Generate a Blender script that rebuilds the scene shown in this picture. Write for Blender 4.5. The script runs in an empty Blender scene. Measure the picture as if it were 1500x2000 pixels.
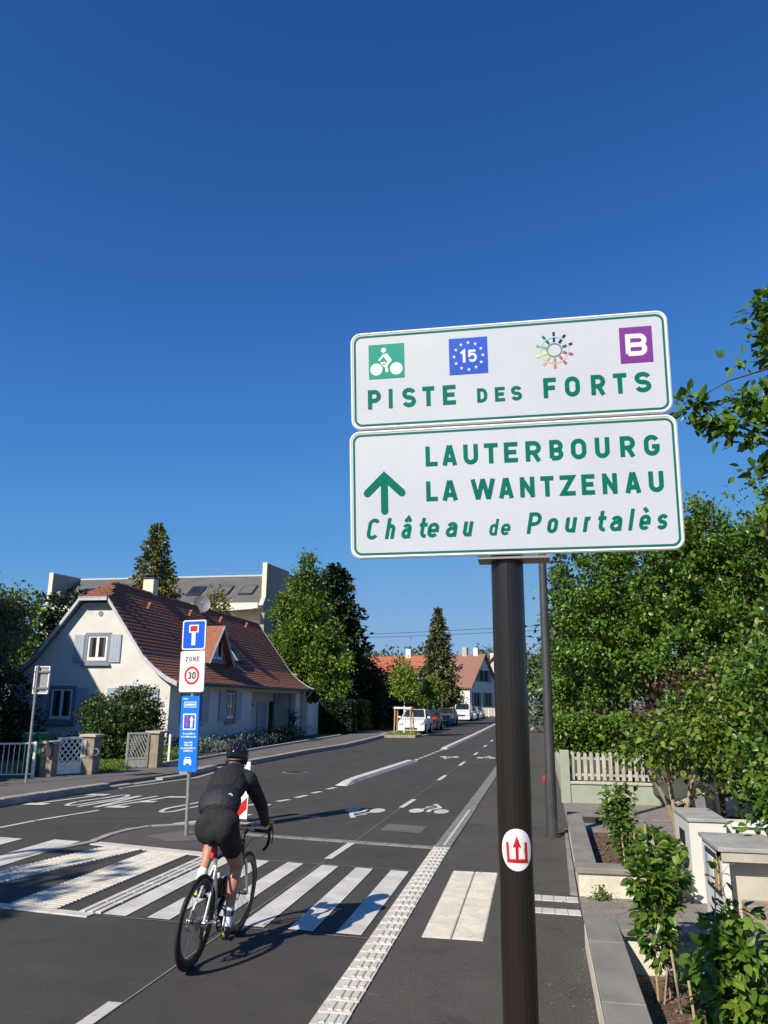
import bpy, bmesh, math, random
import numpy as np
from mathutils import Vector, Matrix, noise as mnoise

# ------------------------------------------------------------------ camera, sky, sun, exposure
sc = bpy.context.scene
R = math.radians
cam_d = bpy.data.cameras.new("camera"); cam = bpy.data.objects.new("camera", cam_d)
sc.collection.objects.link(cam); sc.camera = cam
cam_d.sensor_fit = 'VERTICAL'; cam_d.sensor_height = 24.0; cam_d.lens = 24.0 * 1500 / 2000
cam_d.clip_start = 0.05; cam_d.clip_end = 3000
_yaw, _pit, _rol = R(10.9), R(13.9), R(0.5)
_f = Vector((-math.sin(_yaw) * math.cos(_pit), math.cos(_yaw) * math.cos(_pit), math.sin(_pit)))
_r = Vector((math.cos(_yaw), math.sin(_yaw), 0)); _u = _r.cross(_f)
_r2 = _r * math.cos(_rol) + _u * math.sin(_rol); _u2 = _u * math.cos(_rol) - _r * math.sin(_rol)
cam.matrix_world = Matrix(((_r2.x, _u2.x, -_f.x, 0), (_r2.y, _u2.y, -_f.y, 0), (_r2.z, _u2.z, -_f.z, 2.0), (0, 0, 0, 1)))

SUN_AZ, SUN_EL = R(28), R(37)          # shadows run towards +y, 28 degrees towards +x
sun_dir = Vector((-math.sin(SUN_AZ) * math.cos(SUN_EL), -math.cos(SUN_AZ) * math.cos(SUN_EL), math.sin(SUN_EL)))
w = bpy.data.worlds.new("World"); sc.world = w; w.use_nodes = True
nt = w.node_tree; bg = nt.nodes["Background"]
sky = nt.nodes.new("ShaderNodeTexSky"); sky.sky_type = 'NISHITA'; sky.sun_disc = False
sky.sun_elevation = SUN_EL; sky.sun_rotation = math.pi + SUN_AZ
sky.altitude = 0; sky.air_density = 1.0; sky.dust_density = 0.0; sky.ozone_density = 10.0
# the camera's deep, saturated rendition of a clear sky: a tone curve per channel
_K = 0.12
_sep = nt.nodes.new("ShaderNodeSeparateColor"); _cmb = nt.nodes.new("ShaderNodeCombineColor"); nt.links.new(sky.outputs[0], _sep.inputs[0])
for _i, _pts in enumerate((((0, 0), (0.047, 0.0194), (0.076, 0.0452), (0.141, 0.095), (0.319, 0.227), (1, 0.30)),
                           ((0, 0), (0.114, 0.098), (0.184, 0.178), (0.319, 0.305), (0.617, 0.429), (1, 0.50)),
                           ((0, 0), (0.287, 0.328), (0.428, 0.521), (0.651, 0.679), (0.965, 0.708), (1, 0.71)))):
    _s = nt.nodes.new("ShaderNodeMath"); _s.operation = 'MULTIPLY'; _s.inputs[1].default_value = _K; _s.use_clamp = True
    _p = nt.nodes.new("ShaderNodeFloatCurve"); _c = _p.mapping.curves[0]; _c.points[0].location = _pts[0]; _c.points[-1].location = _pts[-1]
    for _q in _pts[1:-1]: _c.points.new(*_q)
    _p.mapping.update()
    _m = nt.nodes.new("ShaderNodeMath"); _m.operation = 'MULTIPLY'; _m.inputs[1].default_value = 1 / _K
    nt.links.new(_sep.outputs[_i], _s.inputs[0]); nt.links.new(_s.outputs[0], _p.inputs[1]); nt.links.new(_p.outputs[0], _m.inputs[0]); nt.links.new(_m.outputs[0], _cmb.inputs[_i])
nt.links.new(_cmb.outputs[0], bg.inputs[0]); bg.inputs[1].default_value = _K / 1.25
sl = bpy.data.lights.new("sun", 'SUN'); sl.energy = 5.0; sl.angle = R(0.5); sl.color = (1.0, 0.915, 0.79)
so = bpy.data.objects.new("sun", sl); sc.collection.objects.link(so)
so.rotation_euler = sun_dir.to_track_quat('Z', 'Y').to_euler()
sc.view_settings.view_transform = 'Standard'; sc.view_settings.look = 'None'
sc.view_settings.exposure = math.log2(1.25); sc.view_settings.gamma = 1.0; sc.view_settings.use_curve_mapping = False
sc.cycles.max_bounces = 6; sc.cycles.transparent_max_bounces = 8

rng = np.random.default_rng(7); random.seed(7)
COL = sc.collection

# ------------------------------------------------------------------ materials
MATS = {}
def mat(name, col, rough=0.6, col2=None, scale=8.0, detail=4.0, bump=0.0, bscale=60.0, metal=0.0, spec=0.5,
        island=False, trans=0.0, coat=0.0, fac=(0.35, 0.65), coords='Object', stretch=None, speck=None):
    m = bpy.data.materials.new(name); m.use_nodes = True; MATS[name] = m
    n = m.node_tree.nodes; l = m.node_tree.links; b = n["Principled BSDF"]
    b.inputs["Base Color"].default_value = (*col, 1); b.inputs["Roughness"].default_value = rough
    b.inputs["Metallic"].default_value = metal; b.inputs["Specular IOR Level"].default_value = spec
    if coat: b.inputs["Coat Weight"].default_value = coat
    tc = n.new("ShaderNodeTexCoord"); vec = tc.outputs[coords]
    if stretch:
        mp = n.new("ShaderNodeMapping"); mp.inputs["Scale"].default_value = stretch
        l.new(vec, mp.inputs[0]); vec = mp.outputs[0]
    if col2 is not None:
        if island:
            g = n.new("ShaderNodeNewGeometry"); f_out = g.outputs["Random Per Island"]
        else:
            t = n.new("ShaderNodeTexNoise"); t.inputs["Scale"].default_value = scale; t.inputs["Detail"].default_value = detail
            l.new(vec, t.inputs["Vector"])
            mr = n.new("ShaderNodeMapRange"); mr.inputs[1].default_value = fac[0]; mr.inputs[2].default_value = fac[1]
            l.new(t.outputs[0], mr.inputs[0]); f_out = mr.outputs[0]
        mx = n.new("ShaderNodeMix"); mx.data_type = 'RGBA'
        mx.inputs[6].default_value = (*col, 1); mx.inputs[7].default_value = (*col2, 1)
        l.new(f_out, mx.inputs[0]); cout = mx.outputs[2]
        if speck:
            t2 = n.new("ShaderNodeTexNoise"); t2.inputs["Scale"].default_value = speck[0]; t2.inputs["Detail"].default_value = 2.0
            l.new(vec, t2.inputs["Vector"])
            m2 = n.new("ShaderNodeMapRange"); m2.inputs[1].default_value = speck[2]; m2.inputs[2].default_value = speck[3]
            l.new(t2.outputs[0], m2.inputs[0])
            mx2 = n.new("ShaderNodeMix"); mx2.data_type = 'RGBA'; mx2.inputs[7].default_value = (*speck[1], 1)
            l.new(m2.outputs[0], mx2.inputs[0]); l.new(cout, mx2.inputs[6]); cout = mx2.outputs[2]
        l.new(cout, b.inputs["Base Color"])
        if trans:
            tr = n.new("ShaderNodeBsdfTranslucent"); l.new(cout, tr.inputs[0])
            ad = n.new("ShaderNodeMixShader"); ad.inputs[0].default_value = trans
            l.new(b.outputs[0], ad.inputs[1]); l.new(tr.outputs[0], ad.inputs[2])
            l.new(ad.outputs[0], n["Material Output"].inputs[0])
    if bump:
        t3 = n.new("ShaderNodeTexNoise"); t3.inputs["Scale"].default_value = bscale; t3.inputs["Detail"].default_value = 5.0
        l.new(vec, t3.inputs["Vector"])
        bp = n.new("ShaderNodeBump"); bp.inputs["Strength"].default_value = bump; bp.inputs["Distance"].default_value = 0.01
        l.new(t3.outputs[0], bp.inputs["Height"]); l.new(bp.outputs[0], b.inputs["Normal"])
    return m

def asphalt(name, a, b_, patch, light):
    """worn tarmac: broad tonal drift, darker bruises, pale aggregate and a fine grain"""
    m = mat(name, a, 0.86, b_, 0.55, 6.0, bump=0.5, bscale=150, fac=(0.3, 0.7))
    n = m.node_tree.nodes; l = m.node_tree.links; b = n["Principled BSDF"]
    src = b.inputs["Base Color"].links[0].from_socket
    tc = n.new("ShaderNodeTexCoord")
    def layer(src, sc_, lo, hi, col, det=3.0, amt=1.0):
        t = n.new("ShaderNodeTexNoise"); t.inputs["Scale"].default_value = sc_; t.inputs["Detail"].default_value = det
        l.new(tc.outputs["Object"], t.inputs["Vector"])
        r_ = n.new("ShaderNodeMapRange"); r_.inputs[1].default_value = lo; r_.inputs[2].default_value = hi; r_.inputs[4].default_value = amt
        l.new(t.outputs[0], r_.inputs[0])
        x = n.new("ShaderNodeMix"); x.data_type = 'RGBA'; x.inputs[7].default_value = (*col, 1)
        l.new(r_.outputs[0], x.inputs[0]); l.new(src, x.inputs[6]); return x.outputs[2]
    s = layer(src, 0.35, 0.50, 0.62, patch, 3.0, 0.45)
    s = layer(s, 2.2, 0.54, 0.68, patch, 6.0, 0.85)
    s = layer(s, 14, 0.60, 0.70, patch, 4.0, 0.7)
    s = layer(s, 90, 0.50, 0.72, light, 2.0, 0.55)
    s = layer(s, 1.1, 0.56, 0.74, light, 9.0, 0.30)
    s = layer(s, 7.0, 0.66, 0.76, light, 6.0, 0.55)
    s = layer(s, 260, 0.62, 0.70, light, 1.0, 0.6)
    l.new(s, b.inputs["Base Color"])
    return m

M = {}
M['asphalt'] = asphalt('asphalt', (0.054, 0.046, 0.037), (0.039, 0.034, 0.028), (0.027, 0.0245, 0.022), (0.125, 0.11, 0.09))
M['asphalt_walk'] = asphalt('asphalt_footway', (0.070, 0.061, 0.049), (0.053, 0.046, 0.037), (0.037, 0.033, 0.028), (0.15, 0.13, 0.11))
M['asphalt_left'] = asphalt('asphalt_left_footway', (0.135, 0.115, 0.100), (0.11, 0.095, 0.085), (0.085, 0.075, 0.070), (0.20, 0.18, 0.16))
M['asphalt_dark'] = asphalt('asphalt_island', (0.085, 0.072, 0.066), (0.065, 0.058, 0.054), (0.05, 0.045, 0.042), (0.14, 0.12, 0.11))
M['paint'] = mat('road_paint', (0.66, 0.63, 0.57), 0.65, (0.50, 0.475, 0.43), 3.0, 8.0, bump=0.25, bscale=130, speck=(30, (0.24, 0.22, 0.19), 0.63, 0.78))
M['tactile'] = mat('tactile_white', (0.60, 0.565, 0.49), 0.75, (0.50, 0.47, 0.40), 5.0, 8.0, bump=0.3, bscale=80, speck=(30, (0.28, 0.25, 0.21), 0.62, 0.74))
M['kerb'] = mat('kerb_granite', (0.40, 0.365, 0.31), 0.8, (0.27, 0.25, 0.215), 6.0, 8.0, bump=0.3, bscale=120, speck=(160, (0.16, 0.15, 0.14), 0.55, 0.7))
M['kerb_grey'] = mat('kerb_grey', (0.245, 0.235, 0.215), 0.85, (0.17, 0.165, 0.15), 4.0, 8.0, bump=0.3, bscale=120, speck=(120, (0.10, 0.095, 0.09), 0.56, 0.7))
M['kerb_white'] = mat('kerb_white_concrete', (0.62, 0.61, 0.57), 0.75, (0.50, 0.49, 0.46), 3.0, 6.0, bump=0.2, bscale=90)
M['grass'] = mat('grass_ground', (0.055, 0.075, 0.02), 0.95, (0.11, 0.10, 0.04), 3.0, 8.0, bump=0.8, bscale=40)
M['soil'] = mat('garden_soil', (0.085, 0.052, 0.034), 0.95, (0.16, 0.105, 0.07), 5.0, 10.0, bump=1.0, bscale=30, speck=(45, (0.25, 0.2, 0.15), 0.62, 0.72))
M['gravel'] = mat('gravel_drive', (0.24, 0.21, 0.18), 0.95, (0.17, 0.15, 0.13), 6.0, 10.0, bump=0.9, bscale=60, speck=(70, (0.4, 0.37, 0.33), 0.58, 0.7))
M['render_white'] = mat('white_render', (0.67, 0.665, 0.615), 0.9, (0.60, 0.585, 0.53), 1.1, 9.0, bump=0.25, bscale=45, speck=(2.2, (0.50, 0.47, 0.41), 0.62, 0.85))
M['render_cream'] = mat('cream_render', (0.70, 0.66, 0.53), 0.9, (0.57, 0.52, 0.41), 3.5, 10.0, bump=0.5, bscale=70, speck=(9, (0.40, 0.36, 0.28), 0.62, 0.80))
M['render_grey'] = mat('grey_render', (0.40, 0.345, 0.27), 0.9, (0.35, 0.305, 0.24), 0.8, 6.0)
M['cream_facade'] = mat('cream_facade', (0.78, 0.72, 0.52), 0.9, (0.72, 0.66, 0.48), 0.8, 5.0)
M['slate'] = mat('zinc_roof', (0.125, 0.12, 0.11), 0.85, (0.095, 0.092, 0.088), 0.7, 6.0)
M['tile'] = mat('clay_tile', (0.27, 0.095, 0.052), 0.85, (0.19, 0.073, 0.044), island=True, bump=0.3, bscale=50)
M['tile_orange'] = mat('orange_tile', (0.42, 0.13, 0.06), 0.85, (0.30, 0.09, 0.045), 3.0, 8.0)
M['tile_far'] = mat('far_tile', (0.25, 0.13, 0.095), 0.85, (0.24, 0.11, 0.075), 3.0, 8.0)
M['trim'] = mat('blue_grey_trim', (0.18, 0.21, 0.25), 0.6, (0.17, 0.20, 0.245), 4.0)
M['shutter'] = mat('blue_grey_shutter', (0.36, 0.41, 0.47), 0.55, (0.32, 0.37, 0.43), 4.0)
M['fascia'] = mat('pale_grey_board', (0.50, 0.52, 0.53), 0.55, (0.43, 0.45, 0.46), 4.0)
M['white_paint'] = mat('white_painted', (0.78, 0.78, 0.75), 0.45, (0.72, 0.71, 0.67), 6.0)
M['glass'] = mat('window_glass', (0.015, 0.018, 0.02), 0.06, (0.03, 0.035, 0.035), 1.5, spec=0.8)
M['curtain'] = mat('net_curtain', (0.10, 0.105, 0.11), 0.4, (0.06, 0.062, 0.065), 30.0, stretch=(1, 1, .1))
M['dark'] = mat('dark_interior', (0.012, 0.012, 0.014), 0.7)
M['zinc'] = mat('zinc_gutter', (0.07, 0.08, 0.09), 0.5, (0.05, 0.06, 0.07), 5.0, metal=0.3)
M['sign_white'] = mat('retroreflective_white', (0.575, 0.600, 0.645), 0.42, (0.530, 0.555, 0.600), 2.2, 8.0, bump=0.06, bscale=220, speck=(420, (0.63, 0.66, 0.70), 0.52, 0.66))
M['sign_white2'] = mat('sign_white_small', (0.72, 0.70, 0.68), 0.4, (0.68, 0.66, 0.64), 6.0)
M['sign_edge'] = mat('sign_edge_white', (0.80, 0.80, 0.78), 0.4, (0.74, 0.74, 0.72), 9.0)
M['sign_green'] = mat('sign_green', (0.0, 0.160, 0.118), 0.5, (0.0, 0.142, 0.105), 3.0, spec=0.15)
M['picto_green'] = mat('pictogram_green', (0.0, 0.32, 0.22), 0.4, (0.0, 0.27, 0.19), 5.0)
M['sign_blue'] = mat('sign_blue', (0.02, 0.09, 0.55), 0.4, (0.02, 0.08, 0.50), 5.0)
M['blue_panel'] = mat('blue_panel', (0.0, 0.175, 0.68), 0.45, (0.0, 0.155, 0.62), 4.0)
M['blue_sq'] = mat('blue_square_sign', (0.0, 0.09, 0.68), 0.4, (0.0, 0.08, 0.62), 4.0)
M['purple'] = mat('sign_purple', (0.20, 0.035, 0.28), 0.4, (0.18, 0.03, 0.25), 5.0)
M['black_ink'] = mat('black_ink', (0.012, 0.012, 0.012), 0.4)
M['red'] = mat('sign_red', (0.56, 0.012, 0.015), 0.4, (0.48, 0.01, 0.013), 5.0)
M['pale_teal'] = mat('pale_teal', (0.36, 0.66, 0.62), 0.4)
M['galv'] = mat('galvanised_steel', (0.42, 0.43, 0.43), 0.42, (0.30, 0.31, 0.31), 12.0, metal=0.55, bump=0.1)
M['bracket'] = mat('bracket_aluminium', (0.30, 0.28, 0.26), 0.5, (0.24, 0.22, 0.20), 12.0, metal=0.3)
M['pole'] = mat('brown_lacquered_mast', (0.023, 0.0155, 0.0115), 0.28, (0.017, 0.012, 0.009), 3.0, stretch=(1, 1, 0.1), coat=0.15, bump=0.05, bscale=200)
M['lamp'] = mat('grey_lamp_mast', (0.050, 0.050, 0.048), 0.5, (0.038, 0.038, 0.037), 6.0)
M['stone_cap'] = mat('granite_coping', (0.26, 0.24, 0.20), 0.8, (0.19, 0.175, 0.15), 3.0, 8.0, bump=0.25, bscale=90, speck=(130, (0.17, 0.165, 0.16), 0.56, 0.70))
M['stone_pillar'] = mat('stone_pillar', (0.30, 0.25, 0.18), 0.9, (0.20, 0.17, 0.125), 6.0, 8.0, bump=0.7, bscale=30)
M['concrete'] = mat('concrete', (0.50, 0.46, 0.385), 0.9, (0.38, 0.35, 0.29), 3.0, 8.0, bump=0.4, bscale=50)
M['sage'] = mat('sage_render', (0.33, 0.36, 0.28), 0.9, (0.28, 0.31, 0.24), 3.0, 8.0, bump=0.3, bscale=60)
M['picket'] = mat('weathered_picket', (0.46, 0.44, 0.38), 0.75, (0.33, 0.315, 0.27), 9.0, stretch=(1, 1, 0.3))
M['wood'] = mat('raw_timber', (0.50, 0.32, 0.17), 0.75, (0.40, 0.25, 0.13), 5.0, stretch=(1, 1, 0.15))
M['bark'] = mat('bark', (0.12, 0.09, 0.06), 0.9, (0.065, 0.05, 0.035), 9.0, bump=0.8, bscale=30, stretch=(1, 1, 0.3))
M['bark_pale'] = mat('pale_bark', (0.42, 0.33, 0.21), 0.85, (0.28, 0.21, 0.13), 12.0, bump=0.5, bscale=40, stretch=(1, 1, 0.3))
M['cane'] = mat('bamboo_cane', (0.48, 0.36, 0.19), 0.7, (0.38, 0.28, 0.15), 9.0)
def leafmat(k, a, b, tr=0.22, rough=0.42, spec=0.5):
    M[k] = mat('foliage_' + k, a, rough, b, island=True, trans=tr, spec=spec)
leafmat('leaf_mid', (0.068, 0.135, 0.015), (0.20, 0.29, 0.036), 0.28)
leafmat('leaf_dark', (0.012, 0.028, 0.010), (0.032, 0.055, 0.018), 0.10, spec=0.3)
leafmat('leaf_glossy', (0.045, 0.115, 0.013), (0.175, 0.27, 0.036), 0.22, 0.36, 0.45)
leafmat('leaf_light', (0.13, 0.21, 0.02), (0.26, 0.33, 0.045), 0.3)
leafmat('leaf_olive', (0.065, 0.08, 0.022), (0.19, 0.19, 0.07), 0.15)
leafmat('leaf_conifer', (0.06, 0.078, 0.026), (0.17, 0.165, 0.06), 0.1)
leafmat('leaf_gold', (0.075, 0.095, 0.018), (0.23, 0.225, 0.05), 0.15)
leafmat('leaf_purple', (0.045, 0.014, 0.016), (0.11, 0.035, 0.03), 0.15)
leafmat('leaf_yellow', (0.05, 0.12, 0.014), (0.23, 0.30, 0.036), 0.3)
leafmat('leaf_blue', (0.05, 0.085, 0.055), (0.12, 0.16, 0.09), 0.12)
leafmat('leaf_far', (0.06, 0.10, 0.03), (0.13, 0.18, 0.06), 0.15)
leafmat('leaf_near', (0.038, 0.10, 0.012), (0.15, 0.25, 0.03), 0.28, 0.38, 0.45)
leafmat('leaf_bush', (0.026, 0.055, 0.010), (0.085, 0.14, 0.028), 0.15)
leafmat('leaf_lav', (0.09, 0.12, 0.09), (0.20, 0.23, 0.20), 0.15)
M['skin'] = mat('skin', (0.50, 0.24, 0.155), 0.5, (0.42, 0.19, 0.12), 7.0, bump=0.05)
M['jersey'] = mat('black_jersey', (0.008, 0.009, 0.012), 0.85, (0.012, 0.013, 0.017), 9.0, bump=0.2, bscale=35)
M['shorts'] = mat('black_shorts', (0.011, 0.0105, 0.011), 0.9, (0.018, 0.017, 0.018), 9.0, bump=0.12, bscale=30)
M['sock'] = mat('white_sock', (0.78, 0.78, 0.80), 0.8, (0.70, 0.70, 0.73), 20.0, bump=0.2)
M['navy'] = mat('navy_knit', (0.045, 0.05, 0.13), 0.8)
M['shoe'] = mat('black_shoe', (0.012, 0.012, 0.018), 0.4)
M['gloss_black'] = mat('gloss_black', (0.010, 0.010, 0.012), 0.18, spec=0.6)
M['rubber'] = mat('rubber', (0.016, 0.016, 0.016), 0.75)
M['carbon'] = mat('carbon_rim', (0.018, 0.018, 0.02), 0.35)
M['silver'] = mat('polished_silver_frame', (0.75, 0.75, 0.74), 0.25, metal=0.7)
M['steel'] = mat('steel', (0.45, 0.45, 0.45), 0.35, metal=0.9)
M['red_lens'] = mat('red_lens', (0.60, 0.02, 0.01), 0.25)
M['hair'] = mat('hair', (0.04, 0.025, 0.018), 0.8)
M['car_white'] = mat('car_white', (0.75, 0.75, 0.74), 0.25, coat=0.5)
M['car_black'] = mat('car_black', (0.02, 0.022, 0.028), 0.25, coat=0.5)
M['car_grey'] = mat('car_grey', (0.10, 0.115, 0.13), 0.25, coat=0.5)
M['car_blue'] = mat('car_bluegrey', (0.14, 0.17, 0.20), 0.25, coat=0.5)
M['plastic'] = mat('dark_plastic', (0.03, 0.03, 0.032), 0.5)
M['headlamp'] = mat('headlamp_glass', (0.6, 0.62, 0.64), 0.15)
M['green_bin'] = mat('green_box', (0.015, 0.14, 0.07), 0.5)
M['green_gate'] = mat('pale_green_gate', (0.12, 0.19, 0.15), 0.5)
M['yellow'] = mat('yellow_trim', (0.6, 0.65, 0.1), 0.5)

# ------------------------------------------------------------------ mesh builder
class MB:
    def __init__(s, m=None): s.v = []; s.f = []; s.m = m; s.mi = []; s.cur = 0
    def add(s, vs, fs):
        o = len(s.v)
        s.v += [tuple(s.m @ Vector(p)) for p in vs] if s.m is not None else [tuple(p) for p in vs]
        s.f += [tuple(i + o for i in f) for f in fs]; s.mi += [s.cur] * len(fs)
        return s
    def box(s, x0, x1, y0, y1, z0, z1):
        return s.add([(x0, y0, z0), (x1, y0, z0), (x1, y1, z0), (x0, y1, z0), (x0, y0, z1), (x1, y0, z1), (x1, y1, z1), (x0, y1, z1)],
                     [(0, 3, 2, 1), (4, 5, 6, 7), (0, 1, 5, 4), (1, 2, 6, 5), (2, 3, 7, 6), (3, 0, 4, 7)])
    def bbox(s, x0, x1, y0, y1, z0, z1, b=0.01):
        """box with chamfered top edges"""
        b = min(b, (x1 - x0) / 3, (y1 - y0) / 3, (z1 - z0) / 2)
        v = [(x0, y0, z0), (x1, y0, z0), (x1, y1, z0), (x0, y1, z0), (x0, y0, z1 - b), (x1, y0, z1 - b), (x1, y1, z1 - b), (x0, y1, z1 - b),
             (x0 + b, y0 + b, z1), (x1 - b, y0 + b, z1), (x1 - b, y1 - b, z1), (x0 + b, y1 - b, z1)]
        return s.add(v, [(0, 3, 2, 1), (0, 1, 5, 4), (1, 2, 6, 5), (2, 3, 7, 6), (3, 0, 4, 7), (4, 5, 9, 8), (5, 6, 10, 9), (6, 7, 11, 10), (7, 4, 8, 11), (8, 9, 10, 11)])
    def prism(s, poly, z0, z1):
        n = len(poly)
        return s.add([(x, y, z0) for x, y in poly] + [(x, y, z1) for x, y in poly],
                     [tuple(range(n - 1, -1, -1)), tuple(range(n, 2 * n))] + [(i, (i + 1) % n, n + (i + 1) % n, n + i) for i in range(n)])
    def prism_y(s, poly, y0, y1):
        n = len(poly)
        return s.add([(x, y0, z) for x, z in poly] + [(x, y1, z) for x, z in poly],
                     [tuple(range(n)), tuple(range(2 * n - 1, n - 1, -1))] + [(i, n + i, n + (i + 1) % n, (i + 1) % n) for i in range(n)])
    def prism_x(s, poly, x0, x1):
        n = len(poly)
        return s.add([(x0, y, z) for y, z in poly] + [(x1, y, z) for y, z in poly],
                     [tuple(range(n - 1, -1, -1)), tuple(range(n, 2 * n))] + [(i, (i + 1) % n, n + (i + 1) % n, n + i) for i in range(n)])
    def flat(s, poly, z): return s.add([(x, y, z) for x, y in poly], [tuple(range(len(poly)))])
    def strip(s, L, Rr, z):
        n = len(L)
        return s.add([(*p, z) for p in L] + [(*p, z) for p in Rr], [(i, n + i, n + i + 1, i + 1) for i in range(n - 1)])
    def tube(s, pts, rad, n=8, cap=True):
        pts = [Vector(p) for p in pts]
        if not isinstance(rad, (list, tuple)): rad = [rad] * len(pts)
        vs, prev = [], None
        for i, p in enumerate(pts):
            d = (pts[min(i + 1, len(pts) - 1)] - pts[max(i - 1, 0)]).normalized()
            a = Vector((0, 0, 1)) if abs(d.z) < 0.95 else Vector((1, 0, 0))
            if prev is not None: a = prev
            x = (a - d * a.dot(d))
            x = x.normalized() if x.length > 1e-6 else d.orthogonal().normalized()
            prev = x; y = d.cross(x)
            vs += [p + (x * math.cos(2 * math.pi * k / n) + y * math.sin(2 * math.pi * k / n)) * rad[i] for k in range(n)]
        fs = [(i * n + k, i * n + (k + 1) % n, (i + 1) * n + (k + 1) % n, (i + 1) * n + k) for i in range(len(pts) - 1) for k in range(n)]
        if cap: fs += [tuple(range(n - 1, -1, -1)), tuple((len(pts) - 1) * n + k for k in range(n))]
        return s.add(vs, fs)
    def ring(s, c, ax, R0, r, n=40, m=8, flat=1.0):
        """torus round axis ax; flat stretches the section radially"""
        c = Vector(c); ax = Vector(ax).normalized(); u = ax.orthogonal().normalized(); v = ax.cross(u); vs = []
        for i in range(n):
            a = 2 * math.pi * i / n; d = u * math.cos(a) + v * math.sin(a)
            for k in range(m):
                b = 2 * math.pi * k / m; vs.append(c + d * (R0 + r * flat * math.cos(b)) + ax * r * math.sin(b))
        return s.add(vs, [(i * m + k, ((i + 1) % n) * m + k, ((i + 1) % n) * m + (k + 1) % m, i * m + (k + 1) % m) for i in range(n) for k in range(m)])
    def ball(s, c, r, n=10, m=7, sc_=(1, 1, 1)):
        vs, c = [], Vector(c)
        for j in range(1, m):
            t = math.pi * j / m
            for i in range(n):
                a = 2 * math.pi * i / n
                vs.append(c + Vector((r * sc_[0] * math.sin(t) * math.cos(a), r * sc_[1] * math.sin(t) * math.sin(a), r * sc_[2] * math.cos(t))))
        top, bot = len(vs), len(vs) + 1
        vs += [c + Vector((0, 0, r * sc_[2])), c - Vector((0, 0, r * sc_[2]))]
        fs = [(j * n + i, (j + 1) * n + i, (j + 1) * n + (i + 1) % n, j * n + (i + 1) % n) for j in range(m - 2) for i in range(n)]
        fs += [(top, i, (i + 1) % n) for i in range(n)] + [(bot, (m - 2) * n + (i + 1) % n, (m - 2) * n + i) for i in range(n)]
        return s.add(vs, fs)
    def mesh(s, name, mt, smooth=False):
        me = bpy.data.meshes.new(name); me.from_pydata(s.v, [], s.f)
        mts = mt if isinstance(mt, (list, tuple)) else [mt]
        for q in mts: me.materials.append(M[q])
        if len(mts) > 1: me.polygons.foreach_set('material_index', s.mi)
        if smooth:
            me.polygons.foreach_set('use_smooth', [True] * len(me.polygons))
            me.set_sharp_from_angle(angle=R(40))
        me.update(); return me

def link(name, me, parent=None):
    o = bpy.data.objects.new(name, me); COL.objects.link(o)
    if parent is not None:
        o.parent = parent
    return o
def build(name, mb, mt, parent=None, label=None, kind=None, smooth=False, world=True):
    """one mesh object; a part's mesh is written in world coordinates unless world=False"""
    o = link(name, mb.mesh(name, mt, smooth), parent)
    if parent is not None and world: o.matrix_parent_inverse = root_matrix(parent).inverted()
    if label: o['label'] = label
    if kind: o['kind'] = kind
    return o
def root_matrix(o):
    m = o.matrix_basis.copy()
    while o.parent is not None:
        m = o.parent.matrix_basis @ o.matrix_parent_inverse @ m if True else m
        o = o.parent
    return m
def thing(name, label, cat, loc=(0, 0, 0), rot=None, group=None):
    o = bpy.data.objects.new(name, None); COL.objects.link(o); o.location = loc
    o.empty_display_size = 0.2
    if rot is not None: o.rotation_euler = rot
    o['label'] = label; o['category'] = cat
    if group: o['group'] = group
    return o
def solo(name, mb, mt, label, cat, group=None, smooth=False, kind=None):
    o = build(name, mb, mt, smooth=smooth); o['label'] = label; o['category'] = cat
    if group: o['group'] = group
    if kind: o['kind'] = kind
    return o
def struct(name, mb, mt, parent=None):
    o = build(name, mb, mt, parent); 
    if parent is None: o['kind'] = 'structure'
    return o
def struct_root(name, loc=(0, 0, 0)):
    o = bpy.data.objects.new(name, None); COL.objects.link(o); o.location = loc; o['kind'] = 'structure'; return o
def copy_tree(src, parent=None):
    c = src.copy(); COL.objects.link(c)
    if parent is not None: c.parent = parent
    for ch in [q for q in src.children]: copy_tree(ch, c)
    return c
def mesh_np(name, V, F, mt, smooth=False):
    """V (n,3) floats, F (m,k) ints, all faces with k corners"""
    me = bpy.data.meshes.new(name); k = F.shape[1]
    me.vertices.add(len(V)); me.vertices.foreach_set('co', V.astype(np.float32).ravel())
    me.loops.add(F.size); me.loops.foreach_set('vertex_index', F.astype(np.int32).ravel())
    me.polygons.add(len(F)); me.polygons.foreach_set('loop_start', np.arange(0, F.size, k, dtype=np.int32))
    me.materials.append(M[mt])
    me.update(calc_edges=True); me.validate()
    return me

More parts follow.
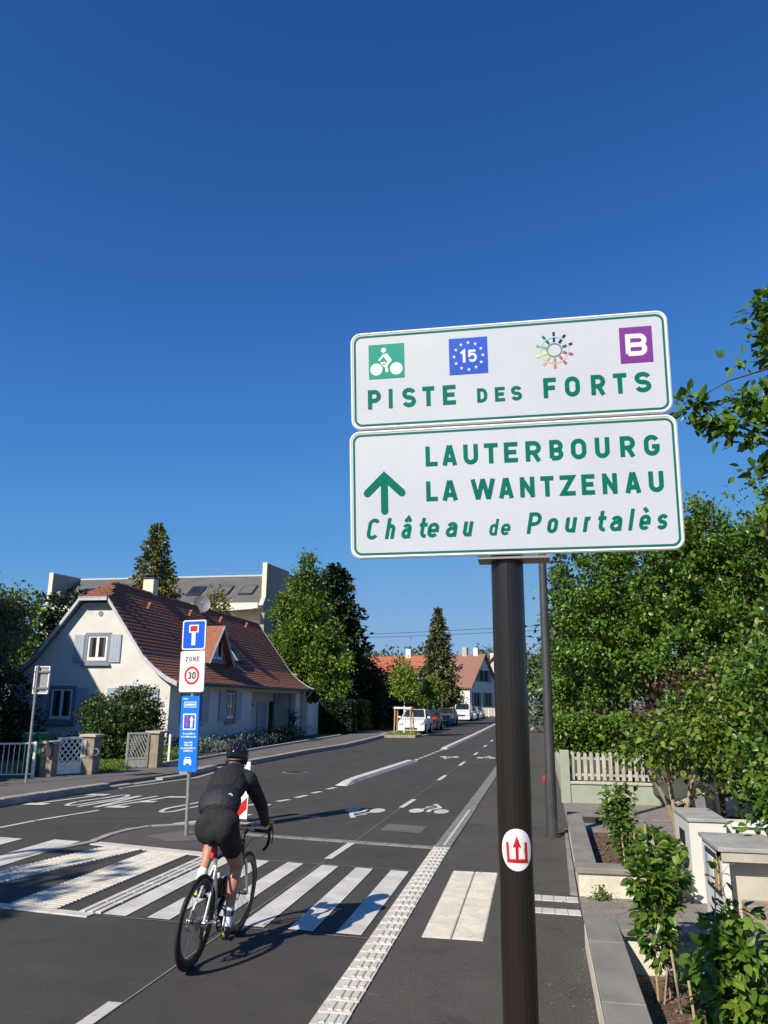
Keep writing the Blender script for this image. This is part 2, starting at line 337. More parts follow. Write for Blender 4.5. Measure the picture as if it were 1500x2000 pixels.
# ------------------------------------------------------------------ leaves and trees
T_SMALL = (np.array([(0, 0, 0), (0.33, 0.5, 0.10), (0, 1, -0.05), (-0.33, 0.5, 0.10)]), np.array([(0, 1, 2), (0, 2, 3)]))
T_LARGE = (np.array([(0, 0, 0), (0.24, 0.22, 0.05), (0.30, 0.52, 0.06), (0.17, 0.82, 0.0), (0, 1.05, -0.10), (-0.17, 0.82, 0.0), (-0.30, 0.52, 0.06), (-0.24, 0.22, 0.05), (0, 0.5, -0.02)]),
           np.array([(0, 1, 8), (1, 2, 8), (2, 3, 8), (3, 4, 8), (4, 5, 8), (5, 6, 8), (6, 7, 8), (7, 0, 8)]))
T_NEEDLE = (np.array([(0, 0, 0), (0.14, 0.5, 0.05), (0, 1, 0), (-0.14, 0.5, 0.05)]), np.array([(0, 1, 2), (0, 2, 3)]))
def frames(n, dirs, g, up=0.6):
    d = dirs / np.maximum(np.linalg.norm(dirs, axis=1, keepdims=True), 1e-6)
    r = g.normal(size=(n, 3)) + np.array([0, 0, up * 2])
    x = np.cross(d, r); x /= np.maximum(np.linalg.norm(x, axis=1, keepdims=True), 1e-6)
    return x, d, np.cross(x, d)
def leaf_mesh(name, P, dirs, size, mt, tpl=T_SMALL, g=rng, up=0.6):
    n = len(P); x, y, z = frames(n, dirs, g, up); tv, tf = tpl; k = len(tv)
    s = size[:, None, None] if hasattr(size, 'shape') else size
    V = (x[:, None, :] * tv[None, :, 0:1] + y[:, None, :] * tv[None, :, 1:2] + z[:, None, :] * tv[None, :, 2:3]) * s + P[:, None, :]
    F = tf[None] + (np.arange(n) * k)[:, None, None]
    return mesh_np(name, V.reshape(-1, 3), F.reshape(-1, tf.shape[1]), mt)
def sphere_dirs(n, g): 
    v = g.normal(size=(n, 3)); return v / np.linalg.norm(v, axis=1, keepdims=True)
def crown(ells, nclump, per, sig, g, surf=0.45, droop=0.0):
    """leaf positions gathered in clumps through ellipsoids (cx,cy,cz,rx,ry,rz)"""
    E_ = np.array(ells, float); vol = E_[:, 3] * E_[:, 4] * E_[:, 5]; idx = g.choice(len(E_), nclump, p=vol / vol.sum())
    d = sphere_dirs(nclump, g); rr = g.random(nclump) ** surf
    C = E_[idx, :3] + d * E_[idx, 3:6] * rr[:, None]
    k = (g.random(nclump) * 1.3 + 0.35) ; cnt = np.maximum((per * k).astype(int), 3)
    own = np.repeat(np.arange(nclump), cnt); n = len(own)
    sg = sig * (0.6 + 0.8 * g.random(nclump))[own][:, None]
    P = C[own] + g.normal(size=(n, 3)) * sg * np.array([1, 1, 0.75])
    out = (P - E_[idx[own], :3]) / E_[idx[own], 3:6]
    D = out * 0.9 + g.normal(size=(n, 3)) * 0.75 + np.array([0, 0, -0.15 - droop])
    return C, P, D
def limb(a, b, r0, r1, g, mb, n=6, k=4, wob=0.06):
    a, b = Vector(a), Vector(b); L = (b - a).length; pts = []
    for i in range(k + 1):
        t = i / k; p = a.lerp(b, t); p.z += math.sin(t * math.pi) * L * 0.05
        if 0 < i < k: p += Vector(g.normal(size=3) * wob * L * 0.5)
        pts.append(p)
    mb.tube(pts, [r0 + (r1 - r0) * i / k for i in range(k + 1)], n)
def tree(name, label, cat, base, top, ells, leaf, nclump, per, sig, size, r0=0.15, limbs=14, bark='bark', tpl=T_SMALL, seed=1, group=None, droop=0.0, surf=0.45, up=0.6, split=None):
    g = np.random.default_rng(seed); t = thing(name, label, cat, base, group=group)
    C, P, D = crown(ells, nclump, per, sig, g, surf, droop)
    keep = P[:, 2] > base[2] + 0.03; P, D = P[keep], D[keep]
    me = leaf_mesh('crown', P, D, size * (0.5 + 0.95 * g.random(len(P))), leaf, tpl, g, up)
    o = link('crown', me, t); o.matrix_parent_inverse = t.matrix_basis.inverted()
    mb = MB(); b, tp = Vector(base), Vector(top)
    k = 8; pts = [b.lerp(tp, i / k) + Vector((g.normal() * 0.02, g.normal() * 0.02, 0)) * (tp - b).length * 0.5 * (i > 0) for i in range(k + 1)]
    mb.tube(pts, [r0 * (1.25 if i == 0 else 1 - 0.8 * i / k) for i in range(k + 1)], 9)
    pick = g.choice(len(C), min(limbs, len(C)), replace=False); main = []
    for i in pick[:9]:                                   # main boughs leave the trunk
        c = C[i]; q_ = min(max((c[2] - b.z) / max(tp.z - b.z, 0.1) * 0.75, 0.25), 0.9); a = b.lerp(tp, q_)
        limb(a, c, r0 * (1 - q_) * 0.55 + 0.012, 0.008, g, mb, 5); main.append((Vector(a), Vector(c)))
    for i in pick[9:]:                                   # twigs leave the nearest bough
        c = Vector(C[i]); a, e = min(main, key=lambda m_: min((m_[0].lerp(m_[1], k_) - c).length for k_ in (.4, .6, .8, 1)))
        k_ = min((.35, .5, .65, .8, .95), key=lambda k: (a.lerp(e, k) - c).length + k * .05)
        limb(a.lerp(e, k_), c, min(r0 * .18 + .003, .03), 0.003, g, mb, 4, 3)
    build('trunk', mb, bark, t, smooth=True)
    return t
def hedge_leaves(name, box, n, size, leaf, parent, g, top_only=False):
    x0, x1, y0, y1, z0, z1 = box; P = []; D = []
    areas = [((x1 - x0) * (z1 - z0), 0), ((x1 - x0) * (z1 - z0), 1), ((y1 - y0) * (z1 - z0), 2), ((y1 - y0) * (z1 - z0), 3), ((x1 - x0) * (y1 - y0), 4)]
    tot = sum(a for a, _ in areas)
    for a, s in areas:
        m = int(n * a / tot); u, v = g.random(m), g.random(m); dep = np.abs(g.normal(size=m)) * 0.05 - 0.05
        X, Y, Z = x0 + u * (x1 - x0), y0 + u * (y1 - y0), z0 + v * (z1 - z0)
        if s == 0: p = np.stack([X, y0 + dep, Z], 1); d = (0, -1, 0.2)
        elif s == 1: p = np.stack([X, y1 - dep, Z], 1); d = (0, 1, 0.2)
        elif s == 2: p = np.stack([x0 + dep, Y, Z], 1); d = (-1, 0, 0.2)
        elif s == 3: p = np.stack([x1 - dep, Y, Z], 1); d = (1, 0, 0.2)
        else: p = np.stack([X, y0 + v * (y1 - y0), z1 - dep], 1); d = (0, 0, 1)
        P.append(p); D.append(np.array(d)[None] * 0.6 + g.normal(size=(m, 3)) * 0.7)
    P = np.concatenate(P); D = np.concatenate(D)
    P += 0.05 * np.sin(P[:, [1, 2, 0]] * 7.3) 
    o = link(name, leaf_mesh(name, P, D, size * (0.7 + 0.6 * g.random(len(P))), leaf, T_SMALL, g), parent)
    o.matrix_parent_inverse = parent.matrix_basis.inverted(); return o
def hedge(name, label, cat, box, n, size, leaf, seed, group=None):
    g = np.random.default_rng(seed); x0, x1, y0, y1, z0, z1 = box
    t = thing(name, label, cat, ((x0 + x1) / 2, y0, z0), group=group)
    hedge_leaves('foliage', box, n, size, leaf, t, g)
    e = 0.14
    mb = MB()                                     # stems and a core of dark leaves, inner shade put into their colour
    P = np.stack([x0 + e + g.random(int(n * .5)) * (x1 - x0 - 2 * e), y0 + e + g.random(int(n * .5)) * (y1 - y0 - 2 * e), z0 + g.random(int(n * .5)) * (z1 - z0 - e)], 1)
    o = link('shade_core', leaf_mesh('shade_core', P, g.normal(size=P.shape), size * 1.6 * np.ones(len(P)), 'leaf_dark', T_SMALL, g), t)
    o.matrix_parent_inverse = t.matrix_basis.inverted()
    for i in range(max(2, int((y1 - y0 + x1 - x0) / 1.2))):
        x = x0 + e + g.random() * max(x1 - x0 - 2 * e, 0.01); y = y0 + e + g.random() * max(y1 - y0 - 2 * e, 0.01)
        mb.tube([(x, y, z0 - 0.05), (x + g.normal() * 0.05, y, z0 + (z1 - z0) * 0.8)], [0.02, 0.008], 5)
    build('stems', mb, 'bark', t)
    return t

# ------------------------------------------------------------------ stroke lettering (monoline)
def arc(cx, cy, rx, ry, a0, a1, n=14): return [(cx + rx * math.cos(R(a0 + (a1 - a0) * i / n)), cy + ry * math.sin(R(a0 + (a1 - a0) * i / n))) for i in range(n + 1)]
def glyph(ch, W, H, t):
    """centre lines of a letter W wide and H high, stroke t"""
    h = t / 2; x0, x1, y0, y1 = h, W - h, h, H - h; m = (x0 + x1) / 2; rx = (x1 - x0) / 2
    X = H * 0.70; xm = X - h                                    # x-height for lower case
    if ch == 'L': return [[(x0, H), (x0, y0), (W, y0)]]
    if ch == 'A': return [[(x0, 0), (m - t * .10, H)], [(x1, 0), (m + t * .10, H)], [(x0 + W * .16, H * .28), (x1 - W * .16, H * .28)]]
    if ch == 'U': return [[(x0, H)] + arc(m, y0 + rx, rx, rx, 180, 360) + [(x1, H)]]
    if ch == 'T': return [[(0, y1), (W, y1)], [(m, y1), (m, 0)]]
    if ch == 'I': return [[(m, 0), (m, H)]]
    if ch == 'E': return [[(W, y1), (x0, y1), (x0, y0), (W, y0)], [(x0, H * .51), (W * .9, H * .51)]]
    if ch == 'F': return [[(W, y1), (x0, y1), (x0, 0)], [(x0, H * .5), (W * .9, H * .5)]]
    if ch in 'PR':
        r = H * .255 - h * .25; cy = y1 - r
        s = [[(x0, 0), (x0, y1), (x1 - r, y1)] + arc(x1 - r, cy, r, r, 90, -90) + [(x0 + h, cy - r)]]
        if ch == 'R': s.append([(m * 1.02, cy - r), (x1, 0)])
        return s
    if ch == 'B':
        r = (y1 - y0) / 4
        return [[(x0, 0 + h), (x0, y1), (x1 - r * 1.05, y1)] + arc(x1 - r * 1.05, y1 - r, r, r, 90, -90) + [(x0 + h, y0 + 2 * r)],
                [(x0, y0), (x1 - r, y0)] + arc(x1 - r, y0 + r, r, r, -90, 90) + [(x1 - r * 1.3, y0 + 2 * r)]]
    if ch == 'D': 
        r = min(rx * 1.3, (y1 - y0) / 2)
        return [[(x0, y0), (x0, y1), (x1 - r, y1)] + arc(x1 - r, y1 - r, r, r, 90, 0) + arc(x1 - r, y0 + r, r, r, 0, -90) + [(x0 - h, y0)]]
    if ch in 'O0': return [arc(m, y0 + rx, rx, rx, 180, 360) + arc(m, y1 - rx, rx, rx, 0, 180) + [(x0, y0 + rx * .8)]]
    if ch == 'C': return [arc(m, y1 - rx, rx, rx, 25, 180) + arc(m, y0 + rx, rx, rx, 180, 335)]
    if ch == 'G': return [arc(m, y1 - rx, rx, rx, 28, 180) + arc(m, y0 + rx, rx, rx, 180, 355) + [(x1, H * .44), (m * 1.02, H * .44)]]
    if ch == 'S':
        r = (y1 - y0) / 4
        return [arc(m, y1 - r, rx, r, 18, 255, 16) + arc(m, y0 + r, rx, r, 75, -162, 16)]
    if ch == 'N': return [[(x0, 0), (x0, H)], [(x0, H - h), (x1, h)], [(x1, 0), (x1, H)]]
    if ch == 'W': return [[(x0 - h * .2, H), (W * .28, 0)], [(W * .28, 0), (m, H)], [(m, H), (W * .72, 0)], [(W * .72, 0), (x1 + h * .2, H)]]
    if ch == 'Z': return [[(0, y1), (x1 - h * .2, y1), (x0 + h * .2, y0), (W, y0)]]
    if ch == 'h': return [[(x0, 0), (x0, H)], [(x0, X * .55)] + arc(m, xm - rx, rx, rx, 160, 0) + [(x1, 0)]]
    if ch in 'aâ':
        s = [arc(m, xm - rx * .95, rx, rx * .95, 155, 0) + [(x1, 0)], [(x1, X * .62)] + arc(m * .98, y0 + X * .22, rx * .98, X * .235, 88, 330)]
        if ch == 'â': s.append([(m - W * .28, H * .80), (m, H * .98), (m + W * .28, H * .80)])
        return s
    if ch == 't': return [[(W * .42, H * .95), (W * .42, y0 + t)] + arc(W * .42 + t, y0 + t, t, t, 180, 285), [(0, X - h), (W, X - h)]]
    if ch in 'eè':
        s = [[(x0, X * .47), (x1, X * .47)] + arc(m, xm - rx, rx, rx, 0, 180) + arc(m, y0 + rx, rx, rx, 180, 325)]
        if ch == 'è': s.append([(m - W * .22, H * 1.02), (m + W * .10, H * .82)])
        return s
    if ch == 'u': return [[(x0, X)] + arc(m, y0 + rx, rx, rx, 180, 345) , [(x1, X), (x1, 0)]]
    if ch == 'd': return [[(x1, 0), (x1, H)], arc(m, xm - rx, rx, rx, 10, 180) + arc(m, y0 + rx, rx, rx, 180, 350)]
    if ch == 'o': return [arc(m, y0 + rx, rx, rx, 180, 360) + arc(m, xm - rx, rx, rx, 0, 180) + [(x0, y0 + rx * .8)]]
    if ch == 'r': return [[(x0, 0), (x0, X)], [(x0, X * .5)] + arc(x0 + rx * 1.7, xm - rx * 1.7, rx * 1.7, rx * 1.7, 165, 68)]
    if ch == 'l': return [[(m, 0), (m, H)]]
    if ch == 's':
        r = (xm - y0) / 4
        return [arc(m, xm - r, rx, r, 18, 255, 14) + arc(m, y0 + r, rx, r, 75, -162, 14)]
    if ch == '3':
        r = (y1 - y0) / 4
        return [arc(m, y1 - r, rx, r, 150, -90) , arc(m, y0 + r, rx, r, 90, -150)]
    if ch == '1': return [[(W * .15, H * .74), (W * .62, y1 + h * .4), (W * .62, 0)]]
    if ch == '5':
        r = H * .30
        return [[(x1, y1), (x0 + h * .3, y1), (x0, H * .52)] + arc(m * .98, y0 + r - h * .2, rx, r - h * .2, 125, -150)]
    return []
def stroke(mb, pts, t, fn, k):
    """ribbon of width t along pts (2-D); fn maps (u, v, layer) to 3-D"""
    q = [pts[0]]
    for p in pts[1:]:
        if math.hypot(p[0] - q[-1][0], p[1] - q[-1][1]) > 1e-5: q.append(p)
    n = len(q); Ls, Rs = [], []
    for i in range(n):
        def nrm(a, b):
            dx, dy = b[0] - a[0], b[1] - a[1]; L = math.hypot(dx, dy); return (-dy / L, dx / L)
        n1 = nrm(q[max(i - 1, 0)], q[max(i, 1)]); n2 = nrm(q[min(i, n - 2)], q[min(i + 1, n - 1)])
        mx, my = n1[0] + n2[0], n1[1] + n2[1]; L = math.hypot(mx, my) or 1; mx /= L; my /= L
        c = max(mx * n1[0] + my * n1[1], 0.5); w_ = t / 2 / c
        Ls.append(fn(q[i][0] + mx * w_, q[i][1] + my * w_, k)); Rs.append(fn(q[i][0] - mx * w_, q[i][1] - my * w_, k))
    mb.add(Ls + Rs, [(n + i, n + i + 1, i + 1, i) for i in range(n - 1)])
def write(mb, ch, u0, u1, v0, H, t, fn, slant=0.0):
    for k, s in enumerate(glyph(ch, max(u1 - u0 - slant * H * (0.6 if ch.islower() and ch not in 'hdltâè' else 0.75), (0.36 if ch == 't' else 0.16) * H), H, t)):
        stroke(mb, s, t, lambda a, b, kk: fn(u0 + a + slant * b, v0 + b, kk), k)

# ================================================================== GROUND
Y0, Y1 = -12.0, 420.0
struct('ground', MB().flat([(-700, -300), (700, -300), (700, 1500), (-700, 1500)], -0.16), 'grass')
# left kerb line, road side (x, y)
LK = [(-10.9, Y0), (-10.15, 11.5), (-10.03, 13.9), (-9.75, 16.2), (-9.5, 18.0), (-9.16, 20.2), (-9.33, 22.6), (-9.05, 24.3), (-8.81, 30.6), (-8.42, 35.2), (-8.45, 38.3), (-8.64, 45.0), (-8.85, 46.8)]
LKF = LK + [(-9.1, 52), (-9.2, 70), (-9.0, 100), (-8.6, 160), (-8.0, Y1)]
road = [p for p in LKF] + [(-1.2, Y1), (-1.25, 26), (-1.25, Y0)]
struct('road', MB().flat(road[::-1], 0.0), 'asphalt')
struct('pavement', MB().flat([(-1.35, Y0), (0.9, Y0), (0.62, 3), (0.50, 5.7), (0.50, 7.61), (0.365, 7.615), (0.385, 9.18), (0.50, 9.2), (0.52, 13.0), (0.52, 17.6), (0.70, 38), (0.70, 60), (0.9, 120), (1.6, Y1), (-1.35, Y1)], 0.004), 'asphalt_walk')
# left pavement behind the kerb, raised 0.13
FEN = [(-15.2, Y0), (-13.6, 15.5), (-12.1, 18.1), (-11.05, 21.4), (-11.15, 24), (-11.1, 30), (-10.9, 44), (-10.9, 70), (-10.9, 160), (-10.4, Y1)]
mb = MB(); inner = [(x - 0.24, y) for x, y in LKF]
poly = inner + FEN[::-1]
mb.prism(poly[::-1], -0.12, 0.128); struct('left_pavement', mb, 'asphalt_left')
# garden of the white house and all ground left of the fence line
struct('garden_lawn', MB().prism([(-90, Y0)] + FEN + [(-90, Y1)], -0.12, 0.10), 'grass')
# granite kerb stones, each about a metre long
kerb = struct_root('left_kerb', (-10.03, 13.9, 0))
def along(pl, step, y_lo, y_hi):
    out = []; 
    for (x0, y0), (x1, y1) in zip(pl[:-1], pl[1:]):
        L = math.hypot(x1 - x0, y1 - y0); n = max(1, round(L / step))
        for i in range(n):
            a, b = i / n, (i + 1) / n
            p, q = (x0 + (x1 - x0) * a, y0 + (y1 - y0) * a), (x0 + (x1 - x0) * b, y0 + (y1 - y0) * b)
            if q[1] > y_lo and p[1] < y_hi: out.append((p, q))
    return out
def stone(p, q, w0, w1, z0, z1, gap=0.006, b=0.012):
    d = Vector((q[0] - p[0], q[1] - p[1])).normalized(); n = Vector((-d.y, d.x))
    A, B = Vector(p) + d * gap, Vector(q) - d * gap
    c = [A + n * w0, B + n * w0, B + n * w1, A + n * w1]
    ci = [A + n * (w0 + b) + d * b, B + n * (w0 + b) - d * b, B + n * (w1 - b) - d * b, A + n * (w1 - b) + d * b]
    if w1 < w0: ci = [A + n * (w0 - b) + d * b, B + n * (w0 - b) - d * b, B + n * (w1 + b) - d * b, A + n * (w1 + b) + d * b]
    v = [(*k, z0) for k in c] + [(*k, z1 - b) for k in c] + [(*k, z1) for k in ci]
    f = [(4, 5, 1, 0), (5, 6, 2, 1), (6, 7, 3, 2), (7, 4, 0, 3), (8, 9, 5, 4), (9, 10, 6, 5), (10, 11, 7, 6), (11, 8, 4, 7), (11, 10, 9, 8)]
    if w1 < w0: f = [t[::-1] for t in f]
    return v, f
def ktop(y):
    if y < 16.6: return 0.15
    if y < 17.8: return 0.15 - 0.11 * (y - 16.6) / 1.2
    if y < 19.2: return 0.04
    if y < 20.2: return 0.04 + 0.11 * (y - 19.2)
    if 22.0 < y < 24.4: return 0.06
    return 0.15
for p, q in along(LKF[:-1], 1.0, 4, 110):
    zt = ktop((p[1] + q[1]) / 2) - random.random() * 0.004
    build('kerb_stone', MB().add(*stone(p, q, 0, 0.24, -0.1, zt)), 'kerb', kerb)
# pale gutter line at the foot of the kerb
mb = MB()
for p, q in along([(-9.64, 17.4), (-9.36, 18.45), (-9.0, 20.2), (-9.2, 22.5), (-8.93, 24.3)], 0.8, 0, 60):
    v, f = stone(p, q, 0.0, -0.16, 0.001, 0.012, 0.004, 0.003); mb.add(v, f)
struct('gutter_stones', mb, 'kerb')

# white textured kerb strip between cycle path and footway: blocks with three files of raised bars
ts = struct_root('tactile_kerb_strip', (-1.36, 5.4, 0))
struct('strip_bed', MB().box(-1.485, -1.25, 3.6, 11.62, -0.05, 0.006), 'kerb_grey', ts)
y = 3.6; k = 0
while y < 11.6:
    L = 0.215; mb = MB()
    xl, xr = -1.484 + random.uniform(-.001, .001), -1.254 + random.uniform(-.0015, .0015)
    wv = [random.uniform(-.003, .003) for _ in range(6)]
    n = 6; rows = []
    top = []
    for i in range(n):
        fx = i / (n - 1); x = xl + (xr - xl) * fx
        top.append((x, y + 0.006 + wv[i], y + L - 0.006 + wv[(i + 2) % 6]))
    v = [(x, a, 0.004) for x, a, b in top] + [(x, a + .006, 0.016) for x, a, b in top] + [(x, b - .006, 0.016) for x, a, b in top] + [(x, b, 0.004) for x, a, b in top]
    f = [(r * n + i, r * n + i + 1, (r + 1) * n + i + 1, (r + 1) * n + i) for r in range(3) for i in range(n - 1)]
    f += [(0, n, 2 * n, 3 * n), (n - 1, 4 * n - 1, 3 * n - 1, 2 * n - 1)]
    mb.add(v, f)
    build('tactile_block', mb, 'tactile', ts)
    y += L; k += 1
mb = MB(); y = 3.6
while y < 11.5:
    for cx in (-1.405, -1.345, -1.288):
        for dy in (0.03,):
            x = cx + random.uniform(-.003, .003); yy = y + dy + random.uniform(-.004, .004)
            mb.bbox(x - 0.019, x + 0.019, yy, yy + 0.15, 0.012, 0.0245, 0.006)
    # the wavy cast rim across each joint
    pts = [(-1.475 + 0.045 * i, y + 0.2 + random.uniform(-.012, .012), 0.014) for i in range(5)]
    mb.tube(pts + [(-1.262, y + 0.205, 0.014)], 0.009, 5)
    y += 0.215
o = build('raised_bars', mb, 'tactile', ts); o['kind'] = 'stuff'
# plain grey kerb continuing the strip
gk = struct_root('cycle_path_kerb', (-1.36, 11.7, 0))
kl = [(-1.475, 11.63), (-1.42, 16.0), (-1.34, 23.0), (-1.27, 30.0), (-1.27, 120.0)]
for p, q in along(kl, 1.0, 0, 122):
    wdt = 0.235 if p[1] < 16 else 0.22 if p[1] < 30 else 0.2
    build('kerb_stone', MB().add(*stone(p, q, 0, -wdt, -0.05, 0.020 + random.random() * .003, 0.005, 0.006)), 'kerb_grey', gk)
mb = MB()
for i in range(14):
    y = 11.75 + i * 0.28; mb.box(-1.36 + 0.004 * i, -1.325 + 0.004 * i, y, y + 0.24, 0.018, 0.027)
struct('kerb_white_bars', mb, 'tactile', gk)
# flush kerb across the cycle path
fk = struct_root('crossing_threshold', (-2.7, 11.8, 0))
for i in range(9):
    a, b = i / 9, (i + 1) / 9; p = (-4.45 + 2.97 * a, 12.09 - 0.43 * a); q = (-4.45 + 2.97 * b, 12.09 - 0.43 * b)
    build('kerb_stone', MB().add(*stone(p, q, -0.11, 0.05, -0.04, 0.012, 0.004, 0.004)), 'kerb_grey', fk)
# ribbed warning slabs on the footway
tw = struct_root('footway_warning_slabs', (-0.78, 8.7, 0))
for cx0, cx1 in ((-1.05, -0.792), (-0.784, -0.512)):
    for j in range(7):
        a = 7.355 + j * 0.396; b = a + 0.392
        mb = MB().bbox(cx0, cx1, a, b, -0.02, 0.010, 0.003)
        for r in range(13): mb.box(cx0 + .012, cx1 - .012, a + 0.012 + r * 0.0295, a + 0.026 + r * 0.0295, 0.009, 0.0145)
        build('ribbed_slab', mb, 'tactile', tw)
# two short rows of paving blocks across the footway
tr = struct_root('block_rows', (0.18, 8.75, 0))
for (a0, a1) in (((9.13, 9.1), (8.91, 8.87)), ((8.60, 8.57), (8.40, 8.36))):
    for i in range(5):
        x0 = -0.25 + i * 0.125; x1 = x0 + 0.121; s = (x0 + 0.25) / 0.625
        build('paving_block', MB().bbox(x0, min(x1, 0.372), a1[0] - .03 * s, a0[0] - .03 * s, -0.02, 0.012, 0.004), 'tactile', tr)
# traffic island between carriageway and cycle path
isl = [(-6.28, 10.95), (-6.36, 11.6), (-6.2, 12.35), (-5.69, 12.72), (-5.0, 13.05), (-4.55, 13.0), (-4.36, 12.1), (-4.40, 10.6)]
struct('island_surface', MB().flat(isl, 0.0045), 'asphalt_dark')
# ribbed slabs on the crossing refuge
rf = struct_root('refuge_warning_slabs', (-5.4, 9.0, 0))
def quad_slabs(name, c00, c10, c11, c01, nu, nv, ribs, parent):
    c = [Vector(p) for p in (c00, c10, c11, c01)]
    def pt(u, v): return c[0] * (1 - u) * (1 - v) + c[1] * u * (1 - v) + c[2] * u * v + c[3] * (1 - u) * v
    for i in range(nu):
        for j in range(nv):
            e = 0.012
            q = [pt((i + e) / nu, (j + e) / nv), pt((i + 1 - e) / nu, (j + e) / nv), pt((i + 1 - e) / nu, (j + 1 - e) / nv), pt((i + e) / nu, (j + 1 - e) / nv)]
            mb = MB().prism([tuple(p) for p in q], 0.0, 0.013)
            for r in range(ribs):
                t0, t1 = (r + 0.2) / ribs, (r + 0.62) / ribs
                a, b = q[0].lerp(q[3], t0), q[1].lerp(q[2], t0); a2, b2 = q[0].lerp(q[3], t1), q[1].lerp(q[2], t1)
                mb.prism([tuple(a), tuple(b), tuple(b2), tuple(a2)], 0.012, 0.019)
            build(name, mb, 'tactile', parent)
quad_slabs('ribbed_slab', (-5.24, 7.56), (-4.66, 7.46), (-4.60, 10.32), (-5.22, 10.46), 2, 7, 6, rf)
quad_slabs('ribbed_slab', (-6.62, 7.7), (-6.12, 7.6), (-5.36, 10.52), (-5.95, 10.64), 2, 7, 6, rf)
for a, b, wd in (((-7.2, 7.72), (-4.22, 7.36), 0.13), ((-6.25, 10.82), (-4.32, 10.40), 0.20)):
    mb = MB(); L = math.hypot(b[0] - a[0], b[1] - a[1]); n = int(L / 0.42)
    for i in range(n):
        p = (a[0] + (b[0] - a[0]) * i / n, a[1] + (b[1] - a[1]) * i / n); q = (a[0] + (b[0] - a[0]) * (i + 1) / n, a[1] + (b[1] - a[1]) * (i + 1) / n)
        build('edging_slab', MB().add(*stone(p, q, -wd / 2, wd / 2, 0, 0.013, 0.003, 0.003)), 'tactile', rf)
for off in (-0.085, 0.0, 0.085):                         # guide bars along the refuge edge
    mb = MB()
    for i in range(7):
        y = 7.45 + i * 0.40; x = -4.29 + off + 0.004 * i; mb.bbox(x - 0.03, x + 0.03, y, y + 0.39, 0.0, 0.017, 0.004)
    build('guide_bars', mb, 'tactile', rf)
# raised white separators between carriageway and cycle path
def separator(pl, w0, h):
    t = thing('lane_separator', 'long low raised white concrete separator ' + ('nearest the crossing' if pl[0][1] < 25 else 'running on into the distance'), 'lane separator', (*pl[0], 0), group='raised separators along the cycle path')
    n = len(pl)
    for i in range(n - 1):
        p, q = Vector(pl[i]), Vector(pl[i + 1]); d = (q - p).normalized(); m = Vector((-d.y, d.x)) * w0 / 2; c = m * 0.62
        g0 = d * 0.004; ha = 0.03 if i == 0 else h; hb = 0.03 if i == n - 2 else h
        v = [(*(p + g0 - m), 0), (*(q - g0 - m), 0), (*(q - g0 + m), 0), (*(p + g0 + m), 0), (*(p + g0 - c), ha), (*(q - g0 - c), hb), (*(q - g0 + c), hb), (*(p + g0 + c), ha)]
        build('separator_block', MB().add(v, [(0, 1, 5, 4), (1, 2, 6, 5), (2, 3, 7, 6), (3, 0, 4, 7), (4, 5, 6, 7)]), 'kerb_white', t)
def interp(ctrl, step):
    out = []; y = ctrl[0][1]
    while y < ctrl[-1][1]:
        for (xa, ya), (xb, yb) in zip(ctrl[:-1], ctrl[1:]):
            if ya <= y <= yb: out.append((xa + (xb - xa) * (y - ya) / (yb - ya), y)); break
        y += step
    out.append(ctrl[-1]); return out
separator([(-4.74, 19.35), (-4.70, 19.85)] + interp([(-4.70, 20.7), (-4.62, 22), (-4.42, 25), (-4.28, 27.4)], 0.9) + [(-4.26, 27.95)], 0.32, 0.075)
separator([(-4.02, 35.2), (-4.0, 35.8)] + interp([(-3.98, 37), (-3.85, 50), (-3.78, 78)], 2.0) + [(-3.78, 79)], 0.32, 0.075)

# ------------------------------------------------------------------ painted markings
ZP = 0.0085
def paint(name, polys, z=ZP, m='paint'):
    mb = MB()
    for p in polys:
        a = sum(p[i][0] * p[(i + 1) % len(p)][1] - p[(i + 1) % len(p)][0] * p[i][1] for i in range(len(p)))
        mb.flat(p if a > 0 else p[::-1], z)
    return struct(name, mb, m)
def line(p, q, w_):
    d = Vector((q[0] - p[0], q[1] - p[1])).normalized(); n = Vector((-d.y, d.x)) * w_ / 2
    return [(p[0] - n.x, p[1] - n.y), (q[0] - n.x, q[1] - n.y), (q[0] + n.x, q[1] + n.y), (p[0] + n.x, p[1] + n.y)]
zs = [(-4.14, -3.89, -4.12, -3.90), (-3.67, -3.43, -3.63, -3.42), (-3.20, -2.96, -3.17, -2.95), (-2.73, -2.49, -2.70, -2.48), (-2.26, -2.02, -2.25, -2.03), (-1.81, -1.575, -1.80, -1.575)]
for a, b, c, d in zs:
    paint('crossing_stripe', [[(a, 7.42 + (a + 4.1) * -0.05), (b, 7.41 + (b + 4.1) * -0.05), (d, 10.27 + (d + 4.1) * -0.12), (c, 10.28 + (c + 4.1) * -0.12)]])
for a, b in ((-7.92, -7.46), (-6.98, -6.53), (-8.86, -8.40), (-9.8, -9.34)):
    paint('crossing_stripe', [[(a + .04, 7.7), (b + .04, 7.7), (b, 10.9), (a, 10.95)]])
paint('thin_joint_lines', [line((-4.1, 7.38), (-1.5, 7.22), 0.018), line((-4.2, 10.33), (-1.5, 10.03), 0.018), line((-2.86, 3.0), (-2.73, 10.5), 0.014), line((-2.68, 11.75), (-2.36, 42), 0.016)], 0.0065, 'kerb_grey')
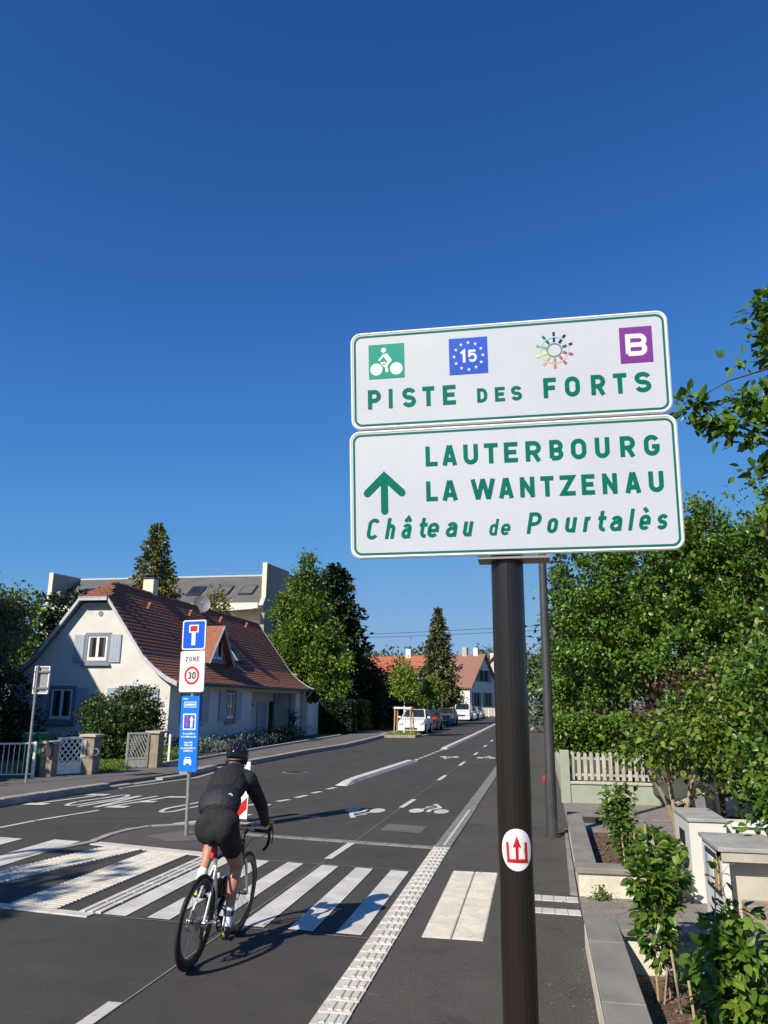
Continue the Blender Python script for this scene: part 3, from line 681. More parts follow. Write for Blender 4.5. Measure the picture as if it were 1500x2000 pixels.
paint('cycle_centre_dashes', [line(a, b, 0.105) for a, b in (((-2.88, 4.35), (-2.87, 5.42)), ((-2.73, 10.5), (-2.69, 11.7)), ((-2.63, 15.7), (-2.58, 17.05)), ((-2.575, 21.3), (-2.545, 22.8)), ((-2.49, 26.3), (-2.47, 28.1)),
      ((-2.42, 31.8), (-2.40, 33.4)), ((-2.40, 37.6), (-2.38, 39.3)), ((-2.37, 43), (-2.36, 44.8)), ((-2.35, 49), (-2.34, 51)), ((-2.33, 55), (-2.32, 57)), ((-2.3, 61), (-2.3, 63)))])
paint('lane_edge_dashes', [line(a, b, 0.13) for a, b in (((-5.30, 15.25), (-5.24, 15.5)), ((-5.25, 15.98), (-5.11, 16.35)), ((-5.07, 16.67), (-4.98, 17.16)), ((-4.96, 17.56), (-4.87, 17.95)), ((-4.85, 18.42), (-4.76, 18.87)))]
      + [line((-4.24 + 0.03 * i, 28.3 + 0.95 * i), (-4.22 + 0.03 * i, 28.85 + 0.95 * i), 0.13) for i in range(7)])
paint('stop_line_marks', [line((-5.62, 15.2), (-5.45, 15.8), 0.12), line((-5.72, 14.3), (-5.62, 14.8), 0.12), line((-5.25, 13.7), (-5.12, 14.1), 0.12), line((-5.95, 12.75), (-5.35, 13.55), 0.14)])
paint('lane_line', [line((-8.50, 11.2), (-8.36, 12.49), 0.09), line((-8.355, 12.53), (-8.02, 13.9), 0.09)])
paint('parking_lines', [line((-7.05, 48), (-6.9, 52), 0.1), line((-7.0, 55.6), (-8.8, 55.7), 0.1), line((-6.95, 62), (-8.8, 62.1), 0.1)])
mb = MB(); il = [(-6.9, 8.9), (-6.62, 9.7), (-6.30, 10.9), (-6.37, 11.5), (-6.34, 12.0), (-6.18, 12.4), (-5.69, 12.73), (-5.0, 13.06), (-4.56, 13.03)]
for a, b in zip(il[:-1], il[1:]): mb.add(*stone(a, b, 0, 0.12, 0.0, 0.016, 0.002, 0.003))
struct('island_edge_kerb', mb, 'kerb')
# ZONE written along the carriageway
zn = MB()
def gl(ps, w_):
    for k, s in enumerate(ps): stroke(zn, s, w_, lambda a, b, kk: (a, b, ZP + 0.0004 * (len(zn.f) % 7)), 0)
def foot(x0, x1, ya, yb): zn.flat([(x0, ya), (x1, ya + .05), (x1 + .0, yb + .05), (x0, yb)], ZP + 0.003)
foot(-9.84, -9.42, 14.22, 14.5); foot(-9.53, -9.1, 15.9, 16.18); gl([[(-9.70, 14.5), (-9.27, 15.9)]], 0.10)
foot(-8.12, -7.73, 14.25, 14.52); foot(-7.93, -7.58, 15.12, 15.35); foot(-7.72, -7.31, 16.0, 16.2); gl([[(-8.05, 14.5), (-7.68, 16.1)]], 0.10)
gl([[(-8.66, 14.25), (-8.38, 16.15)], [(-8.36, 16.15), (-8.31, 14.25)], [(-8.30, 14.25), (-8.0, 16.2)]], 0.095)
gl([arc(-8.92, 14.9, 0.16, 0.55, 180, 350) + arc(-8.72, 15.65, 0.16, 0.55, 0, 180) + [(-9.08, 14.95)]], 0.095)
gl([arc(-6.74, 14.5, 0.17, 0.55, 180, 355) + arc(-6.52, 15.5, 0.17, 0.5, 0, 180) + [(-6.91, 14.5)]], 0.095)
struct('carriageway_lettering', zn, 'paint')
# cycle symbols
def cycle_symbol(cx, cy, flip, sx=0.38, sy=0.62):
    f = -1 if flip else 1; mb = MB()
    def T(a, b, k=0): return (cx + f * a * sx, cy + f * b * sy, ZP + 0.0006 * k)
    for wx in (-0.62, 0.62):
        mb.add([T(wx, -0.5)] + [T(wx + 0.37 * math.cos(i * math.pi / 10), -0.5 + 0.48 * math.sin(i * math.pi / 10)) for i in range(20)], [(0, 1 + i, 1 + (i + 1) % 20) for i in range(20)])
    def S(p, t, k): 
        q = [(a * sx, b * sy) for a, b in p]; stroke(mb, q, t, lambda a, b, kk: (cx + f * a, cy + f * b, ZP + 0.0006 * k), 0)
    S([(-0.55, -0.3), (-0.2, 0.25), (0.25, 0.2)], 0.05, 1); S([(0.15, 0.9), (0.42, 0.25), (0.0, -0.2), (0.0, -0.75)], 0.085, 2); S([(0.1, 0.8), (-0.35, 0.35)], 0.05, 3)
    mb.add([T(0.05, 1.05, 4)] + [T(0.05 + 0.15 * math.cos(i * math.pi / 6), 1.05 + 0.16 * math.sin(i * math.pi / 6), 4) for i in range(12)], [(0, 1 + i, 1 + (i + 1) % 12) for i in range(12)])
    struct('cycle_symbol', mb, 'paint')
cycle_symbol(-2.04, 15.65, False); cycle_symbol(-3.23, 14.85, True); cycle_symbol(-1.86, 30.6, False, .36, .7); cycle_symbol(-3.24, 30.0, True, .36, .7)
paint('repair_patch', [[(-2.51, 12.95), (-1.84, 12.8), (-1.84, 13.5), (-2.5, 13.66)]], 0.0042, 'asphalt_left')
paint('pole_footing_patch', [[(-5.85, 11.55), (-5.3, 11.15), (-4.75, 11.5), (-4.9, 12.0), (-5.5, 12.15)]], 0.009, 'asphalt_left')

# ================================================================== THE TWO-PANEL DIRECTION SIGN
sign = thing('direction_sign', 'tall brown mast in the foreground carrying two white cycle route panels with green lettering', 'road sign', (-0.0945, 3.29, 0))
mb = MB()                                        # fluted mast: 24 shallow flutes
NF = 24; Rm = 0.0675; zs_ = [0, 0.4, 0.8, 1.2, 1.6, 2.0, 2.4, 2.8, 3.2, 3.56]
vs, fs = [], []; m_ = NF * 4
for z in zs_:
    for i in range(m_):
        a = 2 * math.pi * i / m_; r_ = Rm - 0.0014 * (0.5 - 0.5 * math.cos(a * NF)) ** 2
        vs.append((-0.0945 + r_ * math.cos(a), 3.29 + r_ * math.sin(a), z))
for j in range(len(zs_) - 1):
    for i in range(m_): fs.append((j * m_ + i, j * m_ + (i + 1) % m_, (j + 1) * m_ + (i + 1) % m_, (j + 1) * m_ + i))
mb.add(vs, fs); build('mast', mb, 'pole', sign, smooth=True)
build('mast_cap', MB().tube([(-0.0945, 3.29, 3.555), (-0.0945, 3.29, 3.60), (-0.0945, 3.29, 3.625)], [0.071, 0.066, 0.03], 24), 'plastic', sign, smooth=True)
build('base_collar', MB().tube([(-0.0945, 3.29, 0), (-0.0945, 3.29, 0.05), (-0.0945, 3.29, 0.07)], [0.12, 0.11, 0.08], 24), 'pole', sign, smooth=True)
# panel plane, leaning slightly towards the road user
SO = Vector((0, 3.1725, 2.81))
SR = Matrix.Rotation(0.0230, 4, 'Z') @ Matrix.Rotation(0.1165, 4, 'X') @ Matrix.Rotation(-0.0072, 4, 'Y')
SM = Matrix.Translation(SO) @ SR
def rrect(u0, u1, v0, v1, r, n=8):
    return [(x + r * math.cos(R(a0 + 90 * i / n)), y + r * math.sin(R(a0 + 90 * i / n))) for x, y, a0 in ((u1 - r, v1 - r, 0), (u0 + r, v1 - r, 90), (u0 + r, v0 + r, 180), (u1 - r, v0 + r, 270)) for i in range(n + 1)]
def ringface(mb, o_, i_, y):
    n = len(o_); mb.add([(u, y, v) for u, v in o_] + [(u, y, v) for u, v in i_], [(k, (k + 1) % n, n + (k + 1) % n, n + k) for k in range(n)])
def disc(mb, cu, cv, r, y, n=28, sv=1.0): mb.add([(cu, y, cv)] + [(cu + r * math.cos(2 * math.pi * i / n), y, cv + r * sv * math.sin(2 * math.pi * i / n)) for i in range(n)], [(0, 1 + i, 1 + (i + 1) % n) for i in range(n)])
def panel(name, u0, u1, v0, v1, lab):
    mb = MB(SM); o_ = rrect(u0, u1, v0, v1, 0.045); i1 = rrect(u0 + .006, u1 - .006, v0 + .006, v1 - .006, 0.040)
    n = len(o_)
    ringface(mb, o_, i1, -0.004 + 0.004); 
    mb.v = []; mb.f = []; mb.mi = []
    # rolled edge: front lip, side wall, back face
    L0 = [(u, 0.004, v) for u, v in o_]; L1 = [(u, 0.0, v) for u, v in i1]; L2 = [(u, 0.034, v) for u, v in o_]
    i2 = rrect(u0 + .011, u1 - .011, v0 + .011, v1 - .011, 0.036); L3 = [(u, 0.0025, v) for u, v in i2]
    mb.add(L2 + L0 + L1 + L3, [(k + n * j, (k + 1) % n + n * j, (k + 1) % n + n * (j + 1), k + n * j + n) for j in range(3) for k in range(n)] + [tuple(range(n - 1, -1, -1))])
    p = build(name, mb, 'sign_edge', sign, label=lab, smooth=True)
    build('face', MB(SM).add([(u, 0.0024, v) for u, v in i2], [tuple(range(n))][::1]), 'sign_white', p)
    mb = MB(SM); ringface(mb, rrect(u0 + .015, u1 - .015, v0 + .015, v1 - .015, 0.034), rrect(u0 + .0235, u1 - .0235, v0 + .0235, v1 - .0235, 0.027), 0.0012)
    build('border', mb, 'sign_green', p)
    return p
up = panel('sign_panel', -0.7475, 0.6090, 0.3590, 0.8005, 'upper white panel reading PISTE DES FORTS with four route emblems')
lo = panel('sign_panel', -0.7570, 0.6200, -0.2085, 0.3515, 'lower white panel with an arrow and three place names')
def sfn(u, v, k): return (u, 0.0010 - 0.00015 * k, v)
WORDS = [('PISTE', [(-0.672, -0.614), (-0.579, -0.562), (-0.519, -0.459), (-0.43, -0.378), (-0.341, -0.285)], 0.449, 0.087, up),
 ('DES', [(-0.193, -0.15), (-0.117, -0.075), (-0.049, -0.003)], 0.45, 0.063, up),
 ('FORTS', [(0.088, 0.141), (0.177, 0.239), (0.285, 0.343), (0.375, 0.43), (0.462, 0.528)], 0.452, 0.087, up),
 ('LAUTERBOURG', [(-0.423, -0.372), (-0.351, -0.288), (-0.26, -0.198), (-0.172, -0.114), (-0.088, -0.031), (0.002, 0.066), (0.101, 0.157), (0.189, 0.252), (0.287, 0.346), (0.388, 0.448), (0.483, 0.545)], 0.182, 0.087, lo),
 ('LAWANTZENAU', [(-0.424, -0.375), (-0.355, -0.289), (-0.232, -0.132), (-0.116, -0.054), (-0.027, 0.033), (0.058, 0.112), (0.137, 0.2), (0.225, 0.278), (0.309, 0.368), (0.399, 0.462), (0.493, 0.552)], 0.030, 0.086, lo),
 ('Château', [(-0.691, -0.628), (-0.608, -0.557), (-0.539, -0.486), (-0.465, -0.433), (-0.428, -0.37), (-0.349, -0.292), (-0.276, -0.228)], -0.126, 0.090, lo),
 ('de', [(-0.165, -0.122), (-0.117, -0.071)], -0.126, 0.069, lo),
 ('Pourtalès', [(-0.008, 0.058), (0.073, 0.125), (0.146, 0.199), (0.22, 0.258), (0.275, 0.31), (0.326, 0.383), (0.401, 0.427), (0.441, 0.497), (0.511, 0.561)], -0.124, 0.089, lo)]
for word, ls, v0, H, par in WORDS:
    mb = MB(SM); it = word in ('Château', 'de', 'Pourtalès'); t = 0.0185 if H > 0.08 and not it else 0.0140 if not it else 0.0150 if H > .08 else 0.0115
    for ch, (a, b) in zip(word, ls):
        mb = MB(SM); write(mb, ch, a, b, v0, H, t if ch != 'I' else 0.0170, sfn, 0.19 if it else 0.0)
        build('letter', mb, 'sign_green', par)
# arrow
mb = MB(SM); stroke(mb, [(-0.606, -0.004), (-0.606, 0.135)], 0.031, sfn, 0); stroke(mb, [(-0.681, 0.075), (-0.606, 0.147), (-0.530, 0.073)], 0.033, sfn, 1)
for u, v in ((-0.606, -0.004), (-0.681, 0.075), (-0.530, 0.073)): disc(mb, u, v, 0.0160, 0.0006, 20)
build('arrow', mb, 'sign_green', lo)
def plate(name, u0, u1, v0, v1, m, y=0.0010): return build(name, MB(SM).add([(u0, y, v0), (u1, y, v0), (u1, y, v1), (u0, y, v1)], [(0, 1, 2, 3)]), m, up)
# cyclist emblem
p = plate('cycle_emblem', -0.6655, -0.5065, 0.585, 0.7415, 'picto_green'); mb = MB(SM)
for u, v, r_ in ((-0.6315, 0.628, 0.0275), (-0.5425, 0.6275, 0.0280), (-0.598, 0.7145, 0.0115)): disc(mb, u, v, r_, 0.0007)
def s2(pts, t, k): stroke(mb, pts, t, lambda a, b, kk: (a, 0.0006 - 0.0001 * k, b), 0)
s2([(-0.594, 0.697), (-0.620, 0.667)], 0.0085, 0); s2([(-0.592, 0.694), (-0.570, 0.662)], 0.021, 1); s2([(-0.566, 0.668), (-0.588, 0.645), (-0.584, 0.613)], 0.012, 2)
s2([(-0.613, 0.656), (-0.590, 0.657)], 0.008, 3); s2([(-0.608, 0.655), (-0.597, 0.640), (-0.586, 0.652)], 0.006, 4)
build('cyclist_figure', mb, 'sign_edge', p)
# star ring with 15
p = plate('star_emblem', -0.3085, -0.1420, 0.5800, 0.7430, 'sign_blue'); mb = MB(SM)
for i in range(12):
    a = R(90 + 30 * i); cu, cv = -0.2245 + 0.0625 * math.cos(a), 0.6605 + 0.0605 * math.sin(a)
    pts = [(cu + (0.0092 if j % 2 == 0 else 0.0038) * math.cos(R(90 + 36 * j)), 0.0006, cv + (0.0092 if j % 2 == 0 else 0.0038) * math.sin(R(90 + 36 * j))) for j in range(10)]
    mb.add([(cu, 0.0006, cv)] + pts, [(0, 1 + j, 1 + (j + 1) % 10) for j in range(10)])
build('stars', mb, 'sign_white2', p); mb = MB(SM)
write(mb, '1', -0.262, -0.232, 0.632, 0.056, 0.0120, lambda u, v, k: (u, 0.0006 - .0001 * k, v)); write(mb, '5', -0.226, -0.188, 0.632, 0.056, 0.0105, lambda u, v, k: (u, 0.0006 - .0001 * k, v))
build('number', mb, 'sign_edge', p)
# wheel of coloured rays
mb = MB(SM); cu, cv = 0.141, 0.660
ringface(mb, [(cu + 0.061 * math.cos(R(a)), cv + 0.060 * math.sin(R(a))) for a in range(0, 360, 8)], [(cu + 0.056 * math.cos(R(a)), cv + 0.055 * math.sin(R(a))) for a in range(0, 360, 8)], 0.0011)
we = build('ray_wheel_emblem', mb, 'pale_teal', up)
mb = MB(SM); ringface(mb, [(cu + 0.033 * math.cos(R(a)), cv + 0.031 * math.sin(R(a))) for a in range(0, 360, 8)], [(cu + 0.0275 * math.cos(R(a)), cv + 0.0258 * math.sin(R(a))) for a in range(0, 360, 8)], 0.0010)
M['teal2'] = mat('teal', (0.08, 0.30, 0.28), 0.4); build('hub', mb, 'teal2', we)
RAYC = [(0.005, 0.05, 0.16), (0.008, 0.015, 0.06), (0.10, 0.04, 0.10), (0.50, 0.05, 0.16), (0.60, 0.07, 0.09), (0.70, 0.16, 0.07), (0.72, 0.40, 0.10), (0.72, 0.75, 0.18), (0.20, 0.48, 0.20), (0.03, 0.13, 0.11)]
for i, c in enumerate(RAYC):
    a = R(90 - 36 * i); M['ray%d' % i] = mat('ray_colour', c, 0.4); mb = MB(SM)
    for r0, r1 in ((0.036, 0.054), (0.063, 0.080)):
        stroke(mb, [(cu + r0 * math.cos(a), cv + r0 * math.sin(a)), (cu + r1 * math.cos(a), cv + r1 * math.sin(a))], 0.0105, lambda u, v, k: (u, 0.0007, v), 0)
    build('ray', mb, 'ray%d' % i, we)
# purple B
p = plate('route_letter_emblem', 0.4110, 0.5430, 0.5800, 0.7360, 'purple'); mb = MB(SM)
write(mb, 'B', 0.434, 0.521, 0.610, 0.096, 0.0200, lambda u, v, k: (u, 0.0006 - .0001 * k, v)); build('lettering', mb, 'sign_edge', p)
# brackets behind the panels
for v in (-0.16, 0.0, 0.30, 0.42, 0.74):
    z = 2.81 + v * 0.993; yb = 3.1725 - 0.116 * v + 0.034 + (0.003)
    build('bracket', MB().bbox(-0.21, 0.075, yb, 3.235, z - 0.02, z + 0.02, 0.004).tube([(-0.0945 + 0.072 * math.cos(R(a)), 3.29 + 0.072 * math.sin(R(a)), z) for a in range(0, 361, 20)], 0.007, 6), 'bracket', sign)
z = 2.81 - 0.2045
build('clamp_plate', MB().bbox(-0.215, 0.085, 3.205, 3.345, z - 0.018, z - 0.006, 0.004), 'bracket', sign)
# round sticker on the mast: white disc with a red barbed mark
def cyl(u, v, rad): 
    a = u / Rm; c, s_ = math.sin(a), -math.cos(a); b = R(6)
    return (-0.0945 + rad * (c * math.cos(b) - s_ * math.sin(b)), 3.29 + rad * (c * math.sin(b) + s_ * math.cos(b)), 1.452 + v)
mb = MB(); n = 36; rings = [0.0, 0.3, 0.6, 0.85, 1.0]; vs = []
for r_ in rings[1:]:
    for i in range(n): vs.append(cyl(0.064 * r_ * math.cos(2 * math.pi * i / n), 0.076 * r_ * math.sin(2 * math.pi * i / n), Rm + 0.0006))
vs.append(cyl(0, 0, Rm + 0.0006)); c0 = len(vs) - 1
fs = [(c0, i, (i + 1) % n) for i in range(n)] + [(j * n + i, (j + 1) * n + i, (j + 1) * n + (i + 1) % n, j * n + (i + 1) % n) for j in range(3) for i in range(n)]
mb.add(vs, fs); st = build('sticker', mb, 'sign_edge', sign, label='round white sticker with a red upward arrow in a three-pronged bracket', smooth=True)
mb = MB()
def s3(pts, t, k):
    q = []
    for a, b in zip(pts[:-1], pts[1:]):
        q += [(a[0] + (b[0] - a[0]) * i / 4, a[1] + (b[1] - a[1]) * i / 4) for i in range(4)]
    stroke(mb, q + [pts[-1]], t, lambda u, v, kk: cyl(u, v, Rm + 0.0014 + 0.0001 * k), 0)
for k_, (a_, b_) in enumerate((((-0.0375, 0.027), (-0.034, -0.036)), ((0.0345, 0.027), (0.0355, -0.036)), ((-0.0005, -0.036), (-0.0005, 0.012)))):
    for o_ in (-0.0036, 0.0, 0.0036): s3([(a_[0] + o_, a_[1]), (b_[0] + o_, b_[1])], 0.0040, k_)
for o_ in (-0.0044, 0.0, 0.0044):
    n_ = 12; s3([(-0.0395 + 0.0825 * i / n_, -0.0400 + o_) for i in range(n_ + 1)], 0.0048, 4)
mb.add([cyl(-0.0165, 0.008, Rm + .0022), cyl(0.0155, 0.008, Rm + .0022), cyl(0, 0.050, Rm + .0022), cyl(0, 0.012, Rm + .0026)], [(0, 3, 2), (3, 1, 2)])
build('red_mark', mb, 'red', st)
# ================================================================== WHITE HOUSE
HX, HXc, HXl = -13.0, -16.25, -19.5          # street wall, ridge, far wall
HY0, HY1 = 26.7, 44.0
house = thing('white_house', 'white rendered house with steep flared brown tile roof and blue grey shutters', 'house', (HXc, HY0, 0.1))
PR = [(-12.60, 2.66), (-13.05, 2.86), (-13.55, 3.20), (-14.0, 3.60), (-15.64, 5.78), (-16.20, 6.50)]   # roof profile, street side
PL = [(2 * HXc + 0.05 - x, z) for x, z in PR]
gab = [(HX, 0), (HX, 2.62), (-13.62, 3.12), (-14.02, 3.52), (-15.66, 5.60), (-16.79, 5.60), (-18.45, 3.52), (-18.85, 3.12), (HXl, 2.62), (HXl, 0)]
mb = MB().prism_y(gab[::-1], HY0, HY0 + 0.3)
gab2 = [(HX, 0), (HX, 2.62), (-13.62, 3.12), (-14.02, 3.52), (-16.2, 6.35), (-16.25, 6.35), (-18.45, 3.52), (-18.85, 3.12), (HXl, 2.62), (HXl, 0)]
mb.prism_y(gab2[::-1], HY1 - 0.3, HY1)
mb.box(HX - 0.3, HX, HY0 + 0.3, 34.9, 0, 2.62).box(HXl, HXl + 0.3, HY0 + .3, HY1 - .3, 0, 2.62)
mb.box(-14.5, -14.2, 35.2, HY1 - .3, 0, 2.62).box(-14.5, HX, 34.9, 35.2, 0, 2.62)          # recessed porch
mb.box(-14.2, HX, 42.1, 42.9, 0, 2.40)                                                     # porch end pier
build('wall', mb, 'render_white', house)
build('plinth', MB().box(HX, HX + 0.035, HY0 + 0.02, 34.9, 0, 0.50).box(HXl + .02, HX - .02, HY0 - 0.035, HY0, 0, 0.45), 'trim', house)
build('porch_floor', MB().box(-14.2, -12.9, 35.2, 42.1, 0.0, 0.17), 'concrete', house)
build('porch_lintel', MB().box(-13.12, -12.98, 34.95, 42.8, 2.42, 2.61), 'fascia', house)
for y in (38.6, 41.2):
    build('porch_post', MB().box(-13.1, -12.98, y, y + 0.11, 0.17, 2.42), 'trim', house)
def door(x, y0, y1, z1, m, parent, dark=False):
    d = build('door', MB().box(x, x + 0.05, y0, y1, 0.17, z1), m, parent)
    if not dark: build('handle', MB().box(x + .05, x + .09, y0 + .08, y0 + .12, 1.0, 1.14), 'steel', d)
door(-14.2, 39.2, 40.6, 1.98, 'shutter', house); door(-14.2, 41.9 - .75, 41.95, 1.98, 'dark', house, True)
build('wall_lamp', MB().box(-14.2, -14.08, 38.2, 38.35, 1.75, 1.9), 'plastic', house)
# bargeboards
def rake(prof, y0, y1, th, m, parent, off=0.0):
    mb = MB(); 
    for (x0, z0), (x1, z1) in zip(prof[:-1], prof[1:]):
        mb.add([(x0, y0, z0 - th), (x1, y0, z1 - th), (x1, y0, z1 + off), (x0, y0, z0 + off), (x0, y1, z0 - th), (x1, y1, z1 - th), (x1, y1, z1 + off), (x0, y1, z0 + off)],
               [(0, 1, 2, 3), (7, 6, 5, 4), (0, 3, 7, 4), (1, 5, 6, 2), (3, 2, 6, 7), (0, 4, 5, 1)])
    return build('bargeboard', mb, m, parent)
rake(PR[:5], HY0 - 0.34, HY0 - 0.29, 0.17, 'fascia', house); rake(PL[:5], HY0 - 0.34, HY0 - 0.29, 0.17, 'fascia', house)
rake([(-15.64, 5.78), (-16.81, 5.78)], HY0 - 0.40, HY0 - 0.34, 0.15, 'fascia', house)
rake(PR, HY1 + 0.26, HY1 + 0.31, 0.12, 'fascia', house, 0.05); rake(PL, HY1 + 0.26, HY1 + 0.31, 0.12, 'fascia', house, 0.05)
# soffits under the overhang and roof deck
mb = MB()
for pr in (PR, PL):
    for (x0, z0), (x1, z1) in zip(pr[:-1], pr[1:]):
        ya0 = HY0 - 0.28; ya1 = HY0 - 0.28
        if z1 > 6: ya1 = 27.85
        mb.add([(x0, ya0, z0 - .10), (x1, ya1, z1 - .10), (x1, HY1 + .25, z1 - .10), (x0, HY1 + .25, z0 - .10), (x0, ya0, z0 - .02), (x1, ya1, z1 - .02), (x1, HY1 + .25, z1 - .02), (x0, HY1 + .25, z0 - .02)],
               [(0, 1, 2, 3), (7, 6, 5, 4), (0, 4, 5, 1), (2, 6, 7, 3), (1, 5, 6, 2), (0, 3, 7, 4)])
mb.add([(-15.64, HY0 - .33, 5.74), (-16.81, HY0 - .33, 5.74), (-16.22, 27.85, 6.44)], [(0, 2, 1)])
build('roof_deck', mb, 'trim', house)
# clay tiles, one by one: the nearest are parts, the rest one part
TW, TE = 0.235, 0.185
tile_v = [(0, 0, 0), (TW - .008, 0, 0), (TW - .008, TE + .05, 0), (0, TE + .05, 0), (0, 0, 0.016), (TW - .008, 0, 0.016), (TW - .008, TE + .05, 0.006), (0, TE + .05, 0.006), (TW * .5, -0.012, 0.021), (TW * .5, TE + .05, .010)]
tile_f = [(0, 1, 5, 8, 4), (4, 8, 9, 7), (8, 5, 6, 9), (1, 2, 6, 5), (0, 4, 7, 3)]
tile_me = MB().add(tile_v, tile_f).mesh('roof_tile', 'tile')
def polyline_at(pr, s):
    for (x0, z0), (x1, z1) in zip(pr[:-1], pr[1:]):
        L = math.hypot(x1 - x0, z1 - z0)
        if s <= L: return x0 + (x1 - x0) * s / L, z0 + (z1 - z0) * s / L, math.atan2(z1 - z0, abs(x1 - x0))
        s -= L
    return None
tot = sum(math.hypot(b[0] - a[0], b[1] - a[1]) for a, b in zip(PR[:-1], PR[1:]))
tm = []; rest = MB()
s, row = 0.0, 0
while s < tot - 0.08:
    for side, pr in ((1, PR), (-1, PL)):
        x, z, a = polyline_at(pr, s); y = HY0 - 0.30 + (TW / 2 if row % 2 else 0)
        if z > 5.78: y = max(y, HY0 - 0.3 + (z - 5.78) / 0.72 * 1.45 + (TW / 2 if row % 2 else 0))
        while y < HY1 + 0.26:
            X = Vector((0, 1, 0)) if side > 0 else Vector((0, -1, 0)); Y = Vector((-side * math.cos(a), 0, math.sin(a))); Zv = X.cross(Y)
            jit = random.uniform(-.006, .006)
            o_ = Vector((x, y if side > 0 else y + TW, z)) + Y * jit
            m4 = Matrix(((X.x, Y.x, Zv.x, o_.x), (X.y, Y.y, Zv.y, o_.y), (X.z, Y.z, Zv.z, o_.z), (0, 0, 0, 1))) @ Matrix.Rotation(-0.05 + random.uniform(-.012, .012), 4, 'X')
            if side > 0 and y < 30.2 and z < 5.4 and len(tm) < 300: tm.append(m4)
            else: rest.m = m4; rest.add(tile_v, tile_f)
            y += TW
    s += TE; row += 1
# the small hipped end over the front gable
s = 0.0
while s < 1.30:
    wd = 0.58 * (1 - s / 1.36); x = -16.22 - wd; a = math.atan2(0.72, 1.15); k = math.hypot(0.72, 1.15)
    while x < -16.22 + wd:
        Y = Vector((0, math.cos(a), math.sin(a))); X = Vector((1, 0, 0)); Zv = X.cross(Y); o_ = Vector((x, HY0 - 0.40 + s * math.cos(a), 5.74 + s * math.sin(a)))
        rest.m = Matrix(((X.x, Y.x, Zv.x, o_.x), (X.y, Y.y, Zv.y, o_.y), (X.z, Y.z, Zv.z, o_.z), (0, 0, 0, 1))) @ Matrix.Rotation(-0.05, 4, 'X'); rest.add(tile_v, tile_f); x += TW
    s += TE
rest.m = None
ro = build('roof_tiles', rest, 'tile', house); ro['kind'] = 'stuff'
inv = root_matrix(house).inverted()
for m4 in tm:
    o = bpy.data.objects.new('roof_tile', tile_me); COL.objects.link(o); o.parent = house; o.matrix_basis = inv @ m4
for i in range(48):                                       # ridge caps
    y = 27.8 + i * 0.35
    if y > HY1 + .2: break
    build('ridge_tile', MB().tube([(-16.22, y, 6.45), (-16.22, y + 0.36, 6.46)], [0.115, 0.095], 8), 'tile', house)
for sx in (-1, 1):
    build('hip_ridge', MB().tube([(-16.22 + sx * 0.60, HY0 - 0.36, 5.77), (-16.22, 27.85, 6.48)], [0.07, 0.08], 7), 'tile', house)
# gutter, chimney, vents, dish
g_ = build('gutter', MB().tube([(-12.54, HY0 - .3, 2.62), (-12.54, HY1 + .3, 2.62)], 0.075, 8), 'zinc', house)
build('downpipe', MB().tube([(-12.54, 43.7, 2.6), (-12.7, 43.75, 2.35), (-12.93, 43.8, 2.2), (-12.93, 43.8, 0.1)], 0.045, 7), 'fascia', g_)
ch = build('chimney', MB().box(-16.6, -16.12, 30.75, 31.2, 6.0, 7.16), 'cream_facade', house)
build('chimney_cowl', MB().box(-16.65, -16.07, 30.70, 31.25, 7.16, 7.20).box(-16.52, -16.2, 30.82, 31.13, 7.20, 7.30).box(-16.62, -16.1, 30.73, 31.22, 7.30, 7.33), 'plastic', ch)
for x, y, z in ((-15.36, 29.04, 5.72), (-15.5, 33.27, 5.9), (-15.55, 36.97, 5.98), (-15.61, 40.75, 6.06)):
    build('vent_tile', MB().tube([(x, y, z - .1), (x + .06, y, z + .12)], [0.09, 0.06], 8).tube([(x + .0, y, z + .10), (x + .12, y, z + .08)], [.08, .07], 8), 'tile_orange', house)
M['dish_grey'] = mat('dish_grey', (0.17, 0.17, 0.175), 0.5, (0.14, 0.14, 0.145), 5.0)
dish = thing('satellite_dish', 'round grey satellite dish on a short mast above the brown tile roof', 'satellite dish', (-16.02, 35.6, 6.1))
mb = MB(); n = 24; vs = [(0, 0, -0.02)]
dn = Vector((0.45, -0.85, 0.25)).normalized(); du = dn.cross(Vector((0, 0, 1))).normalized(); dv = du.cross(dn)
c0 = Vector((-15.95, 35.5, 6.62)); vs = [tuple(c0 - dn * 0.09)]
for r_ in (0.2, 0.34, 0.46):
    vs += [tuple(c0 + (du * math.cos(2 * math.pi * i / n) * 0.92 + dv * math.sin(2 * math.pi * i / n)) * r_ - dn * 0.09 * (1 - (r_ / .46) ** 2)) for i in range(n)]
mb.add(vs, [(0, 1 + i, 1 + (i + 1) % n) for i in range(n)] + [(1 + j * n + i, 1 + (j + 1) * n + i, 1 + (j + 1) * n + (i + 1) % n, 1 + j * n + (i + 1) % n) for j in range(2) for i in range(n)])
build('reflector', mb, 'dish_grey', dish, smooth=True)
build('mast', MB().tube([(-16.05, 35.65, 6.2), (-16.05, 35.65, 6.7)], 0.03, 8), 'steel', dish)
build('receiver_arm', MB().tube([tuple(c0 - dv * 0.42), tuple(c0 + dn * 0.42 - dv * 0.12)], 0.012, 6).ball(tuple(c0 + dn * 0.44 - dv * 0.1), 0.05), 'steel', dish)
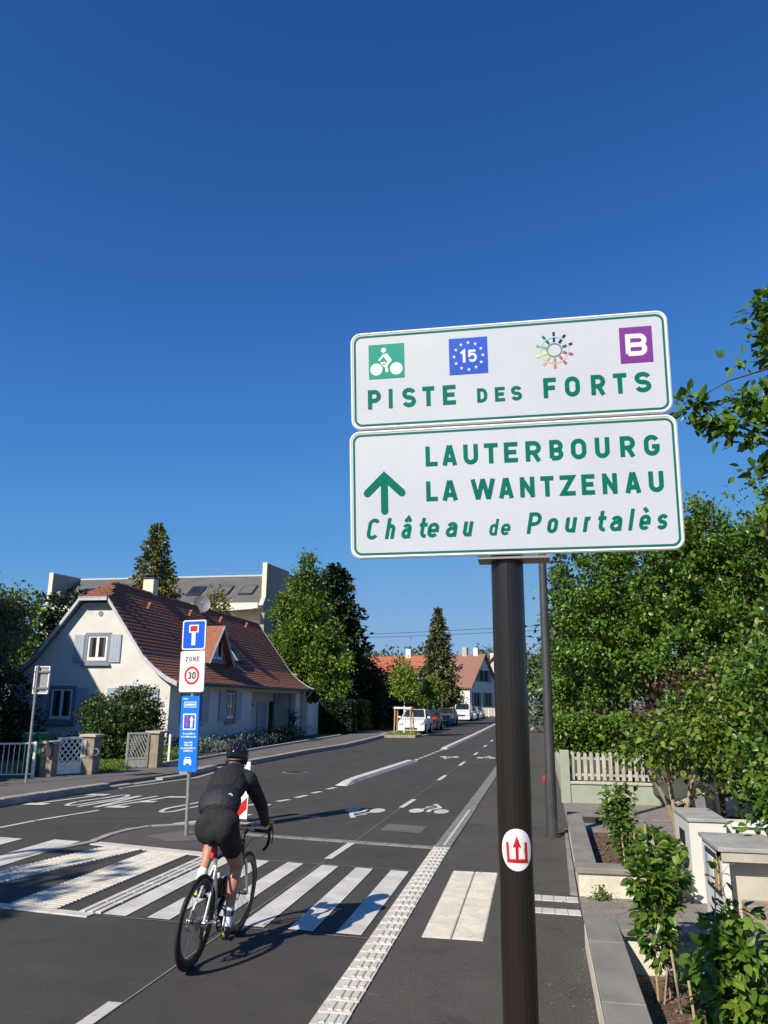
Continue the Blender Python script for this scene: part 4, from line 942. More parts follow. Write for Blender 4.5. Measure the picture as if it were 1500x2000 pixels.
# windows: local frame with u along the wall, n outwards
def wmat(o, u, n):
    u, n = Vector(u), Vector(n); return Matrix(((u.x, -n.x, 0, o[0]), (u.y, -n.y, 0, o[1]), (0, 0, 1, o[2]), (0, 0, 0, 1)))
def window(M4, w_, h, parent, surround=0.11, shutters=(1, 1), sw=0.46, mull=True, sill=True, panes=2):
    """local: x along wall, -y outwards, z up; origin at the lower middle"""
    fr = build('window', MB(M4).box(-w_ / 2 - surround, -w_ / 2, -0.035, 0, -surround, h + surround).box(w_ / 2, w_ / 2 + surround, -0.035, 0, -surround, h + surround)
               .box(-w_ / 2, w_ / 2, -0.035, 0, h, h + surround).box(-w_ / 2, w_ / 2, -0.035, 0, -surround, 0), 'trim', parent)
    e = 0.075
    mb = MB(M4).box(-w_ / 2, -w_ / 2 + e, -.018, 0, 0, h).box(w_ / 2 - e, w_ / 2, -.018, 0, 0, h).box(-w_ / 2 + e, w_ / 2 - e, -.018, 0, h - .05, h).box(-w_ / 2 + e, w_ / 2 - e, -.018, 0, 0, .12)
    if mull: mb.box(-0.055, 0.055, -.022, 0, .12, h - .05)
    build('sash', mb, 'white_paint', fr)
    for a, b in (((-w_ / 2 + e, -.055), (.055, w_ / 2 - e)) if mull else ((-w_ / 2 + e, w_ / 2 - e),)):
        build('pane', MB(M4).box(a, b, -.008, 0, .12, h - .05), 'glass', fr)
        build('curtain', MB(M4).box(a + (.0 if a < 0 else (b - a) * .62), b - ((b - a) * .62 if a < 0 else .0), -.0095, -.0083, .14, h - .07), 'curtain', fr) if mull else None
    if sill: build('sill', MB(M4).bbox(-w_ / 2 - surround - .06, w_ / 2 + surround + .06, -0.11, 0, -surround - .07, -surround, .01), 'trim', fr)
    for s_, on in ((-1, shutters[0]), (1, shutters[1])):
        if not on: continue
        x0 = s_ * (w_ / 2 + surround + 0.01); x1 = x0 + s_ * sw; xa, xb = min(x0, x1), max(x0, x1)
        sh = MB(M4).box(xa, xb, -.055, -.022, -0.07, h + .06)
        for i in range(3): sh.box(xa + .03 + i * (xb - xa - .05) / 3, xa + .015 + (i + 1) * (xb - xa - .05) / 3, -.062, -.055, .0, h)
        build('shutter', sh, 'shutter', fr)
window(wmat((-16.05, HY0, 3.42), (1, 0, 0), (0, -1, 0)), 0.80, 0.90, house, 0.13, sw=0.42)
window(wmat((-17.30, HY0, 1.28), (1, 0, 0), (0, -1, 0)), 0.86, 1.08, house, 0.14, sw=0.48)
window(wmat((-14.45, HY0, 1.28), (1, 0, 0), (0, -1, 0)), 0.86, 1.08, house, 0.14, sw=0.44)
window(wmat((HX, 32.55, 1.25), (0, 1, 0), (1, 0, 0)), 0.80, 1.06, house, 0.14, sw=0.72)
window(wmat((HX, 28.9, 1.25), (0, 1, 0), (1, 0, 0)), 0.80, 1.06, house, 0.14, sw=0.72)
build('round_vent', MB().tube([(-16.05, HY0 - .02, 5.17), (-16.05, HY0, 5.17)], 0.10, 14), 'trim', house)
# triangular dormer facing the street
M['tile_dormer'] = mat('dormer_tile', (0.33, 0.115, 0.055), 0.85, (0.24, 0.085, 0.045), 5.0, 8.0, bump=0.4, bscale=20)
dz0, dzt, dyc, dx = 3.62, 5.15, 32.95, -13.95
dm = build('dormer', MB().add([(dx, dyc - 1.3, dz0), (dx, dyc + 1.3, dz0), (dx, dyc, dzt), (dx - .1, dyc - 1.3, dz0), (dx - .1, dyc + 1.3, dz0), (dx - .1, dyc, dzt)], [(0, 1, 2), (5, 4, 3), (0, 3, 4, 1)]), 'trim', house)
xb = -13.95 - (dzt - 3.6) / 1.33
for s_ in (-1, 1):
    mb = MB(); a, b = Vector((dx + .28, dyc + s_ * 1.45, dz0 - .08)), Vector((dx + .28, dyc, dzt + .10)); c, d = Vector((xb - .25, dyc, dzt + .10)), Vector((dx - .02, dyc + s_ * 1.45, dz0 - .08))
    nrm = (b - a).cross(c - a).normalized() * (0.05 * (1 if s_ > 0 else -1)); 
    if nrm.z < 0: nrm = -nrm
    mb.add([tuple(p) for p in (a, b, c, d)] + [tuple(p + nrm) for p in (a, b, c, d)], [(0, 1, 2, 3), (7, 6, 5, 4), (0, 4, 5, 1), (1, 5, 6, 2), (2, 6, 7, 3), (3, 7, 4, 0)])
    build('dormer_roof', mb, 'tile_dormer', dm)
    build('dormer_bargeboard', MB().tube([tuple(a + Vector((.03, 0, 0))), tuple(b + Vector((.03, 0, 0)))], 0.055, 4), 'fascia', dm)
for y0, y1 in ((-0.62, -0.05), (0.05, 0.62)):
    mb = MB(); yy = [y0, y1] if abs(y0) > abs(y1) else [y1, y0]
    build('dormer_window', MB().box(dx, dx + .03, dyc + y0, dyc + y1, dz0 + .18, dz0 + .30).box(dx, dx + .03, dyc + y0, dyc + y0 + .07, dz0 + .30, dz0 + .95).box(dx, dx + .03, dyc + y1 - .07, dyc + y1, dz0 + .30, dz0 + .95), 'white_paint', dm)
    build('dormer_pane', MB().box(dx, dx + .012, dyc + y0 + .07, dyc + y1 - .07, dz0 + .30, dz0 + .95), 'glass', dm)
# roof window
def on_roof(y, x, h=0.0):
    z = 3.60 + 1.33 * (-14.0 - x); n = Vector((0.80, 0, 0.60)); return Vector((x, y, z)) + n * h
mb = MB()
def slab(mb, y0, y1, x0, x1, h0, h1):
    c = [on_roof(y, x, h) for h in (h0, h1) for y, x in ((y0, x0), (y1, x0), (y1, x1), (y0, x1))]
    mb.add([tuple(p) for p in c], [(0, 3, 2, 1), (4, 5, 6, 7), (0, 1, 5, 4), (1, 2, 6, 5), (2, 3, 7, 6), (3, 0, 4, 7)])
slab(mb, 35.85, 36.85, -14.15, -14.72, 0.02, 0.12); rw = build('roof_window', mb, 'zinc', house)
mb = MB(); slab(mb, 35.95, 36.75, -14.2, -14.67, 0.12, 0.13); build('roof_window_pane', mb, 'glass', rw)
mb = MB(); slab(mb, 35.83, 35.87, -14.15, -14.75, 0.12, 0.15); build('roof_window_flashing', mb, 'fascia', rw)
# white garage doors beyond the porch
gar = thing('white_garden_door', 'pair of white boarded doors between white posts beside the far end of the house', 'gate', (-12.4, 46, 0.1))
for y0, y1 in ((44.3, 45.3), (45.4, 46.2)):
    build('door_leaf', MB().box(-12.95, -12.9, y0, y1, 0.1, 1.85), 'white_paint', gar)
for y in (44.2, 45.33, 46.22): build('post', MB().box(-12.99, -12.86, y, y + .08, 0.1, 1.95), 'white_paint', gar)

# ================================================================== APARTMENT BLOCK BEHIND
ap = thing('apartment_block', 'cream apartment block with a dark sloping roof and tall parapet walls behind the white house', 'apartment building', (-31, 60, 0))
build('facade', MB().box(-41, -21.7, 60, 60.4, 0, 9.75).box(-41, -21.7, 72, 72.4, 0, 9.7), 'cream_facade', ap)
build('fascia_beam', MB().box(-41.0, -21.9, 59.55, 60.0, 9.35, 9.80), 'cream_facade', ap)
mb = MB().add([(-41, 59.7, 9.8), (-21.9, 59.7, 9.8), (-21.9, 64.2, 12.75), (-41, 64.2, 12.75), (-41, 71, 12.9), (-21.9, 71, 12.9), (-41, 59.7, 9.7), (-21.9, 59.7, 9.7), (-21.9, 71, 9.7), (-41, 71, 9.7)],
         [(0, 1, 2, 3), (3, 2, 5, 4), (6, 7, 1, 0), (4, 5, 8, 9)]); build('roof', mb, 'slate', ap)
build('roof_ridge_cap', MB().tube([(-41, 64.2, 12.78), (-21.9, 64.2, 12.78)], 0.10, 6), 'fascia', ap)
for x in (-41.35, -21.75):
    hz = 12.75 if x < -30 else 13.15
    prof = [(59.4, 9.5), (60.0, 9.9), (60.1, hz), (60.4, hz), (66, hz + 0.25), (66, 0), (60.0, 0), (59.9, 9.0)]
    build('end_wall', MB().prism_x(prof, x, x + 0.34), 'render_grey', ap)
    build('end_wall_edge', MB().box(x - .02, x + .36, 59.99, 60.09, 10.0, hz + .03).box(x - .02, x + .36, 60.09, 66, hz + .0, hz + .0 + .001) if False else MB().box(x - .02, x + .36, 60.0, 60.095, 10.0, hz + .03), 'cream_facade', ap)
    build('parapet_step', MB().add([(x - .02, 59.35, 9.55), (x + .36, 59.35, 9.55), (x + .36, 60.02, 10.35), (x - .02, 60.02, 10.35), (x - .02, 59.5, 9.45), (x + .36, 59.5, 9.45), (x + .36, 60.05, 10.0), (x - .02, 60.05, 10.0)], [(0, 1, 2, 3), (0, 4, 5, 1), (1, 5, 6, 2), (0, 3, 7, 4)]), 'fascia', ap)
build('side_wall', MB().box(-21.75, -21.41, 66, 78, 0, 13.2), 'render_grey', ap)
build('side_window', MB().box(-21.41, -21.37, 62.3, 62.9, 7.4, 8.7), 'dark', ap)
def rwin(u, s, w_=1.2, lit=False):
    a = Vector((u, 59.7 + 4.5 * s, 9.8 + 2.95 * s)); Yd = Vector((0, 0.836, 0.548)); n = Vector((0, -0.548, 0.836)); X = Vector((1, 0, 0))
    def sl(mb, x0, x1, y0, y1, h0, h1):
        c = [a + X * x + Yd * y + n * h for h in (h0, h1) for x, y in ((x0, y0), (x1, y0), (x1, y1), (x0, y1))]
        return mb.add([tuple(p) for p in c], [(0, 3, 2, 1), (4, 5, 6, 7), (0, 1, 5, 4), (1, 2, 6, 5), (2, 3, 7, 6), (3, 0, 4, 7)])
    f = build('roof_window', sl(MB(), 0, w_, 0, 1.7, .02, .14), 'zinc', ap); build('pane', sl(MB(), .1, w_ - .1, .12, 1.58, .14, .15), 'glass' if lit else 'slate', f)
for u, lit in ((-39.3, 1), (-28.9, 1), (-26.35, 0), (-24.2, 0)): rwin(u, 0.28, 1.25, lit)
build('balcony_parapet', MB().box(-41, -27, 59.0, 59.2, 7.9, 8.8), 'cream_facade', ap)
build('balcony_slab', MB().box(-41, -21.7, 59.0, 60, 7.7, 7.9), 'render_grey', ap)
for i in range(6):
    x = -40.2 + i * 2.3; f = build('window', MB().box(x, x + 1.5, 59.95, 59.99, 8.0, 9.3), 'dark', ap); build('frame', MB().box(x - .06, x, 59.93, 59.99, 7.95, 9.35).box(x + 1.5, x + 1.56, 59.93, 59.99, 7.95, 9.35), 'white_paint', f)
mb = MB().add([(-25.6, 59.9, 9.3), (-21.9, 59.9, 9.3), (-21.9, 58.4, 9.2), (-25.6, 58.4, 8.75)], [(0, 1, 2, 3), (3, 2, 1, 0)]); 
build('awning', MB().add([(-26.5, 59.9, 9.32), (-21.9, 59.9, 9.32), (-21.9, 58.6, 9.25), (-26.5, 58.6, 8.95), (-26.5, 59.9, 9.26), (-21.9, 59.9, 9.26), (-21.9, 58.6, 9.19), (-26.5, 58.6, 8.89)], [(0, 3, 2, 1), (4, 5, 6, 7), (3, 7, 6, 2), (0, 4, 7, 3), (1, 2, 6, 5)]), 'sign_white2', ap)
di = thing('satellite_dish', 'small grey dish on the left parapet of the apartment block', 'satellite dish', (-40.4, 60.4, 10.4))
build('reflector', MB().ball((-40.4, 60.3, 10.75), 0.42, 14, 9, (1, .25, 1)), 'dish_grey', di, smooth=True); build('mast', MB().tube([(-40.4, 60.5, 10.2), (-40.4, 60.4, 10.75)], .04, 6), 'steel', di)

# neighbouring steep-roofed house beyond the left edge, whose roof edge shades the gable
nb = thing('neighbour_house', 'plain steep roofed neighbouring house left of the white house', 'house', (-22, 10, 0.1))
build('wall', MB().prism_y([(-17.9, 0), (-17.9, 6.2), (-22.5, 11.8), (-27.1, 6.2), (-27.1, 0)][::-1], 9.0, 18.6), 'render_cream', nb)
for s_ in (1, -1):
    mb = MB(); e = Vector((-22.5 + s_ * 5.2, 8.7, 5.35)); r_ = Vector((-22.5, 8.7, 12.55))
    v = [e, r_, r_ + Vector((0, 10.1, 0)), e + Vector((0, 10.1, 0))]; v += [p - Vector((0, 0, .25)) for p in v]
    mb.add([tuple(p) for p in v], [(0, 1, 2, 3), (7, 6, 5, 4), (0, 4, 5, 1), (2, 6, 7, 3), (0, 3, 7, 4)]); build('roof', mb, 'tile_far', nb)

# ================================================================== LEFT FENCE, GATES, PILLARS
def pillar(x, y, h, w_, lab, cap=True):
    t = thing('gate_pillar', lab, 'gate pillar', (x, y, 0.1), group=None)
    build('shaft', MB().box(x - w_ / 2, x + w_ / 2, y - w_ / 2, y + w_ / 2, 0.05, h - .06), 'stone_pillar', t)
    build('cap', MB().bbox(x - w_ / 2 - .05, x + w_ / 2 + .05, y - w_ / 2 - .05, y + w_ / 2 + .05, h - .06, h, .015), 'concrete', t); return t
pillar(-12.05, 18.35, 0.98, 0.32, 'short brown stone pillar left of the lattice gate')
p2 = pillar(-11.42, 19.15, 1.12, 0.36, 'stone gate pillar with a flat cap between lattice gate and open entrance')
pillar(-10.83, 21.55, 1.13, 0.36, 'stone gate pillar beside the open cream gate leaf')
build('name_plate', MB().box(-11.57, -11.44, 18.945, 18.969, 0.55, 0.98), 'concrete', p2)
wr = thing('round_wreath', 'small round pale ring hung on the gate pillar', 'ornament', (-11.24, 18.95, 0.6)); build('ring', MB().ring((-11.22, 19.02, 0.68), (0.5, -.8, 0), 0.085, 0.017, 20, 6), 'shutter', wr)
mb = MB().bbox(-12.28, -11.98, 18.1, 18.4, 0.99, 1.10, .02).box(-12.26, -12.0, 18.12, 18.38, 0.72, 0.985)
solo('letter_box', MB().bbox(-12.02, -11.86, 18.08, 18.17, 0.62, 0.96, .02).box(-12.0, -11.88, 18.07, 18.08, 0.84, 0.88), 'plastic', 'dark letter box on the short stone pillar', 'letter box')
M['green_bin'] = mat('green_bin_dark', (0.01, 0.10, 0.05), 0.6)
gb = thing('green_box', 'green plastic bin standing behind the left fence', 'bin', (-12.6, 18.6, 0.1)); build('bin_body', MB().add([(-12.82, 18.4, .1), (-12.38, 18.4, .1), (-12.38, 18.8, .1), (-12.82, 18.8, .1), (-12.87, 18.35, 1.05), (-12.33, 18.35, 1.05), (-12.33, 18.85, 1.05), (-12.87, 18.85, 1.05)], [(0, 1, 5, 4), (1, 2, 6, 5), (2, 3, 7, 6), (3, 0, 4, 7), (3, 2, 1, 0)]), 'green_bin', gb)
build('lid', MB().bbox(-12.90, -12.30, 18.32, 18.88, 1.05, 1.16, .03), 'green_bin', gb)
def gate_leaf(name, lab, a, b, z0, z1, m, diag):
    A, B = Vector(a), Vector(b); d = (B - A); L = d.length; d.normalize(); M4 = Matrix(((d.x, -d.y, 0, A.x), (d.y, d.x, 0, A.y), (0, 0, 1, 0), (0, 0, 0, 1)))
    t = thing(name, lab, 'gate', (A.x, A.y, z0)); w_ = 0.055
    build('gate_frame', MB(M4).box(0, w_, -.02, .02, z0, z1).box(L - w_, L, -.02, .02, z0, z1).box(w_, L - w_, -.02, .02, z1 - w_, z1).box(w_, L - w_, -.02, .02, z0, z0 + w_).box(w_, L - w_, -.02, .02, z0 + .22, z0 + .22 + w_), m, t)
    build('lower_panel', MB(M4).box(w_, L - w_, -.012, .012, z0 + w_, z0 + .22), m, t)
    za, zb = z0 + .22 + w_, z1 - w_; W_, H_ = L - 2 * w_, zb - za
    def slat(x0, y0, x1, y1, k):
        mbb = MB(M4); dx, dy = x1 - x0, y1 - y0; l = math.hypot(dx, dy); nx, ny = -dy / l * .016, dx / l * .016; yy = -.012 + .012 * k
        mbb.add([(w_ + x0 + nx, yy, za + y0 + ny), (w_ + x1 + nx, yy, za + y1 + ny), (w_ + x1 - nx, yy, za + y1 - ny), (w_ + x0 - nx, yy, za + y0 - ny),
                 (w_ + x0 + nx, yy + .01, za + y0 + ny), (w_ + x1 + nx, yy + .01, za + y1 + ny), (w_ + x1 - nx, yy + .01, za + y1 - ny), (w_ + x0 - nx, yy + .01, za + y0 - ny)],
                [(0, 1, 2, 3), (7, 6, 5, 4), (0, 4, 5, 1), (3, 2, 6, 7)])
        build('slat', mbb, m, t)
    def clip(x0, s, k):   # line y = s*(x-x0) clipped to the opening
        pts = []
        for x in (0, W_):
            y = s * (x - x0)
            if -1e-6 <= y <= H_: pts.append((x, y))
        for y in (0, H_):
            x = x0 + y / s
            if 0 < x < W_: pts.append((x, y))
        if len(pts) >= 2: slat(*pts[0], *pts[1], k)
    if diag == 'lattice':
        for i in range(-3, 6): clip(i * 0.15, 1.15, 0)
        for i in range(0, 9): clip(i * 0.15, -1.15, 1)
    else:
        for i in range(-7, 5): clip(i * 0.085, -1.5 if False else 1.6 * (-1), 0) if False else clip(W_ - 0.02 + i * 0.085, -1.9, 0)
        for i in range(-1, 5): clip(-0.02 + i * 0.075, -1.9, 0) if False else None
        for i in range(1, 5): clip(0.0 - i * 0.0 + 0.085 * i - 0.35, 1.3, 1)
gate_leaf('garden_gate', 'grey white lattice garden gate closed between two stone pillars', (-11.92, 18.44), (-11.56, 19.0), 0.16, 1.06, 'white_paint', 'lattice')
gate_leaf('garden_gate', 'cream gate leaf with slanting slats standing open against its pillar', (-11.40, 20.95), (-10.93, 21.35), 0.14, 1.10, 'picket', 'slant')
# vertical-bar railing at the far left
rl = thing('bar_railing', 'white metal bar railing at the left edge beside the sign post', 'railing', (-12.25, 18.0, 0.1))
A, B = Vector((-15.0, 16.6, 0)), Vector((-12.22, 17.95, 0)); d = B - A; L = d.length
build('rail', MB().tube([(A.x, A.y, 0.90), (B.x, B.y, 0.93)], 0.022, 6), 'white_paint', rl); build('rail', MB().tube([(A.x, A.y, 0.2), (B.x, B.y, 0.2)], 0.018, 6), 'white_paint', rl)
n = int(L / 0.115)
for i in range(n):
    p = A + d * (i / n); build('bar', MB().tube([(p.x, p.y, 0.2), (p.x, p.y, 0.91)], 0.011, 5), 'white_paint', rl)
build('end_post', MB().box(B.x - .03, B.x + .03, B.y - .03, B.y + .03, 0.1, 0.97), 'white_paint', rl)
mb = MB(); mb.box(-10.95, -10.8, 21.8, 24.6, 0.05, 0.22).box(-11.0, -10.8, 24.6, 44.0, .05, .2); solo('garden_edging', mb, 'concrete', 'low pale concrete edging of the flower bed in front of the white house', 'edging')
wf = thing('wire_fence', 'low wire garden fence with a white post right of the stone pillar', 'fence', (-10.9, 22, 0.2))
for i, y in enumerate((22.6, 24.4)): build('post', MB().box(-10.93, -10.87, y, y + .06, 0.1, 1.0 if i == 0 else .9), 'white_paint', wf)
for z in (0.45, 0.7, 0.92): build('wire', MB().tube([(-10.9, 21.7, z), (-10.9, 24.4, z)], 0.006, 4), 'steel', wf)

# ================================================================== STREET SIGNS ON POSTS
def post_sign_back():
    x, y = -11.55, 16.75
    t = thing('parking_sign', 'square street sign seen from behind on a thin grey post at the left edge', 'road sign', (x, y, 0.13))
    top = Vector((x - .02, y, 2.78)); build('post', MB().tube([(x, y, 0.13), tuple(top)], 0.030, 10), 'galv', t, smooth=True)
    M4 = Matrix.Translation((x, y, 2.44)) @ Matrix.Rotation(R(-2), 4, 'Z')
    build('plate', MB(M4).bbox(-0.10, 0.27, 0.045, 0.062, -0.30, 0.30, .004), 'galv', t)
    e = build('frame', MB(M4).box(-.12, -.095, .02, .07, -.32, .32).box(.265, .29, .02, .07, -.32, .32).box(-.095, .265, .02, .07, .295, .32).box(-.095, .265, .02, .07, -.32, -.295), 'sign_edge', t)
    [build('clamp', MB(M4).box(-.11, .28, .0, .045, q, q + .04), 'steel', t) for q in (.17, -.21)]
post_sign_back()
zx, zy = -5.29, 11.76
zp = thing('zone_sign_post', 'grey post on the island with dead end, zone 30 and tall blue sign plates', 'road sign', (zx, zy, 0))
TZ = Matrix.Translation((zx, zy, 0)) @ Matrix.Rotation(R(0.9), 4, 'X') @ Matrix.Rotation(R(-0.8), 4, 'Y')
build('post', MB(TZ).tube([(0, 0, 0), (0, 0, 3.22)], 0.030, 12), 'galv', zp, smooth=True)
ZR = TZ @ Matrix.Rotation(R(-8), 4, 'Z')
def zplate(name, u0, u1, v0, v1, r, edge, face, y, lab, ins=0.02):
    o_ = rrect(u0, u1, v0, v1, r); n = len(o_)
    p = build(name, MB(ZR).add([(u, y, v) for u, v in o_] + [(u, y + .022, v) for u, v in o_], [tuple(range(n)), tuple(range(2 * n - 1, n - 1, -1))] + [(k, n + k, n + (k + 1) % n, (k + 1) % n) for k in range(n)]), edge, zp, label=lab)
    i_ = rrect(u0 + ins, u1 - ins, v0 + ins, v1 - ins, max(r - ins * .4, .004)); build('face', MB(ZR).add([(u, y - .0012, v) for u, v in i_], [tuple(range(n))]), face, p); return p
def zr(p, m, y, *rects):
    mb = MB(ZR)
    for (a, b, c, d) in rects: mb.add([(a, y, c), (b, y, c), (b, y, d), (a, y, d)], [(0, 1, 2, 3)])
    return build('marking', mb, m, p)
cu0 = 0.005
p = zplate('dead_end_plate', -0.215 + cu0, 0.215 + cu0, 2.79, 3.26, .04, 'sign_edge', 'blue_sq', -0.055, 'blue dead end plate with white stem and red bar')
zr(p, 'sign_edge', -.0575, (-.035, .035, 2.86, 3.06), (-.088, .088, 3.06, 3.185)); zr(p, 'red', -.059, (-.066, .066, 3.08, 3.165))
p = zplate('zone_30_plate', -0.225, 0.225, 2.13, 2.77, .035, 'car_white', 'sign_white2', -0.055, 'white plate reading ZONE over a red ringed 30', .008)
mb = MB(ZR); 
for i, chh in enumerate('ZONE'): write(mb, chh, -0.128 + i * .069, -0.128 + i * .069 + .047, 2.605, .075, .0125, lambda u, v, k: (u, -.0575 - .0002 * k, v))
build('lettering', mb, 'black_ink', p)
ring = [(0.135 * math.cos(R(a)), 2.385 + 0.142 * math.sin(R(a))) for a in range(0, 360, 8)]; rin = [(0.102 * math.cos(R(a)), 2.385 + 0.108 * math.sin(R(a))) for a in range(0, 360, 8)]
mb = MB(ZR); ringface(mb, ring, rin, -.0575); build('red_ring', mb, 'red', p)
mb = MB(ZR); write(mb, '3', -.072, -.008, 2.33, .11, .021, lambda u, v, k: (u, -.0577 - .0002 * k, v)); write(mb, '0', .008, .072, 2.33, .11, .021, lambda u, v, k: (u, -.0577 - .0002 * k, v)); build('lettering', mb, 'black_ink', p)
p = zplate('blue_notice_plate', -0.165, 0.165, 0.93, 2.07, .004, 'blue_panel', 'blue_panel', -0.06, 'tall bright blue notice plate with arrows, small print and a car symbol', .003)
zr(p, 'sign_edge', -.0625, (-.11, .11, 1.895, 1.905), (-.11, .11, 1.97, 1.98), (-.11, -.10, 1.905, 1.97), (.10, .11, 1.905, 1.97), (-.085, .085, 1.925, 1.950), (-.13, -.04, 2.02, 2.032))
zr(p, 'sign_edge', -.0625, (-.115, .115, 1.555, 1.80)); zr(p, 'sign_blue', -.064, (-.095, .095, 1.575, 1.78))
mb = MB(ZR); mb.add([(.02, -.0655, 1.59), (.06, -.0655, 1.59), (.06, -.0655, 1.71), (.02, -.0655, 1.71)], [(0, 1, 2, 3)]).add([(.0, -.0655, 1.70), (.08, -.0655, 1.70), (.04, -.0655, 1.77)], [(0, 1, 2)]); build('arrow', mb, 'sign_edge', p)
M['magenta'] = mat('magenta_red', (0.55, 0.05, 0.22), 0.4)
mb = MB(ZR); mb.add([(-.06, -.0655, 1.64), (-.03, -.0655, 1.64), (-.03, -.0655, 1.77), (-.06, -.0655, 1.77)], [(0, 1, 2, 3)]).add([(-.08, -.0655, 1.65), (-.045, -.0655, 1.59), (-.01, -.0655, 1.65)], [(0, 1, 2)]); build('arrow', mb, 'magenta', p)
rr_ = random.Random(3); rects = []
for v, wd in ((1.487, .105), (1.442, .13), (1.355, .075), (1.315, .07), (1.272, .13), (1.232, .085)):
    u = -wd
    while u < wd:
        l = rr_.uniform(.006, .012); rects.append((u, min(u + l, wd), v - .002, v + rr_.choice((.016, .016, .024)))); u += l + rr_.choice((.003, .003, .004, .010))
o = zr(p, 'sign_edge', -.0625, *rects); o['kind'] = 'stuff'
zr(p, 'sign_edge', -.0625, (-.065, .065, 1.055, 1.11), (-.065, -.035, 1.03, 1.055), (.035, .065, 1.03, 1.055), (-.05, .05, 1.11, 1.118), (-.04, .04, 1.138, 1.148), (-.05, -.038, 1.118, 1.14), (.038, .05, 1.118, 1.14))
build('clamp', MB(TZ).tube([(0, 0, 2.2), (0, 0, 2.24)], .042, 10), 'steel', zp); build('clamp', MB(TZ).tube([(0, 0, 2.92), (0, 0, 2.96)], .042, 10), 'steel', zp)
# red and white chevron board
dl = thing('hazard_board', 'red and white striped hazard board standing beyond the cyclist at the island nose', 'hazard board', (-4.98, 13.27, 0))
M4 = Matrix.Translation((-4.985, 13.27, 0)) @ Matrix.Rotation(R(-3), 4, 'Z') @ Matrix.Rotation(R(1.5), 4, 'Y')
build('board', MB(M4).bbox(-0.10, 0.10, -0.012, 0.012, 0.02, 0.98, .01), 'sign_edge', dl)
mb = MB(M4)
for i in range(-1, 4):
    z = 0.12 + i * 0.40
    pts = [(-0.085, max(z - .085, .05)), (0.085, max(z + .085, .05)), (0.085, min(z + .285, .95)), (-0.085, min(z + .115, .95))]
    if z + .115 > .05 and z < .9: mb.add([(u, -.0135, v) for u, v in pts], [(0, 1, 2, 3)])
build('red_stripes', mb, 'red', dl); build('foot', MB(M4).bbox(-.16, .16, -.11, .11, 0, .05, .02), 'rubber', dl)
# street lamp on the right footway
lp = thing('street_lamp', 'plain dark grey lamp column on the right footway behind the sign mast', 'street lamp', (0.195, 12.97, 0))
mb = MB().tube([(0.195, 12.97, 0.0), (0.195, 12.97, 0.9), (0.20, 12.97, 0.95), (0.215, 12.99, 4.4), (0.225, 13.0, 7.2)], [0.088, 0.086, 0.080, 0.062, 0.05], 20); build('column', mb, 'lamp', lp, smooth=True)
build('base_flange', MB().tube([(0.195, 12.97, 0.004), (0.195, 12.97, 0.03)], 0.12, 20), 'lamp', lp, smooth=True)
build('access_door', MB().box(0.17, 0.22, 12.878, 12.886, 0.45, 0.80), 'lamp', lp)
build('lamp_arm', MB().tube([(0.225, 13.0, 7.1), (-0.2, 13.0, 7.5), (-0.9, 13.0, 7.6)], 0.035, 10), 'lamp', lp, smooth=True); build('lamp_head', MB().bbox(-1.55, -0.85, 12.87, 13.13, 7.54, 7.64, .03), 'lamp', lp)
lp2 = thing('street_lamp', 'grey lamp column on the left footway nearest the viewer', 'street lamp', (-11.1, 2.0, 0.13))
build('column', MB().tube([(-11.1, 2.0, 0.13), (-11.1, 2.0, 7.0)], [0.10, 0.06], 16), 'lamp', lp2, smooth=True); build('lamp_head', MB().bbox(-11.1, -10.2, 1.9, 2.1, 6.95, 7.05, .03), 'lamp', lp2)
hy = thing('red_disc_marker', 'small red reflector bracket low behind the lamp column', 'marker', (0.15, 20, 0)); build('post', MB().tube([(0.24, 20, 0), (0.24, 20, .30)], .02, 6), 'plastic', hy); build('red_disc', MB().ball((0.19, 20, 0.22), .085, 12, 8, (.8, .4, 1.3)), 'red', hy, smooth=True)
# overhead wires across the far end of the street
for k, (za, zb) in enumerate(((8.7, 9.95), (8.9, 10.5))):
    solo('overhead_wire', MB().tube([(-42 + 50 * i / 12, 85, za + (zb - za) * i / 12 - 0.0 - 0.5 * math.sin(math.pi * i / 12) * .6) for i in range(13)], 0.022, 4), 'plastic', ('lower' if k == 0 else 'upper') + ' of the two thin cables crossing the sky beyond the parked cars', 'cable', 'overhead cables')
